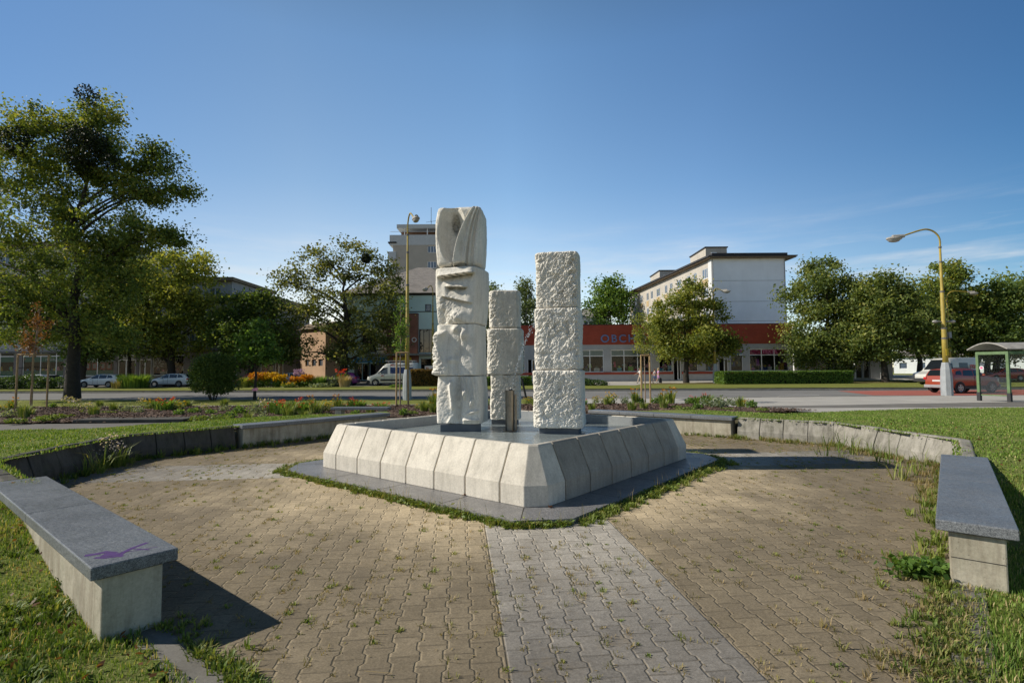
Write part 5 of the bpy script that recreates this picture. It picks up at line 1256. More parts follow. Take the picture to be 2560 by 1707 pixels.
ptree('maple_tree', 'small round-crowned young maple with a pink ribbon at its foot, beside the round bush', 638, 997, 32.3, [(640, 835, 30, 38, 14), (630, 870, 45, 34, 18), (665, 872, 35, 28, 14), (645, 895, 42, 18, 10)], 3600, .20, .26, 'leaf_green', .075, seed=26, nlimb=8, th=2.0, bark='bark')
ptree('birch_tree', 'drooping birch in the gap left of the shortest column', 1222, 955, 92, [(1222, 730, 20, 35, 12), (1226, 800, 24, 60, 20), (1222, 870, 26, 50, 16)], 7000, .40, .7, 'leaf_birch', .25, seed=27, droop=1.3, nlimb=5, bark='bark_birch')
ptree('birch_tree', 'drooping birch in the gap between the shortest and the right column', 1316, 955, 92, [(1314, 725, 16, 25, 9), (1316, 780, 26, 55, 20), (1318, 850, 30, 50, 18)], 7000, .40, .7, 'leaf_birch', .25, seed=28, droop=1.2, nlimb=5, bark='bark_birch')
ptree('broadleaf_tree', 'bright green tree above the shop roof, left of the apartment block', 1527, 955, 112, [(1530, 735, 38, 30, 14), (1505, 770, 36, 34, 14), (1550, 775, 34, 40, 14), (1525, 810, 55, 40, 18)], 9000, .55, 1.0, 'leaf_green', .5, seed=29, nlimb=8)
ptree('linden_tree', 'sunlit linden with rounded crown standing in front of the red shop parapet', 1715, 953, 61.5, [(1730, 735, 48, 38, 24), (1690, 780, 60, 42, 26), (1770, 790, 48, 45, 26), (1662, 832, 34, 34, 20), (1720, 840, 80, 46, 38), (1800, 850, 34, 34, 16), (1690, 872, 52, 22, 18), (1765, 875, 55, 22, 18), (1830, 862, 16, 20, 5)], 24000, .30, .55, 'leaf_yellow_green', .30, seed=30, nlimb=14, th=3.2)
ptree('linden_tree', 'tall dense dark tree hiding the right end of the red shop', 2074, 953, 63, [(2068, 680, 42, 42, 18), (2040, 740, 70, 50, 30), (2110, 740, 60, 60, 28), (2060, 820, 95, 60, 46), (2130, 830, 55, 70, 28), (2010, 860, 55, 45, 24), (2080, 890, 75, 34, 24)], 30000, .32, .66, 'leaf_linden', .38, seed=31, nlimb=14)
ptree('linden_tree', 'broad dark tree with visible forked trunk between the red shop and the right lamp', 2212, 948, 59, [(2235, 710, 60, 35, 20), (2180, 760, 45, 60, 24), (2250, 780, 85, 60, 40), (2230, 850, 80, 50, 36), (2310, 830, 55, 70, 26), (2165, 850, 35, 45, 14)], 26000, .31, .62, 'leaf_linden', .33, seed=32, nlimb=14)
ptree('linden_tree', 'rounded tree rising directly behind the right yellow lamp', 2365, 950, 63, [(2370, 690, 42, 34, 16), (2340, 750, 60, 55, 26), (2410, 770, 55, 60, 26), (2370, 840, 85, 55, 36), (2440, 850, 40, 45, 14)], 21000, .33, .66, 'leaf_olive', .35, seed=33, nlimb=12)
ptree('broadleaf_tree', 'dark green tree above the bus shelter at the right edge', 2490, 950, 62, [(2490, 745, 52, 38, 20), (2450, 790, 50, 50, 20), (2530, 790, 50, 60, 22), (2490, 850, 80, 50, 34), (2580, 800, 60, 90, 30)], 22000, .33, .66, 'leaf_dark', .35, seed=34, nlimb=12)
ptree('broadleaf_tree', 'background tree with olive crown closing the gap behind the lamp and the shelter', 2300, 945, 82, [(2250, 800, 80, 80, 30), (2340, 810, 90, 80, 30), (2160, 820, 70, 70, 24)], 15000, .46, .95, 'leaf_dark', .4, seed=35, nlimb=8)
ptree('broadleaf_tree', 'background tree with dense crown behind the shelter roof', 2470, 945, 84, [(2440, 800, 90, 90, 30), (2540, 790, 90, 100, 34), (2640, 790, 90, 110, 30)], 16000, .46, .95, 'leaf_dark', .4, seed=36, nlimb=8)

# staked saplings
def sapling(label, px, pyb, Y, crown, leaf, n, ht, stakes, seed, sz=.10, lean=0.0):
    t = thing('staked_sapling', label, 'sapling', gp(px, Y, .08), 0, 'staked saplings in the flower beds'); mm = Y / FPX
    rg = random.Random(seed); global RNG
    RNG = np.random.default_rng(seed)
    q = [(lean * k * k / 36 + rg.gauss(0, .012), 0, ht * k / 6 - .1) for k in range(7)]; paths = [(q, list(np.linspace(.035, .012, 7)), 7)]; tips = []
    for (bx, by, rx, ry, k) in crown:
        for _ in range(k):
            c = np.array([(bx - px) * mm + rg.uniform(-1, 1) * rx * mm, rg.uniform(-1, 1) * rx * mm, (pyb - by) * mm + rg.uniform(-1, 1) * ry * mm])
            a = np.array([lean * (c[2] / ht) ** 2, 0, max(ht * .5, c[2] - .45)]); paths.append((bez(a, (a + c) / 2, c, 4), list(np.linspace(.012, .004, 4)), 4)); tips.append(c); tips.append((a * .35 + c * .65))
    add_tubes('trunk', paths, 'sapling_bark', t); tips = np.array(tips)
    P = tips[RNG.integers(0, len(tips), n)] + RNG.normal(size=(n, 3)) * .11; V, F = leaves(P, sz, up=.3); npmesh('crown', V, F, leaf, np.clip(RNG.normal(.45, .25, n), 0, 1), t)
    xs = []
    for sx_, sy_, sh in stakes:
        x = (sx_ - px) * mm; xs.append((x, sy_, sh)); mb = MB(); mb.tube([(x, sy_, -.2), (x + rg.gauss(0, .03), sy_, sh)], .042, 9); mb.build('stake', 'stake_wood', t, smooth=False)
    mb = MB()
    for a, b in zip(xs, xs[1:] + xs[:1]):
        if len(xs) == 2 and a is xs[1]: break
        mb.tube([(a[0], a[1], a[2] - .02), (b[0], b[1], b[2] - .02)], .038, 8)
    mb.build('cross_rail', 'stake_wood', t)
    mb = MB(); zz = min(s[2] for s in xs) * .75
    for a in xs: mb.tube([(a[0], a[1], zz), (lean * .2, 0, zz + .03)], .012, 5)
    mb.build('tie', 'black_rubber', t); return t
sapling('dead staked sapling with rust-brown leaves, at the far left', 80, 1018, 24.0, [(90, 830, 28, 35, 12), (75, 850, 28, 25, 10), (82, 780, 8, 45, 6)], 'leaf_dead', 1100, 4.6, [(58, -.3, 2.45), (97, -.3, 2.45), (103, .35, 2.45)], 5, .09, .25)
sapling('slender green staked sapling beside the left yellow lamp', 1001, 1017, 24.6, [(997, 850, 15, 32, 12), (1002, 800, 12, 40, 10), (1006, 770, 5, 20, 4)], 'leaf_green', 1700, 4.9, [(994, -.25, 2.45), (1024, -.25, 2.45)], 6, .08)
sapling('light green staked sapling in front of the linden and the shop', 1612, 1008, 26.7, [(1610, 850, 26, 28, 14), (1605, 815, 20, 25, 8)], 'leaf_yellow_green', 1900, 3.9, [(1599, -.3, 2.3), (1620, -.35, 2.33), (1629, .3, 2.3)], 7, .09)
# ribbon and guard on the young maple
q = gp(638, 32.3); mb = MB(); mb.tube([(q[0], q[1], -.1), (q[0], q[1], .55)], .085, 9); o = mb.build('trunk_guard', 'black_rubber'); tag(o, 'black sleeve around the foot of the young maple', 'trunk guard')
mb = MB(); mb.box(q[0] - .14, q[0] + .2, q[1] - .1, q[1] - .085, .52, .66); mb.box(q[0] + .02, q[0] + .26, q[1] - .12, q[1] - .1, .60, .70); o = mb.build('ribbon', 'goods_7'); tag(o, 'pink ribbon tied to the young maple sleeve', 'ribbon')
# leaning black post seen between the columns
q = gnd(1318, 1006); mb = MB(); mb.tube([(q.x, q.y, 0), (q.x - .28, q.y, 1.25)], [.05, .06], 8); tag(mb.build('leaning_post', 'black_rubber'), 'dark leaning post in the flower bed between two columns', 'post')

# ================================================================== BUSHES AND HEDGES
def foliage(name, pts, size, leaf, parent, tint0=.4, up=.4, aspect=.62):
    V, F = leaves(pts, size, up=up, aspect=aspect); return npmesh(name, V, F, leaf, np.clip(RNG.normal(tint0, .2, len(pts)), 0, 1), parent)
def blobpts(n, blobs, shell=.55):
    out = []; tot = sum(b[3] * b[4] * b[5] for b in blobs)
    for b in blobs:
        k = max(20, int(n * b[3] * b[4] * b[5] / tot)); u = rotv(k); r = shell + (1 - shell) * RNG.uniform(0, 1, k)
        out.append(np.array(b[:3]) + u * (r + .06 * RNG.normal(size=k))[:, None] * np.array(b[3:6]))
    P = np.concatenate(out); return P[P[:, 2] > .0]
RNG = np.random.default_rng(77)
Yb = 32.6; t = thing('round_bush', 'large rounded dark green bush at the roadside in front of the parked cars', 'bush', gp(534, Yb))
m2 = Yb / FPX; foliage('foliage', blobpts(15000, [((a - 534) * m2, 0, (997 - b) * m2, c * m2, c * m2, d * m2) for a, b, c, d in ((535, 935, 50, 50), (510, 925, 36, 40), (560, 925, 34, 42), (530, 905, 34, 26), (585, 955, 22, 22), (495, 955, 24, 26), (555, 965, 30, 22))]), .12, 'leaf_dark', t, .42)
mb = MB()
for k in range(7): a = k * .9; mb.tube([(.12 * math.cos(a), .12 * math.sin(a), -.1), (.6 * math.cos(a), .6 * math.sin(a), 1.3)], [.04, .02], 5)
mb.build('stem', 'bark', t)
# clipped hedge: crisp box with a thousand small leaves
def hedge(label, xa, xb, ya, yb, h, leaf, n, size, wav=.03, name='hedge', t0=.42, rnd=.0, cat='hedge', lit=True):
    t = thing(name, label, cat, ((xa + xb) / 2, (ya + yb) / 2, 0)); hx, hy = (xb - xa) / 2, (yb - ya) / 2
    A = np.array([2 * hx * 2 * hy, 2 * hx * h, 2 * hx * h, 2 * hy * h, 2 * hy * h]); k = RNG.choice(5, n, p=A / A.sum()); u, v = RNG.uniform(-1, 1, n), RNG.uniform(0, 1, n)
    P = np.empty((n, 3)); s = u * hx; w_ = (v * 2 - 1) * hy
    P[:, 0] = np.where(k < 3, s, np.where(k == 3, -hx, hx)); P[:, 1] = np.where(k == 0, w_, np.where(k == 1, -hy, np.where(k == 2, hy, u * hy))); P[:, 2] = np.where(k == 0, h, v * h)
    b = pnoise(P * 1.4 + 5) * wav * 4 + pnoise(P * 5) * wav; c = P - np.array([0, 0, h * .4]); c /= np.linalg.norm(c, axis=1)[:, None]; P += c * (b - np.abs(RNG.normal(0, wav * 2.2, n)))[:, None]
    if rnd: P[:, 2] -= rnd * (np.abs(P[:, 1]) / hy) ** 2 * P[:, 2] + rnd * (np.abs(P[:, 0]) / hx) ** 6 * P[:, 2]
    P = P[P[:, 2] > 0]; foliage('foliage', P, size, leaf, t, t0)
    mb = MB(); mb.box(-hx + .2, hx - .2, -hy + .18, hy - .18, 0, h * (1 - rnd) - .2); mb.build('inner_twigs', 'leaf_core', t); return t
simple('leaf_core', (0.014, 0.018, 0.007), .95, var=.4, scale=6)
h0, h1 = gnd(1809, 962), gnd(2134, 960); Yh = 55.0
hedge('long clipped box hedge in front of the red shop', fx(1809, Yh), fx(2134, Yh), Yh, Yh + 2.6, 1.32, 'leaf_green', 20000, .16)
Yj = 55.2
hedge('reddish-brown clipped barberry hedge behind the left lamp, beside the white van', fx(1022, Yj), fx(1106, Yj), Yj, Yj + 1.6, 1.75, 'leaf_reddish', 6500, .17, .07)
hedge('low dark green hedge glimpsed between the tallest and shortest column', fx(1180, Yj), fx(1330, Yj), Yj, Yj + 1.5, .95, 'leaf_green', 5000, .16, .06)
def spread(label, pxa, pxb, ptop, Y, leaf, n, size, name='juniper_bush', t0=.4, cat='bush', up=1.0, seed=0, pyb=968):
    x0, x1 = fx(pxa, Y), fx(pxb, Y); h = (pyb - ptop) * Y / FPX; t = thing(name, label, cat, ((x0 + x1) / 2, Y, 0)); L = (x1 - x0) / 2; rg = random.Random(seed); bl = []
    k = max(2, int(L * 1.6))
    for i in range(k): q = -1 + 2 * (i + .5) / k; bl.append((q * L * .92, rg.uniform(-.3, .3), h * .30, L / k * 1.9, .9, h * (.72 - .25 * abs(q) ** 3) * rg.uniform(.8, 1.08)))
    foliage('foliage', blobpts(n, bl, .7), size, leaf, t, t0, up); return t
spread('wide low juniper spreading in front of the half-hidden white car, far left', -40, 168, 940, 55.5, 'needle_green', 9000, .18, seed=1, pyb=976)
spread('low juniper mound at the kerb just right of the tallest columns', 1440, 1505, 950, 54.5, 'needle_green', 3000, .16, seed=2)
spread('low rounded shrub at the foot of the barberry hedge', 980, 1004, 961, 53.8, 'leaf_green', 900, .14, seed=3, name='low_shrub')

# flowering border on the median, plants one by one
def clump(name, label, px, Y, wpx, hpx, leaf, n, petal=None, npet=0, lsz=.25, psz=.14, kind='blade', seed=0, cat='plant', group=None, z=.03, base=None):
    global RNG
    RNG = np.random.default_rng(500 + seed); mm = Y / FPX; r = wpx * mm / 2; h = hpx * mm
    t = thing(name, label, cat, base or gp(px, Y, z), 0, group)
    if kind == 'blade':
        a = RNG.uniform(0, 2 * np.pi, n); q = np.sqrt(RNG.uniform(0, 1, n)) * r * .75; P = np.stack([q * np.cos(a), q * np.sin(a) * .8, np.zeros(n)], 1)
        V, F = blades(P, RNG.uniform(.55, 1.08, n) * h, np.full(n, lsz * .2), .5, a); npmesh('foliage', V, F, leaf, np.repeat(np.clip(RNG.normal(.45, .22, n), 0, 1), 3), t)
    else:
        foliage('foliage', blobpts(n, [(0, 0, h * .42, r, r * .8, h * .55), (-r * .4, 0, h * .3, r * .6, r * .6, h * .45), (r * .4, 0, h * .35, r * .6, r * .6, h * .45)], .4), lsz, leaf, t, .45)
    if petal:
        a = RNG.uniform(0, 2 * np.pi, npet); q = np.sqrt(RNG.uniform(0, 1, npet)) * r; zz = h * (RNG.uniform(.55, 1.05, npet) if kind != 'spike' else RNG.uniform(.8, 1.2, npet))
        P = np.stack([q * np.cos(a), q * np.sin(a) * .8, zz], 1); P = np.repeat(P, 3, 0) + RNG.normal(size=(npet * 3, 3)) * psz * .3
        V, F = leaves(P, psz, up=.5, aspect=.8); npmesh('flower_head', V, F, petal, RNG.uniform(0, 1, len(P)), t)
    return t
YF = 55.5
clump('iris_clump', 'tall green iris clump with straw tips between the two white cars', 337, YF, 92, 38, 'leaf_green', 900, None, 0, .5, seed=1)
clump('iris_clump', 'small dry leaf tuft at the left foot of the iris clump', 300, YF - .6, 46, 22, 'weed_dry', 260, None, 0, .4, seed=2)
clump('grass_clump', 'bright lime grass clump at the left end of the yellow flowers', 613, YF, 34, 28, 'leaf_yellow_green', 420, None, 0, .4, seed=3)
for i, (px, w_, h_, pet, lab) in enumerate([(644, 40, 34, 'petal_orange', 'orange-yellow coneflowers left of the thin maple trunk line'), (672, 42, 34, 'petal_yellow', 'tallest yellow coneflowers in front of the red car'), (700, 36, 28, 'petal_yellow', 'yellow coneflowers before the silver hatchback front'), (742, 36, 24, 'petal_orange', 'orange coneflowers before the silver hatchback tail'), (768, 32, 28, 'petal_orange', 'rightmost orange coneflowers by the lilac spikes')]):
    clump('coneflower_plant', lab, px, YF + .3 * (i % 2), w_, h_, 'leaf_green', 420, pet, 170, .2, .20, 'bush', 10 + i, group='yellow coneflowers on the median')
clump('low_plant', 'low pale yellow bedding plants at the front of the coneflowers', 722, YF - 1, 40, 13, 'weed_green', 260, 'petal_yellow', 26, .2, .14, 'bush', 20)
clump('spike_plant', 'lilac flower spikes behind the orange coneflowers', 748, YF + 1.0, 30, 36, 'leaf_silver', 160, 'petal_lilac', 120, .2, .12, 'spike', 21)
clump('grass_clump', 'dark green grassy clump right of the coneflowers', 798, YF, 44, 30, 'leaf_green', 420, None, 0, .4, seed=22)
clump('silver_plant', 'silvery green leafy plant beneath the bare-limbed tree', 836, YF, 40, 28, 'leaf_silver', 420, None, 0, .24, .1, 'bush', 23)
clump('canna_plant', 'red flowering canna in front of the magenta car', 852, YF + .4, 26, 40, 'leaf_green', 160, 'petal_red', 26, .3, .22, 'blade', 24)
clump('feather_grass', 'straw-coloured feather grass by the magenta car', 862, YF - .6, 34, 30, 'plume_straw', 520, None, 0, .3, seed=25)
clump('low_plant', 'low dull green mound in front of the silvery plant', 800, YF - 1, 60, 12, 'leaf_silver', 300, None, 0, .2, .1, 'bush', 26)

# perennials in the two mulch beds: a few kinds, many plants
def plant_kind(kind, seed):
    spec = {'red': ('crocosmia_plant', 'leaf_green', 'petal_red', 'blade', .30, .62, 90, 13, .30, .065), 'yellow': ('yellow_perennial', 'weed_green', 'petal_yellow', 'bush', .28, .52, 170, 22, .085, .055), 'green': ('leafy_perennial', 'leaf_green', None, 'bush', .30, .34, 240, 0, .09, 0),
            'silver': ('silvery_perennial', 'leaf_silver', None, 'bush', .32, .42, 260, 0, .07, 0), 'grass': ('grassy_perennial', 'weed_green', None, 'blade', .25, .5, 120, 0, .16, 0), 'umbel': ('fennel_plant', 'weed_green', 'petal_pale', 'bush', .24, .55, 110, 26, .07, .07), 'orange': ('orange_perennial', 'weed_green', 'petal_orange', 'blade', .22, .7, 60, 12, .2, .07), 'low': ('creeping_perennial', 'weed_green', None, 'bush', .45, .20, 300, 0, .08, 0)}[kind]
    nm, lf, pet, kd, r, h, n, npet, lsz, psz = spec
    return clump(nm, 'x', 0, FPX, r * 2, h, lf, n, pet, npet, lsz, psz, kd, seed, 'plant', None, 0, (0, 0, 0))
LAB = {'red': 'red-flowering perennial in the mulched bed', 'yellow': 'yellow-flowering perennial in the mulched bed', 'green': 'plain dark green leafy perennial in the mulched bed', 'silver': 'silvery feathery perennial in the mulched bed', 'grass': 'grass-like perennial with thin blades in the mulched bed', 'umbel': 'pale yellow-green umbel plant in the mulched bed', 'orange': 'tall orange-flowered perennial in the mulched bed', 'low': 'bright green creeping perennial at the edge of the mulched bed'}
protos = {}
rgp = random.Random(91)
def plant(kind, x, y, s=1.0):
    p = protos.get(kind); new = p is None
    if new: p = protos[kind] = plant_kind(kind, len(protos) + 60)
    o = p if new else copy_tree(p)
    o.location = (x, y, .07); o.rotation_euler = (0, 0, rgp.uniform(0, 6.28)); s *= .98; o.scale = (s, s, s * rgp.uniform(.7, 1.05) * (.72 if kind in ('red', 'yellow') else 1)); o['label'] = LAB[kind]; o['group'] = LAB[kind].replace('perennial', 'perennials').replace('umbel plant', 'umbel plants')
def spot(px, py, kind, s=1.0): p = gnd(px, py, .07); plant(kind, p.x, p.y, s)
for px, py, kd, s in [(30, 1024, 'orange', 1), (8, 1028, 'yellow', 1), (130, 1020, 'green', .8), (165, 1018, 'umbel', 1.1), (190, 1024, 'umbel', 1.2), (215, 1034, 'umbel', 1), (235, 1040, 'grass', .9), (285, 1028, 'grass', .9), (318, 1030, 'silver', 1.2), (345, 1034, 'silver', .9), (270, 1034, 'low', .8), (380, 1024, 'yellow', 1.3), (398, 1026, 'red', 1.2), (418, 1028, 'red', 1.3), (440, 1026, 'yellow', 1.3), (455, 1022, 'yellow', 1), (430, 1020, 'red', 1), (447, 1038, 'green', 1), (486, 1034, 'green', 1.1), (515, 1030, 'umbel', .9), (528, 1036, 'green', .9), (560, 1030, 'silver', .8), (600, 1036, 'green', 1.2), (640, 1034, 'silver', 1.4), (655, 1028, 'umbel', 1), (688, 1034, 'red', 1.3), (705, 1038, 'red', 1.4), (730, 1038, 'grass', 1.2), (745, 1032, 'red', 1.3), (762, 1034, 'red', 1.2), (776, 1030, 'orange', 1), (790, 1036, 'grass', 1.3), (812, 1030, 'yellow', 1.2), (830, 1026, 'yellow', 1), (846, 1026, 'orange', 1), (862, 1026, 'red', 1), (885, 1026, 'red', 1.2), (900, 1026, 'red', 1), (945, 1026, 'red', 1.1), (960, 1026, 'red', .9), (925, 1034, 'grass', .9), (888, 1040, 'green', .8),
                      (20, 1046, 'silver', 1.1), (60, 1046, 'grass', 1.1), (75, 1040, 'grass', .8), (110, 1052, 'low', 1), (140, 1048, 'low', 1), (165, 1044, 'low', .8), (40, 1056, 'low', .8), (500, 1050, 'low', 1.1), (530, 1050, 'low', 1.2), (560, 1052, 'low', 1.1), (575, 1046, 'green', .9), (620, 1052, 'grass', .9), (655, 1050, 'silver', .8), (690, 1052, 'low', .9), (720, 1046, 'grass', 1), (760, 1046, 'grass', .9), (810, 1042, 'low', .8), (680, 1022, 'umbel', .8), (560, 1018, 'grass', .9), (470, 1018, 'grass', 1), (355, 1016, 'umbel', .8), (250, 1016, 'grass', .8), (1008, 1036, 'green', .8), (1030, 1034, 'low', .8), (1060, 1030, 'grass', 1), (1086, 1032, 'grass', 1.1), (1070, 1022, 'yellow', 1), (1045, 1024, 'yellow', .8), (1085, 1020, 'orange', 1.3),
                      (1218, 1016, 'yellow', 1), (1235, 1014, 'green', .9), (1322, 1010, 'yellow', 1.2), (1250, 1020, 'grass', .9), (1340, 1016, 'grass', 1), (1460, 1012, 'red', .8), (1490, 1010, 'yellow', 1), (1508, 1010, 'yellow', .9), (1528, 1010, 'yellow', 1.5), (1520, 1014, 'grass', 1), (1562, 1010, 'silver', 1), (1588, 1008, 'orange', 1.2), (1600, 1008, 'green', 1), (1640, 1010, 'green', 1), (1655, 1010, 'orange', 1.2), (1676, 1008, 'orange', 1.3), (1660, 1022, 'grass', 1), (1725, 1010, 'green', 1.2), (1740, 1008, 'red', 1.1), (1768, 1010, 'red', 1.2), (1690, 1022, 'low', .9), (1712, 1026, 'low', 1), (1745, 1024, 'green', .9), (1782, 1020, 'silver', 1.8), (1800, 1018, 'silver', 1.3), (1830, 1014, 'silver', 1.2), (1850, 1016, 'grass', 1), (1866, 1018, 'yellow', .9), (1880, 1020, 'green', 1), (1905, 1026, 'low', .8), (1480, 1026, 'grass', .8), (1610, 1024, 'grass', .9), (1580, 1028, 'grass', .9), (1820, 1026, 'low', .9)]:
    spot(px, py, kd, s)

# ================================================================== WEEDS ON THE PAVING
RNG = np.random.default_rng(123)
def weeds(name, label, P, n_per, r, hmin, hmax, wid, leaf, flatq=.5, tint=.5, ls=0.0):
    """low rosettes and tufts: leafy blades around each point P"""
    k = np.repeat(np.arange(len(P)), n_per); n = len(k); sz = RNG.uniform(.45, 1.5, len(P)); a = RNG.uniform(0, 2 * np.pi, n); q = RNG.uniform(0, 1, n) * r * sz[k]
    B = P[k] + np.stack([q * np.cos(a), q * np.sin(a), np.zeros(n)], 1); h = RNG.uniform(hmin, hmax, n) * sz[k]
    V, F = blades(B, h, np.full(n, wid) * RNG.uniform(.6, 1.5, n), 1.1, a + RNG.normal(0, .5, n)); tt = np.clip(tint + RNG.normal(0, .18, len(P))[k] + RNG.normal(0, .15, n), 0, 1)
    return tag(npmesh(name, V, F, leaf, np.repeat(tt, 3)), label, kind='stuff')
def plz(x, y, z=0.0): X_, Y_ = CX + x * ce + y * se, CY - x * se + y * ce; return np.stack([X_, Y_, np.full(len(X_), z)], 1)
# along the plinth edge
E_ = np.array(plo + [plo[0]]); pts = []
for (xa, ya), (xb, yb) in zip(E_[:-1], E_[1:]):
    L = math.hypot(xb - xa, yb - ya); n = int(L * 95); q = RNG.uniform(0, 1, n); nx_, ny_ = (yb - ya) / L, -(xb - xa) / L; o_ = np.abs(RNG.normal(0, .085, n)) * RNG.uniform(.4, 1.4) + .01
    dens = pnoise(np.stack([(xa + (xb - xa) * q) * 2.2, (ya + (yb - ya) * q) * 2.2, q * 0 + 4], 1)); kk = dens > RNG.uniform(-.45, .12, n) - .12 + o_ * .7
    pts.append(np.stack([xa + (xb - xa) * q + nx_ * o_, ya + (yb - ya) * q + ny_ * o_], 1)[kk])
pts = np.concatenate(pts); weeds('weeds', 'thick green weeds growing along the edge of the fountain plinth', plz(pts[:, 0], pts[:, 1]), 34, .050, .015, .065, .011, 'weed_green', tint=.55)
pts2 = pts[RNG.uniform(size=len(pts)) < .25]; V, F = leaves(np.repeat(plz(pts2[:, 0], pts2[:, 1], .03), 8, 0) + RNG.normal(size=(len(pts2) * 8, 3)) * np.array([.05, .05, .02]), .05, up=1.2, aspect=.5); tag(npmesh('weeds', V, F, 'weed_green', np.clip(RNG.normal(.4, .2, len(pts2) * 8), 0, 1)), 'broad leaves among the weeds at the plinth edge', kind='stuff')
pts3 = pts[RNG.uniform(size=len(pts)) < .06]; P = plz(pts3[:, 0], pts3[:, 1]); V, F = blades(np.repeat(P, 3, 0) + RNG.normal(size=(len(P) * 3, 3)) * np.array([.03, .03, 0]), RNG.uniform(.12, .27, len(P) * 3), np.full(len(P) * 3, .005), .5); tag(npmesh('weeds', V, F, 'weed_dry', RNG.uniform(.2, .8, len(P) * 9)), 'thin dry stalks among the plinth weeds', kind='stuff')
# tufts in the joints of the paving
def joint_pts(n, bias=0.0, dmin=3.0):
    x = RNG.uniform(-6.0, 6.0, n); y = RNG.uniform(-6.0, 6.0, n); X4, Y4 = (x + y) / math.sqrt(2), (y - x) / math.sqrt(2)
    s_ = np.round(X4 / PW); X4 = np.where(RNG.uniform(size=n) < .75, s_ * PW + RNG.normal(0, .010, n), X4)
    x, y = (X4 - Y4) / math.sqrt(2), (X4 + Y4) / math.sqrt(2); r = np.maximum(np.abs(x), np.abs(y)); k = (r > dmin) & (r < 6.05) & (np.abs(x) + np.abs(y) < 10.2)
    d = np.hypot(x, y); p_ = sstep(2.6, 6.5, d) * .75 + .25; cl = pnoise(np.stack([x * .9, y * .9, x * 0 + 2], 1)); k &= RNG.uniform(size=n) < p_ * (.55 + 1.1 * cl)
    return plz(x[k], y[k])
weeds('weeds', 'small green weed tufts sprouting from the paving joints', joint_pts(1600), 24, .034, .006, .026, .007, 'weed_green', tint=.62)
weeds('weeds', 'dry yellow grass tufts scattered over the paving joints', joint_pts(8500), 13, .045, .006, .028, .0055, 'weed_dry', tint=.5)
P = joint_pts(7000); V, F = leaves(P + np.array([0, 0, .006]), .022, up=3.5, aspect=.4); tag(npmesh('leaf_litter', V, F, 'weed_dry', RNG.uniform(.2, 1, len(P))), 'crumbs of dry leaves and straw on the paving', kind='stuff')
n = 46; P = joint_pts(400)[:n]; a = RNG.uniform(0, 6.28, len(P)); L = RNG.uniform(.06, .2, len(P)); d_ = np.stack([np.cos(a), np.sin(a), 0 * a], 1) * L[:, None]; s_ = np.stack([-np.sin(a), np.cos(a), 0 * a], 1) * .003
V = np.stack([P + [0, 0, .012] - s_, P + [0, 0, .012] + s_, P + d_ + s_ + [0, 0, .02], P + d_ - s_ + [0, 0, .02]], 1).reshape(-1, 3); tag(npmesh('straw', V, np.arange(len(V)).reshape(-1, 4), 'weed_dry', RNG.uniform(.7, 1, len(P))), 'loose pale straw stems lying on the paving', kind='stuff')
# along the foot of walls, benches and kerbs
def foot(name, label, segs, dens, n_per, hmin, hmax, wid, leaf, spread_, tint=.45):
    out = []
    for (xa, ya), (xb, yb) in segs:
        L = math.hypot(xb - xa, yb - ya); n = int(L * dens); q = RNG.uniform(0, 1, n); ox, oy = -(xa + xb), -(ya + yb); ol = math.hypot(ox, oy); o_ = np.abs(RNG.normal(0, spread_, n))
        x = xa + (xb - xa) * q + ox / ol * o_; y = ya + (yb - ya) * q + oy / ol * o_; kk = pnoise(np.stack([x * 1.5, y * 1.5, x * 0 + 8], 1)) > RNG.uniform(-.5, .3, n); out.append(np.stack([x[kk], y[kk]], 1))
    p = np.concatenate(out); return weeds(name, label, plz(p[:, 0], p[:, 1]), n_per, .05, hmin, hmax, wid, leaf, tint=tint)
foot('weeds', 'green weeds along the foot of the sunlit wall and right bench', [((6.13, 2.1), (6.13, 4.15)), ((6.13, 4.15), (4.15, 6.13)), ((4.15, 6.13), (-2, 6.13)), ((6.1, -2.1), (6.1, 2.1))], 26, 14, .03, .12, .012, 'weed_green', .12)
foot('weeds', 'dry yellow grass along the foot of the sunlit wall', [((6.13, 1.0), (6.13, 4.15)), ((6.13, 4.15), (4.15, 6.13)), ((4.15, 6.13), (2, 6.13))], 60, 12, .03, .12, .008, 'weed_dry', .22)
foot('weeds', 'tall weed stems standing out from the sunlit wall', [((6.0, 2.6), (6.0, 4.0)), ((6.0, 4.0), (4.3, 5.9))], 14, 5, .15, .42, .014, 'weed_green', .5)
foot('weeds', 'weeds along the foot of the shaded wall and far left bench', [((-6.13, -4.15), (-6.13, 2.1)), ((-4.15, -6.13), (-6.13, -4.15)), ((-2.1, -6.13), (-4.15, -6.13))], 40, 16, .04, .16, .012, 'weed_green', .10, .35)
foot('weeds', 'tall grass growing against the shaded wall', [((-5.0, -5.1), (-5.9, -4.2))], 45, 8, .15, .42, .012, 'weed_green', .12, .5)
foot('weeds', 'green weeds spilling over the paving at the near left bench end', [((2.0, -6.15), (4.8, -6.15))], 80, 22, .012, .05, .009, 'weed_green', .10)
foot('weeds', 'grass and clover spilling over the paving at the near right kerb', [((6.25, -3.9), (6.2, -1.6))], 150, 20, .015, .06, .009, 'weed_green', .20)
foot('weeds', 'straw-coloured grass at the near right kerb', [((6.3, -4.2), (6.25, -1.9))], 110, 18, .015, .06, .007, 'weed_dry', .30)
P = np.array(gnd(2310, 1440))[None] + RNG.normal(size=(420, 3)) * np.array([.12, .07, .0]) + np.stack([np.zeros(420), np.zeros(420), RNG.uniform(.02, .12, 420)], 1)
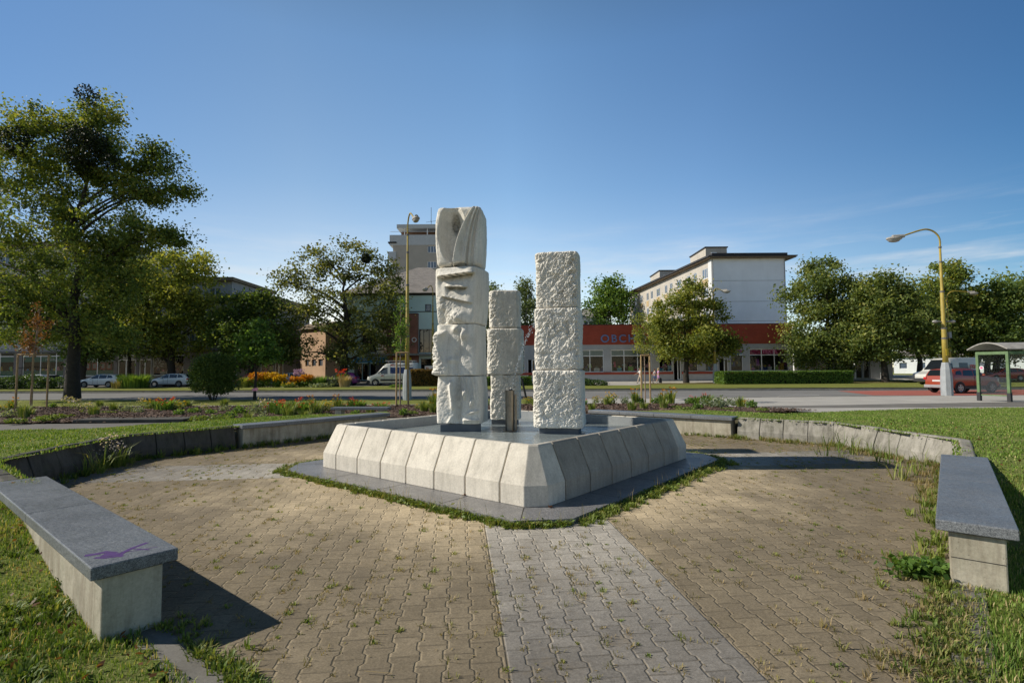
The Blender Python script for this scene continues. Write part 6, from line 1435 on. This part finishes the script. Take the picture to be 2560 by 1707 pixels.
V, F = leaves(P, .055, up=1.0, aspect=.8); o = npmesh('bramble', V, F, 'leaf_green', np.clip(RNG.normal(.3, .2, 420), 0, 1)); tag(o, 'dark leafy bramble at the foot of the near right bench end', 'weed plant')
P = np.array(pw(-5.6, -4.55))[None] + RNG.normal(size=(130, 3)) * np.array([.10, .10, .0]); P[:, 2] = RNG.uniform(.2, .62, 130); V, F = leaves(P, .035, up=.4, aspect=.8)
t = thing('wild_flower', 'wispy white wild flower standing against the shaded left wall', 'wild flower', (0, 0, 0)); npmesh('flower_head', V, F, 'petal_pale', RNG.uniform(.6, 1, 130), t)
q = pw(-5.6, -4.55); mb = MB()
for k in range(7): mb.tube([(q.x, q.y, 0), (q.x + random.gauss(0, .05), q.y + random.gauss(0, .05), .3), (q.x + random.gauss(0, .12), q.y + random.gauss(0, .1), random.uniform(.4, .62))], .004, 4)
mb.build('stem', 'leaf_core', t)

# fallen leaves lying in the grass
n = 900; x = np.concatenate([RNG.uniform(-5.5, 0, n), RNG.uniform(1, 12, n)]); y = np.concatenate([RNG.uniform(2, 6, n), RNG.uniform(2, 12, n)]); k = in_lawn(x, y); x, y = x[k], y[k]
V, F = leaves(np.stack([x, y, lawn_h(x, y) + .035], 1), .045, up=1.2, aspect=.6); tag(npmesh('fallen_leaves', V, F, 'leaf_dead', RNG.uniform(0, 1, len(x))), 'small brown leaves scattered in the grass', kind='stuff')
P = []
for cx0, cy0, r0, k in ((-3.6, 3.3, .35, 60), (-2.9, 2.9, .25, 40), (-4.6, 4.4, .3, 50), (3.9, 3.2, .3, 60), (4.6, 3.7, .25, 50), (-3.3, 3.9, .2, 30)):
    P.append(np.stack([RNG.normal(cx0, r0, k), RNG.normal(cy0, r0 * .7, k)], 1))
P = np.concatenate(P); k = in_lawn(P[:, 0], P[:, 1]); P = P[k]; weeds('weeds', 'broad-leaved weeds and clover patches in the rough grass', np.stack([P[:, 0], P[:, 1], lawn_h(P[:, 0], P[:, 1])], 1), 22, .045, .02, .07, .016, 'weed_green', tint=.3)
# ================================================================== STREET LAMPS
def lamp(label, px, Y, H, arm, conc=True, dang=0.0, ra=.16, pole='yellow_paint', scale=1.0, base_h=1.65, arms=None):
    """steel lamp post in a concrete sleeve; arm = (dx, dy) of the head"""
    t = thing('street_lamp', label, 'street lamp', gp(px, Y, 0), 0); s = scale
    if conc:
        mb = MB(); mb.tube([(0, 0, -.2), (0, 0, base_h * .45), (0, 0, base_h * .8), (0, 0, base_h)], [.30 * s, .30 * s, .26 * s, .19 * s], 8); mb.build('base', 'pole_concrete', t)
    mb = MB(); hs = [base_h * .9 if conc else -.1, H * .34, H * .345, H * .40, H * .405, H * .62, H * .625, H * .80, H * .805, H - 1.1]
    rs = [.15, .145, .138, .138, .118, .11, .085, .078, .062, .058]; mb.tube([(0, 0, z) for z in hs], [r * s for r in rs], 14)
    mb.build('pole', pole, t, smooth=True)
    mb = MB()
    for z, r in ((H * .34, .158), (H * .40, .15), (H * .62, .125), (H * .80, .092), (H - 1.1, .085)): mb.tube([(0, 0, z - .05), (0, 0, z + .05)], r * s * .98, 14)
    mb.build('collar', 'lamp_dark', t)
    ax_, ay_ = arm; mb = MB()
    P = [Vector((0, 0, H - 1.15)), Vector((0, 0, H - .6)), Vector((ax_ * .10, ay_ * .10, H - .22)), Vector((ax_ * .28, ay_ * .28, H)), Vector((ax_ * .5, ay_ * .5, H - .02)), Vector((ax_, ay_, H - .25 - dang))]
    pts = []
    for i in range(len(P) - 1):
        for q in (0, .25, .5, .75):
            p0, p1, p2, p3 = P[max(i - 1, 0)], P[i], P[i + 1], P[min(i + 2, len(P) - 1)]
            pts.append(.5 * ((2 * p1) + (p2 - p0) * q + (2 * p0 - 5 * p1 + 4 * p2 - p3) * q * q + (-p0 + 3 * p1 - 3 * p2 + p3) * q ** 3))
    pts.append(P[-1]); mb.tube(pts, .05 * s, 9); mb.build('arm', pole, t, smooth=True)
    e = P[-1]; a = math.atan2(ay_, ax_); hd = thing('lamp_head', None, None); hd.parent = t; hd.location = e; hd.rotation_euler = (0, 0, a)
    mb = MB(); mb.tube([(-.15, 0, .02), (.5, 0, -.02)], [.10 * s, .13 * s], 10); mb.build('ballast_box', 'lamp_grey', hd)
    mb = MB(); mb.ball((.42 * s, 0, -.12), .46 * s, .24 * s, .13 * s, 14, 8); mb.build('housing', 'lamp_grey', hd, smooth=True)
    mb = MB(); mb.ball((.44 * s, 0, -.20), .36 * s, .19 * s, .15 * s, 14, 8); mb.build('lamp_bowl', 'shelter_roof', hd, smooth=True)
    return t
HL = at(1018, 541, 31.0).z; lamp('tall yellow street lamp left of the fountain columns, head turned towards the camera', 1018, 31.0, HL, (.62, -1.3), dang=.25, base_h=1.75, scale=.85)
HR = at(2352, 573, 31.6).z; t = lamp('tall yellow street lamp on the right whose long arm reaches left over the road', 2365, 31.6, HR, (-2.05, .3), dang=.1, base_h=1.95)
t2 = t
for s_ in (-1, 1): mb = MB(); mb.tube([(s_ * .05, 0, 4.35), (s_ * .42, 0, 4.42)], .03, 6); mb.ball((s_ * .52, -.02, 4.38), .17, .12, .09, 10, 6); mb.build('floodlight', 'lamp_grey', t)
mb = MB(); mb.box(.22, .36, -.1, .06, 3.4, 3.75); mb.build('junction_box', 'door_grey', t)
mb = MB(); mb.box(-.07, .07, -.165, -.14, 2.35, 2.75); mb.build('sticker', 'sign_yellow', t)
lamp('thin yellow street lamp in front of the mint building', 1082, 60.5, at(1075, 716, 60.5).z, (-.5, -1.1), dang=.2, conc=False)
lamp('street lamp half hidden behind the linden, its head before the white gable', 1788, 60.3, at(1795, 722, 60.3).z, (.9, -.4), base_h=2.2)
lamp('street lamp buried among the right trees, only its grey head clear', 2376, 57.5, at(2400, 728, 57.5).z, (2.2, -.3), dang=-.1, base_h=1.6)

# ================================================================== CARS
def wheel(p, x, y, r, w, side):
    t = thing('wheel', None, None); t.parent = p; t.location = (x, y, r)
    mb = MB(); n = 22; prof = [(-w / 2, r * .62), (-w / 2, r * .93), (-w / 2 + .03, r), (w / 2 - .03, r), (w / 2, r * .93), (w / 2, r * .62)]
    vs = [(q * math.cos(2 * math.pi * i / n), yy, q * math.sin(2 * math.pi * i / n)) for yy, q in prof for i in range(n)]
    fs = [(a * n + i, a * n + (i + 1) % n, (a + 1) * n + (i + 1) % n, (a + 1) * n + i) for a in range(5) for i in range(n)] + [tuple(range(n)), tuple(range(5 * n, 6 * n))[::-1]]
    mb.add(vs, fs); mb.build('tyre', 'tyre', t)
    mb = MB(); yo = side * (w / 2 + .004)
    for i in range(5):
        a = 2 * math.pi * i / 5 + .3; d = r * .60; b = .055; ca, sa = math.cos(a), math.sin(a)
        mb.hexa([(-sa * b * 1.3, yo, ca * b * 1.3), (sa * b * 1.3, yo, -ca * b * 1.3), (sa * b + ca * d, yo, -ca * b + sa * d), (-sa * b + ca * d, yo, ca * b + sa * d)], [(-sa * b, yo + side * .014, ca * b), (sa * b, yo + side * .014, -ca * b), (sa * b + ca * d, yo + side * .01, -ca * b + sa * d), (-sa * b + ca * d, yo + side * .01, ca * b + sa * d)])
    nn = 20
    for i in range(nn):
        a, b = 2 * math.pi * i / nn, 2 * math.pi * (i + 1) / nn; r0, r1 = r * .56, r * .66
        mb.add([(r0 * math.cos(a), yo, r0 * math.sin(a)), (r0 * math.cos(b), yo, r0 * math.sin(b)), (r1 * math.cos(b), yo + side * .008, r1 * math.sin(b)), (r1 * math.cos(a), yo + side * .008, r1 * math.sin(a))], [(0, 1, 2, 3)])
    mb.build('rim', 'rim_metal', t)
def interp(pts, x):
    for (xa, za), (xb, zb) in zip(pts[:-1], pts[1:]):
        if xa <= x <= xb: return za + (zb - za) * (x - xa) / (xb - xa + 1e-9)
    return pts[0][1] if x < pts[0][0] else pts[-1][1]
def car(name, label, loc, rotz, body, L, wid, top, belt, wheels, wr, side_win, ws, rw, flip=False, group=None, cat='car', clad=False, tumble=.86, under=.2, lampz=None):
    """top: roofline profile (x,z), nose at x=0; belt: height of the waist along x; side_win: polygons (x,z); ws/rw: windscreen / rear window spans"""
    t = thing(name, label, cat, loc, rotz, group); hw = wid / 2
    xs = sorted(set([p[0] for p in top] + [p[0] for p in belt] + [L * i / 26 for i in range(27)])); sec = []
    for x in xs:
        zt = interp(top, x); zb = min(interp(belt, x), zt - .02); e = min(x, L - x); pl = 1 - .16 * max(0, 1 - e / .42) ** 2; w = hw * pl
        zu = under + .10 * max(0, 1 - e / .5); wt = w * (1 - (1 - tumble) * min(1, max(0, (zt - zb)) / .45)); wt = min(wt, w * .985)
        sec.append([(0, zu), (w * .86, zu), (w * .975, zu + .10), (w, zb - .22 if zb - .22 > zu + .15 else zu + .16), (w * .975, zb), (wt * .98 + .0, zb + (zt - zb) * .80), (wt * .86, zt - .012), (wt * .5, zt + .004), (0, zt + .012)])
    n = len(sec[0]); vs = []
    for x, s in zip(xs, sec):
        vs += [(x, y, z) for y, z in s] + [(x, -y, z) for y, z in s[1:-1][::-1]]
    m2_ = 2 * n - 2; fs = []
    for i in range(len(xs) - 1):
        for j in range(m2_): fs.append((i * m2_ + j, i * m2_ + (j + 1) % m2_, (i + 1) * m2_ + (j + 1) % m2_, (i + 1) * m2_ + j))
    fs += [tuple(range(m2_))[::-1], tuple(range((len(xs) - 1) * m2_, len(xs) * m2_))]
    mb = MB(); mb.add(vs, fs); o = mb.build('body', body, t, smooth=True); bm = bmesh.new(); bm.from_mesh(o.data); bmesh.ops.recalc_face_normals(bm, faces=bm.faces); bm.to_mesh(o.data); bm.free()
    mo = o.modifiers.new('es', 'EDGE_SPLIT'); mo.split_angle = R_(48)
    def yat(x, z):
        zt = interp(top, x); zb = min(interp(belt, x), zt - .02); e = min(x, L - x); w = hw * (1 - .16 * max(0, 1 - e / .42) ** 2); wt = min(w * (1 - (1 - tumble) * min(1, max(0, zt - zb) / .45)), w * .985)
        a = (z - zb) / max(.05, (zt - zb) * .8); return w * .975 + (wt * .98 - w * .975) * min(max(a, 0), 1.25)
    for s_ in (-1, 1):
        for pol in side_win:
            mb = MB(); q = [(x, s_ * (yat(x, z) + .008), z) for x, z in pol]; mb.add(q, [tuple(range(len(q))) if s_ < 0 else tuple(range(len(q)))[::-1]]); mb.build('side_window', 'car_glass', t)
    for nm, (xa, xb) in (('windscreen', ws), ('rear_window', rw)):
        if xa is None: continue
        mb = MB(); N_ = 5; q = []
        for k in range(N_ + 1):
            x = xa + (xb - xa) * k / N_; z = interp(top, x); wv = yat(x, z - .05) * .86; q += [(x, -wv, z + .004), (x, -wv * .5, z + .018), (x, wv * .5, z + .018), (x, wv, z + .004)]
        off = -.012 if nm == 'windscreen' else .012; q = [(x + off, y, z + .006) for x, y, z in q]
        mb.add(q, [(k * 4 + j, k * 4 + j + 1, k * 4 + 5 + j, k * 4 + 4 + j) for k in range(N_) for j in range(3)]); mb.build(nm, 'car_glass', t)
    for x in wheels:
        for s_ in (-1, 1):
            mb = MB(); c = [(x + (wr + .065) * math.cos(a * math.pi / 12), s_ * (hw * .985), wr + (wr + .065) * math.sin(a * math.pi / 12)) for a in range(-2, 15)]
            c2 = [(p[0], s_ * (hw + .004), p[2]) for p in c]; mb.add(c2, [tuple(range(len(c2)))]); mb.build('wheel_arch', 'trim_dark', t); wheel(t, x, s_ * (hw - .085), wr, .20, s_)
    lz_ = lampz or belt[0][1] - .08
    for s_ in (-1, 1):
        mb = MB(); mb.ball((.13, s_ * hw * .70, lz_), .13, .2, .075, 10, 6); mb.build('headlight', 'lamp_clear', t, smooth=True)
        mb = MB(); mb.box(L - .20, L - .015, s_ * hw * .86 - .12, s_ * hw * .86 + .075, belt[-1][1] - .20, belt[-1][1] - .04); mb.build('tail_light', 'lamp_red', t, bevel=.02)
        mb = MB(); xm = ws[0] + .45 if ws[0] is not None else 1.3; zm = interp(belt, xm) + .10; mb.ball((xm, s_ * (hw + .08), zm), .07, .11, .075, 8, 6); mb.build('mirror', body, t, smooth=True)
    mb = MB(); mb.box(-.015, .02, -.26, .26, .42, .53); mb.build('number_plate', 'plate_white', t)
    mb = MB(); mb.box(L - .02, L + .012, -.26, .26, interp(belt, L) - .33, interp(belt, L) - .22); mb.build('number_plate', 'plate_white', t)
    for s_ in (-1, 1): mb = MB(); mb.box(wheels[0] + wr + .1, wheels[-1] - wr - .1, s_ * hw * .99 - .012, s_ * hw * .99 + .012, under + .0, under + .11); mb.build('side_skirt', 'trim_dark', t)
    for x in (interp([(0, wheels[0] + .95)], 0), (wheels[0] + wheels[1]) / 2 + .1):
        for s_ in (-1, 1): mb = MB(); mb.box(x - .008, x + .008, s_ * hw - .006, s_ * hw + .002, under + .18, interp(belt, x) - .02); mb.build('door_gap', 'trim_dark', t)
    return t
EST_T = [(0, .56), (.10, .72), (.85, .90), (1.20, .97), (2.0, 1.40), (2.6, 1.47), (3.6, 1.45), (4.2, 1.36), (4.52, 1.00), (4.62, .62)]
EST_B = [(0, .62), (.4, .76), (1.2, .90), (3.5, .98), (4.62, .98)]
EST_W = [[(1.42, .96), (2.08, 1.33), (2.42, 1.37), (2.42, .98)], [(2.50, .98), (2.50, 1.38), (3.34, 1.36), (3.34, 1.0)], [(3.42, 1.01), (3.42, 1.35), (3.80, 1.31), (4.06, 1.05)]]
def est(label, px, Y, body, rot=0, **k): return car('parked_car', label, gp(px, Y, .03), rot, body, 4.62, 1.8, EST_T, EST_B, (.92, 3.60), .325, EST_W, (1.24, 1.98), (4.22, 4.5), group='cars parked along the far street', **k)
est('white car half hidden by the iris clump, its nose beside the big tree trunk', 207, 60.0, 'car_white')
est('white estate car between the iris clump and the round bush', 380, 60.0, 'car_white')
est('white-roofed car sunk behind the juniper at the far left', 42, 60.5, 'car_silver')
HAT_T = [(0, .60), (.10, .74), (.8, .92), (1.05, .98), (1.75, 1.42), (2.4, 1.49), (3.2, 1.46), (3.62, 1.34), (3.88, 1.0), (3.98, .62)]
HAT_B = [(0, .64), (.4, .78), (1.1, .93), (3.0, .98), (3.98, .98)]
HAT_W = [[(1.28, .99), (1.86, 1.36), (2.12, 1.39), (2.12, 1.0)], [(2.22, 1.0), (2.22, 1.39), (3.02, 1.38), (3.30, 1.08), (3.22, 1.01)]]
def hat(label, px, Y, body, rot=0, **k): return car('parked_car', label, gp(px, Y, .03), rot, body, 3.98, 1.68, HAT_T, HAT_B, (.80, 3.2), .30, HAT_W, (1.09, 1.72), (3.64, 3.86), group='cars parked along the far street', **k)
hat('red car behind the yellow coneflowers', 590, 60.4, 'car_red')
hat('silver-blue hatchback behind the orange coneflowers', 682, 60.0, 'car_silver')
hat('magenta and black small car behind the feather grass', 808, 60.2, 'car_magenta')
hat('small blue car glimpsed between the two left columns', 1130, 64.0, 'car_blue')
hat('dark car parked at the end of the street under the far right trees', 2290, 76.0, 'car_dark')
o = est('red car beyond the bus shelter', 2452, 60.5, 'car_red')
# orange-red SUV in the bus lane, tail towards the camera
SUV_T = [(0, .72), (.10, .92), (.9, 1.06), (1.15, 1.12), (1.85, 1.55), (2.4, 1.63), (3.5, 1.62), (3.95, 1.55), (4.25, 1.12), (4.34, .72)]
SUV_B = [(0, .80), (.4, .98), (1.2, 1.08), (3.4, 1.12), (4.34, 1.10)]
SUV_W = [[(1.42, 1.12), (1.95, 1.46), (2.30, 1.50), (2.30, 1.13)], [(2.38, 1.13), (2.38, 1.51), (3.12, 1.51), (3.20, 1.15)], [(3.30, 1.19), (3.34, 1.49), (3.72, 1.44), (3.82, 1.22)]]
yaw = math.pi + R_(-24); q = gnd(2328, 985); L_ = 4.34
sv = car('suv_car', 'orange-red off-road car driving away on the red lane behind the right lamp', (0, 0, -.045), 0, 'car_rust', 4.34, 1.80, SUV_T, SUV_B, (.86, 3.53), .36, SUV_W, (1.19, 1.82), (3.98, 4.24), clad=True, under=.30, tumble=.88)
sv.location = (32.3, 36.35, -.045); sv.rotation_euler = (0, 0, math.pi + R_(13))
mb = MB(); mb.box(4.30, 4.40, -.82, .82, .36, .56); mb.build('bumper', 'trim_grey', sv, bevel=.03)
mb = MB(); mb.box(-.05, .05, -.8, .8, .32, .55); mb.build('bumper', 'trim_grey', sv, bevel=.03)
for s_ in (-1, 1): mb = MB(); mb.box(1.2, 3.2, s_ * .905 - .015, s_ * .905 + .015, .30, .48); mb.build('side_cladding', 'trim_dark', sv)
for s_ in (-1, 1): mb = MB(); mb.tube([(1.9, s_ * .66, 1.60), (2.1, s_ * .66, 1.68), (3.6, s_ * .66, 1.67), (3.85, s_ * .66, 1.60)], .022, 6); mb.build('roof_rail', 'trim_dark', sv)
# vans
VAN_T = [(0, .78), (.08, .98), (.75, 1.20), (1.0, 1.32), (1.72, 2.12), (2.1, 2.40), (2.8, 2.50), (5.3, 2.52), (5.40, 2.36), (5.41, .6)]
VAN_B = [(0, .84), (.5, 1.05), (1.1, 1.25), (2.4, 1.32), (5.41, 1.32)]
VAN_W = [[(1.18, 1.30), (1.74, 1.93), (2.26, 1.98), (2.26, 1.24)]]
def van(label, loc, rot, extra, body='van_white'):
    t = car('van', label, loc, rot, body, 5.41, 2.02, VAN_T, VAN_B, (.95, 4.35), .35, VAN_W + extra, (1.06, 1.95), (None, None), cat='van', tumble=.90, lampz=.92)
    mb = MB(); mb.box(-.06, .5, -.98, .98, .28, .62); b = mb.build('front_bumper', 'trim_dark', t, bevel=.05)
    for s_ in (-1, 1):
        for xa, xb in ((1.5, 3.85), (4.9, 5.3)): mb = MB(); mb.box(xa, xb, s_ * 1.015 - .02, s_ * 1.015 + .012, .52, .70); mb.build('rub_strip', 'trim_dark', t)
    return t
v = van('white panel van with roof ladders and photo-printed side, parked before the mint building', gp(923, 59.0, .03), 0, [])
mb = MB(); mb.box(2.55, 5.0, -1.022, -1.0, 1.32, 1.98); mb.build('printed_panel', 'goods_8', v)
text(v, 'rekonstrukce', 3.35, 2.12, .30, 'trim_dark', -1.0, ext=.004); text(v, 'MD', 2.55, 2.12, .32, 'lamp_red', -1.0, ext=.004); text(v, 'MD', 1.55, 1.02, .22, 'lamp_red', -1.03, ext=.004)
mb = MB()
for y in (-.55, .0, .5): mb.box(1.9, 5.2, y - .04, y + .04, 2.66, 2.74)
for x in (2.3, 3.6, 4.9): mb.box(x - .03, x + .03, -.8, .8, 2.52, 2.67)
mb.build('ladder_rack', 'rim_metal', v)
tr = thing('advert_trailer', 'white boxed trailer with a printed picture behind the panel van', 'trailer', gp(1062, 59.6, .03))
mb = MB(); mb.box(0, 1.1, -.1, 1.7, .5, 2.15); mb.build('box', 'van_white', tr, bevel=.03); mb = MB(); mb.box(.06, 1.04, -.13, -.10, .7, 1.72); mb.build('picture', 'goods_8', tr); text(tr, 'MD', .12, 1.84, .22, 'lamp_red', -.115, ext=.004)
for x in (.3, .8): wheel(tr, x, .05, .3, .18, -1)
v2 = van('white minibus with red letters on its side, behind the orange-red car', (0, 0, .03), 0, [[(3.0, 1.45), (3.0, 2.02), (4.05, 2.02), (4.05, 1.45)]])
q = at(2300, 925, 49.5); v2.location = (q.x + .3, q.y, .03); v2.rotation_euler = (0, 0, R_(13))
text(v2, 'mn', 4.18, 1.48, .78, 'lamp_red', -1.035, ext=.004)

# ================================================================== BUS SHELTER
P0, P1 = gnd(2449, 1001), gnd(2525, 1004.5); a = math.atan2(P1.y - P0.y, P1.x - P0.x); wS = math.hypot(P1.x - P0.x, P1.y - P0.y)
bs = thing('bus_shelter', 'green-framed glass bus shelter with curved grey roof at the right edge', 'bus shelter', (P0.x, P0.y, 0), a)
hS = 2.38; LS = 4.2
# local x runs along the visible end panel, local y away along the back (to the right of the picture)
ly = Vector((math.cos(.55), math.sin(.55)))
for i, (x, y) in enumerate(((0, 0), (wS, 0), (.0 + LS * math.cos(1.05), LS * math.sin(1.05)), (wS + LS * math.cos(1.05), LS * math.sin(1.05)))):
    mb = MB(); mb.box(x - .06, x + .06, y - .06, y + .06, -.05, hS); p = mb.build('post', 'shelter_green', bs, bevel=.008)
    mb = MB(); mb.box(x - .075, x + .075, y - .075, y + .075, -.05, .42); mb.build('post_foot', 'trim_dark', p)
dx, dy = math.cos(1.05), math.sin(1.05)
mb = MB(); mb.box(-.05, wS + .05, -.05, .05, hS - .10, hS + .04); mb.box(.06, wS - .06, -.025, .025, .26, .32)
mb.hexa([(wS - .05, 0, hS - .1), (wS + .05, 0, hS - .1), (wS + .05, 0, hS + .04), (wS - .05, 0, hS + .04)], [(wS - .05 + LS * dx, LS * dy, hS - .1), (wS + .05 + LS * dx, LS * dy, hS - .1), (wS + .05 + LS * dx, LS * dy, hS + .04), (wS - .05 + LS * dx, LS * dy, hS + .04)])
mb.hexa([(-.05, 0, hS - .1), (.05, 0, hS - .1), (.05, 0, hS + .04), (-.05, 0, hS + .04)], [(-.05 + LS * dx, LS * dy, hS - .1), (.05 + LS * dx, LS * dy, hS - .1), (.05 + LS * dx, LS * dy, hS + .04), (-.05 + LS * dx, LS * dy, hS + .04)])
mb.build('frame_rail', 'shelter_green', bs)
mb = MB(); mb.add([(.07, 0, 1.2), (wS - .07, 0, 1.2), (wS - .07, 0, hS - .12), (.07, 0, hS - .12)], [(0, 1, 2, 3)]); mb.build('glass_panel', 'shelter_glass', bs)
mb = MB(); mb.add([(.07, 0, .34), (wS - .07, 0, .34), (wS - .07, 0, 1.19), (.07, 0, 1.19)], [(0, 1, 2, 3)]); mb.build('glass_panel', 'shelter_glass_dirty', bs)
mb = MB(); mb.add([(wS + .07 * dx, .07 * dy, .34), (wS + LS * dx * .98, LS * dy * .98, .34), (wS + LS * dx * .98, LS * dy * .98, hS - .12), (wS + .07 * dx, .07 * dy, hS - .12)], [(0, 1, 2, 3)]); mb.build('glass_panel', 'shelter_glass', bs)
mb = MB(); N_ = 12; r0, r1 = [], []
for i in range(N_ + 1):
    q = i / N_; x = -.28 + (wS + .45) * q; z = hS + .06 + .42 * math.sin(math.pi * (.08 + .84 * q)) ; r0.append((x - .15 * dx, -.15 * dy, z)); r1.append((x + (LS + .3) * dx, (LS + .3) * dy, z))
mb.hexa(r0 + [(x, y, z - .03) for x, y, z in r0[::-1]], r1 + [(x, y, z - .03) for x, y, z in r1[::-1]]); mb.build('roof', 'shelter_roof', bs)
mb = MB(); mb.tube([(x, y - .01, z - .01) for x, y, z in r0], .035, 6); mb.tube([(r0[0][0], r0[0][1], r0[0][2]), (r1[0][0], r1[0][1], r1[0][2])], .04, 6); mb.build('roof_edge', 'lamp_grey', bs)
mb = MB(); mb.tube([(.16, -.012, 1.63), (.16, -.004, 1.63)], .10, 18); mb.build('round_sticker', 'letter_white', bs); mb = MB(); mb.tube([(.16, -.016, 1.63), (.16, -.013, 1.63)], .062, 16); mb.build('sticker_mark', 'letter_pink', bs)
mb = MB(); mb.box(.45 + dx * 2, .45 + dx * 2 + 1.6, 2 * dy, 2 * dy + .4, .42, .47); mb.build('bench_seat', 'stake_wood', bs)

# ================================================================== PEOPLE
def person(label, loc, rot, h, shirt, legs, hair, stride=.22, bare=None, hold=False, arms=(.3, -.3), shorts=False, female=False, longhair=False):
    t = thing('person', label, 'person', loc, rot); k = h / 1.75
    def skin(name, nodes, edges, mat, lev=1):
        me = bpy.data.meshes.new(name); me.from_pydata([tuple(c * k for c in p[0]) for p in nodes], edges, []); me.materials.append(MATS[mat])
        o = bpy.data.objects.new(name, me); col.objects.link(o); o.parent = t; s = o.modifiers.new('skin', 'SKIN'); s.use_smooth_shade = True
        for i, v in enumerate(me.skin_vertices[0].data): v.radius = (nodes[i][1] * k, nodes[i][2] * k if len(nodes[i]) > 2 else nodes[i][1] * k); v.use_root = i == 0
        o.modifiers.new('sub', 'SUBSURF').levels = lev; o.modifiers['sub'].render_levels = lev; return o
    s = stride; A = []
    # x = walking direction, y = side
    N = [((0, 0, .95), .13, .10), ((0, 0, 1.20), .125, .10), ((.02, 0, 1.40), .15, .10), ((.03, 0, 1.50), .055), ((.05, 0, 1.57), .055)]
    Ed = [(0, 1), (1, 2), (2, 3), (3, 4)]
    for sd, ph in ((-1, 1), (1, -1)):
        b = len(N); N += [((.01, sd * .09, .86), .085), ((s * ph * .45 + .05, sd * .09, .48), .058), ((s * ph - .05 * (ph < 0), sd * .09, .09), .036), ((s * ph + .13, sd * .09, .04), .034)]; Ed += [(0, b), (b, b + 1), (b + 1, b + 2), (b + 2, b + 3)]
    hands = []
    for sd, ph in ((-1, -1), (1, 1)):
        b = len(N); sw = arms[0] if sd < 0 else arms[1]; e = (.02 + sw * .45, sd * .23, 1.13); w = (.06 + sw * 1.0, sd * .24, .92 + abs(sw) * .12)
        N += [((.02, sd * .19, 1.38), .052), (e, .040), (w, .027), ((w[0] + .04, w[1], w[2] - .08), .030)]; Ed += [(2, b), (b, b + 1), (b + 1, b + 2), (b + 2, b + 3)]
    skin('body', N, Ed, 'skin', 1)
    mb = MB(); mb.ball((.06 * k, 0, 1.645 * k), .095 * k, .078 * k, .12 * k, 12, 9); mb.ball((.155 * k, 0, 1.635 * k), .02 * k, .016 * k, .025 * k, 6, 5); mb.build('head', 'skin', t, smooth=True)
    mb = MB(); mb.ball((.035 * k, 0, 1.675 * k), .105 * k, .09 * k, .11 * k, 12, 8)
    if longhair: mb.ball((-.03 * k, 0, 1.56 * k), .07 * k, .085 * k, .14 * k, 10, 7)
    mb.build('hair', hair, t, smooth=True)
    S = [((0, 0, 1.0), .145, .115), ((0, 0, 1.2), .14, .112), ((.02, 0, 1.40), .165, .112), ((.025, 0, 1.455), .10, .08)]; Es = [(0, 1), (1, 2), (2, 3)]
    for sd in (-1, 1):
        b = len(S); sw = arms[0] if sd < 0 else arms[1]; S += [((.02, sd * .19, 1.39), .065), ((.02 + sw * .30, sd * .22, 1.22), .056)]; Es += [(2, b), (b, b + 1)]
    skin('shirt', S, Es, shirt)
    Pn = [((0, 0, .98), .145, .115), ((0, 0, .88), .15, .12)]; Ep = [(0, 1)]
    for sd, ph in ((-1, 1), (1, -1)):
        b = len(Pn); Pn += [((.01, sd * .09, .82), .098), ((s * ph * .45 + .05, sd * .09, .50), .072)]; Ep += [(1, b), (b, b + 1)]
        if not shorts: Pn += [((s * ph - .04 * (ph < 0), sd * .09, .12), .052)]; Ep += [(b + 1, b + 2)]
    skin('trousers', Pn, Ep, legs)
    for sd, ph in ((-1, 1), (1, -1)):
        mb = MB(); mb.ball(((s * ph + .07) * k, sd * .09 * k, .045 * k), .13 * k, .05 * k, .045 * k, 10, 6); mb.build('shoe', 'cloth_black' if not female else 'cloth_white', t, smooth=True)
    return t
Yp = 62.0
person('person in white top and trousers walking left past the shop, arm stretched back', gp(1600, Yp, .03), R_(195), 1.72, 'cloth_white', 'cloth_beige', 'hair_brown', .26, arms=(.55, -.5))
person('person with dark red hair, grey top and denim shorts walking past the shop', gp(1636, Yp, .03), R_(5), 1.62, 'cloth_grey', 'cloth_denim', 'hair_brown', .20, arms=(.25, -.3), shorts=True)
person('person with blond hair in lilac clothes carrying a dark bag past the shop', gp(1645.5, Yp - .4, .03), R_(5), 1.72, 'cloth_lilac', 'cloth_lilac', 'hair_blond', .20, arms=(-.1, .2), shorts=True, female=True, longhair=True)
q = gp(1650, Yp - .55, .03); mb = MB(); mb.hexa([(q[0] - .16, q[1] - .1, .06), (q[0] + .2, q[1] - .1, .06), (q[0] + .2, q[1] + .1, .06), (q[0] - .16, q[1] + .1, .06)], [(q[0] - .12, q[1] - .06, .62), (q[0] + .14, q[1] - .06, .62), (q[0] + .14, q[1] + .06, .62), (q[0] - .12, q[1] + .06, .62)])
tag(mb.build('shopping_bag', 'cloth_black', bevel=.03), 'dark shopping bag beside the blond walker in lilac', 'bag')
person('person dressed in black standing before the peach house', gp(807, 70.5, .3), R_(-80), 1.78, 'cloth_black', 'cloth_black', 'hair_dark', .08, arms=(.05, -.05))
person('person in a pale pink top walking behind the white estate car', gp(424, 66.5, .2), R_(170), 1.75, 'cloth_pink', 'cloth_denim', 'hair_dark', .2)
# litter
for i, (px, py) in enumerate([(1165, 1237), (1378, 1268)]):
    p = gnd(px, py, .066); V, F = leaves(np.array([[p.x, p.y, .075]]) + np.random.default_rng(i).normal(size=(7, 3)) * np.array([.02, .02, .006]), .045, up=.5); tag(npmesh('dry_leaf', V, F, 'leaf_dead', np.linspace(.2, .9, 7)), ['curled brown leaf on the sunlit plinth', 'curled brown leaf at the shaded chamfer of the basin'][i], 'leaf')
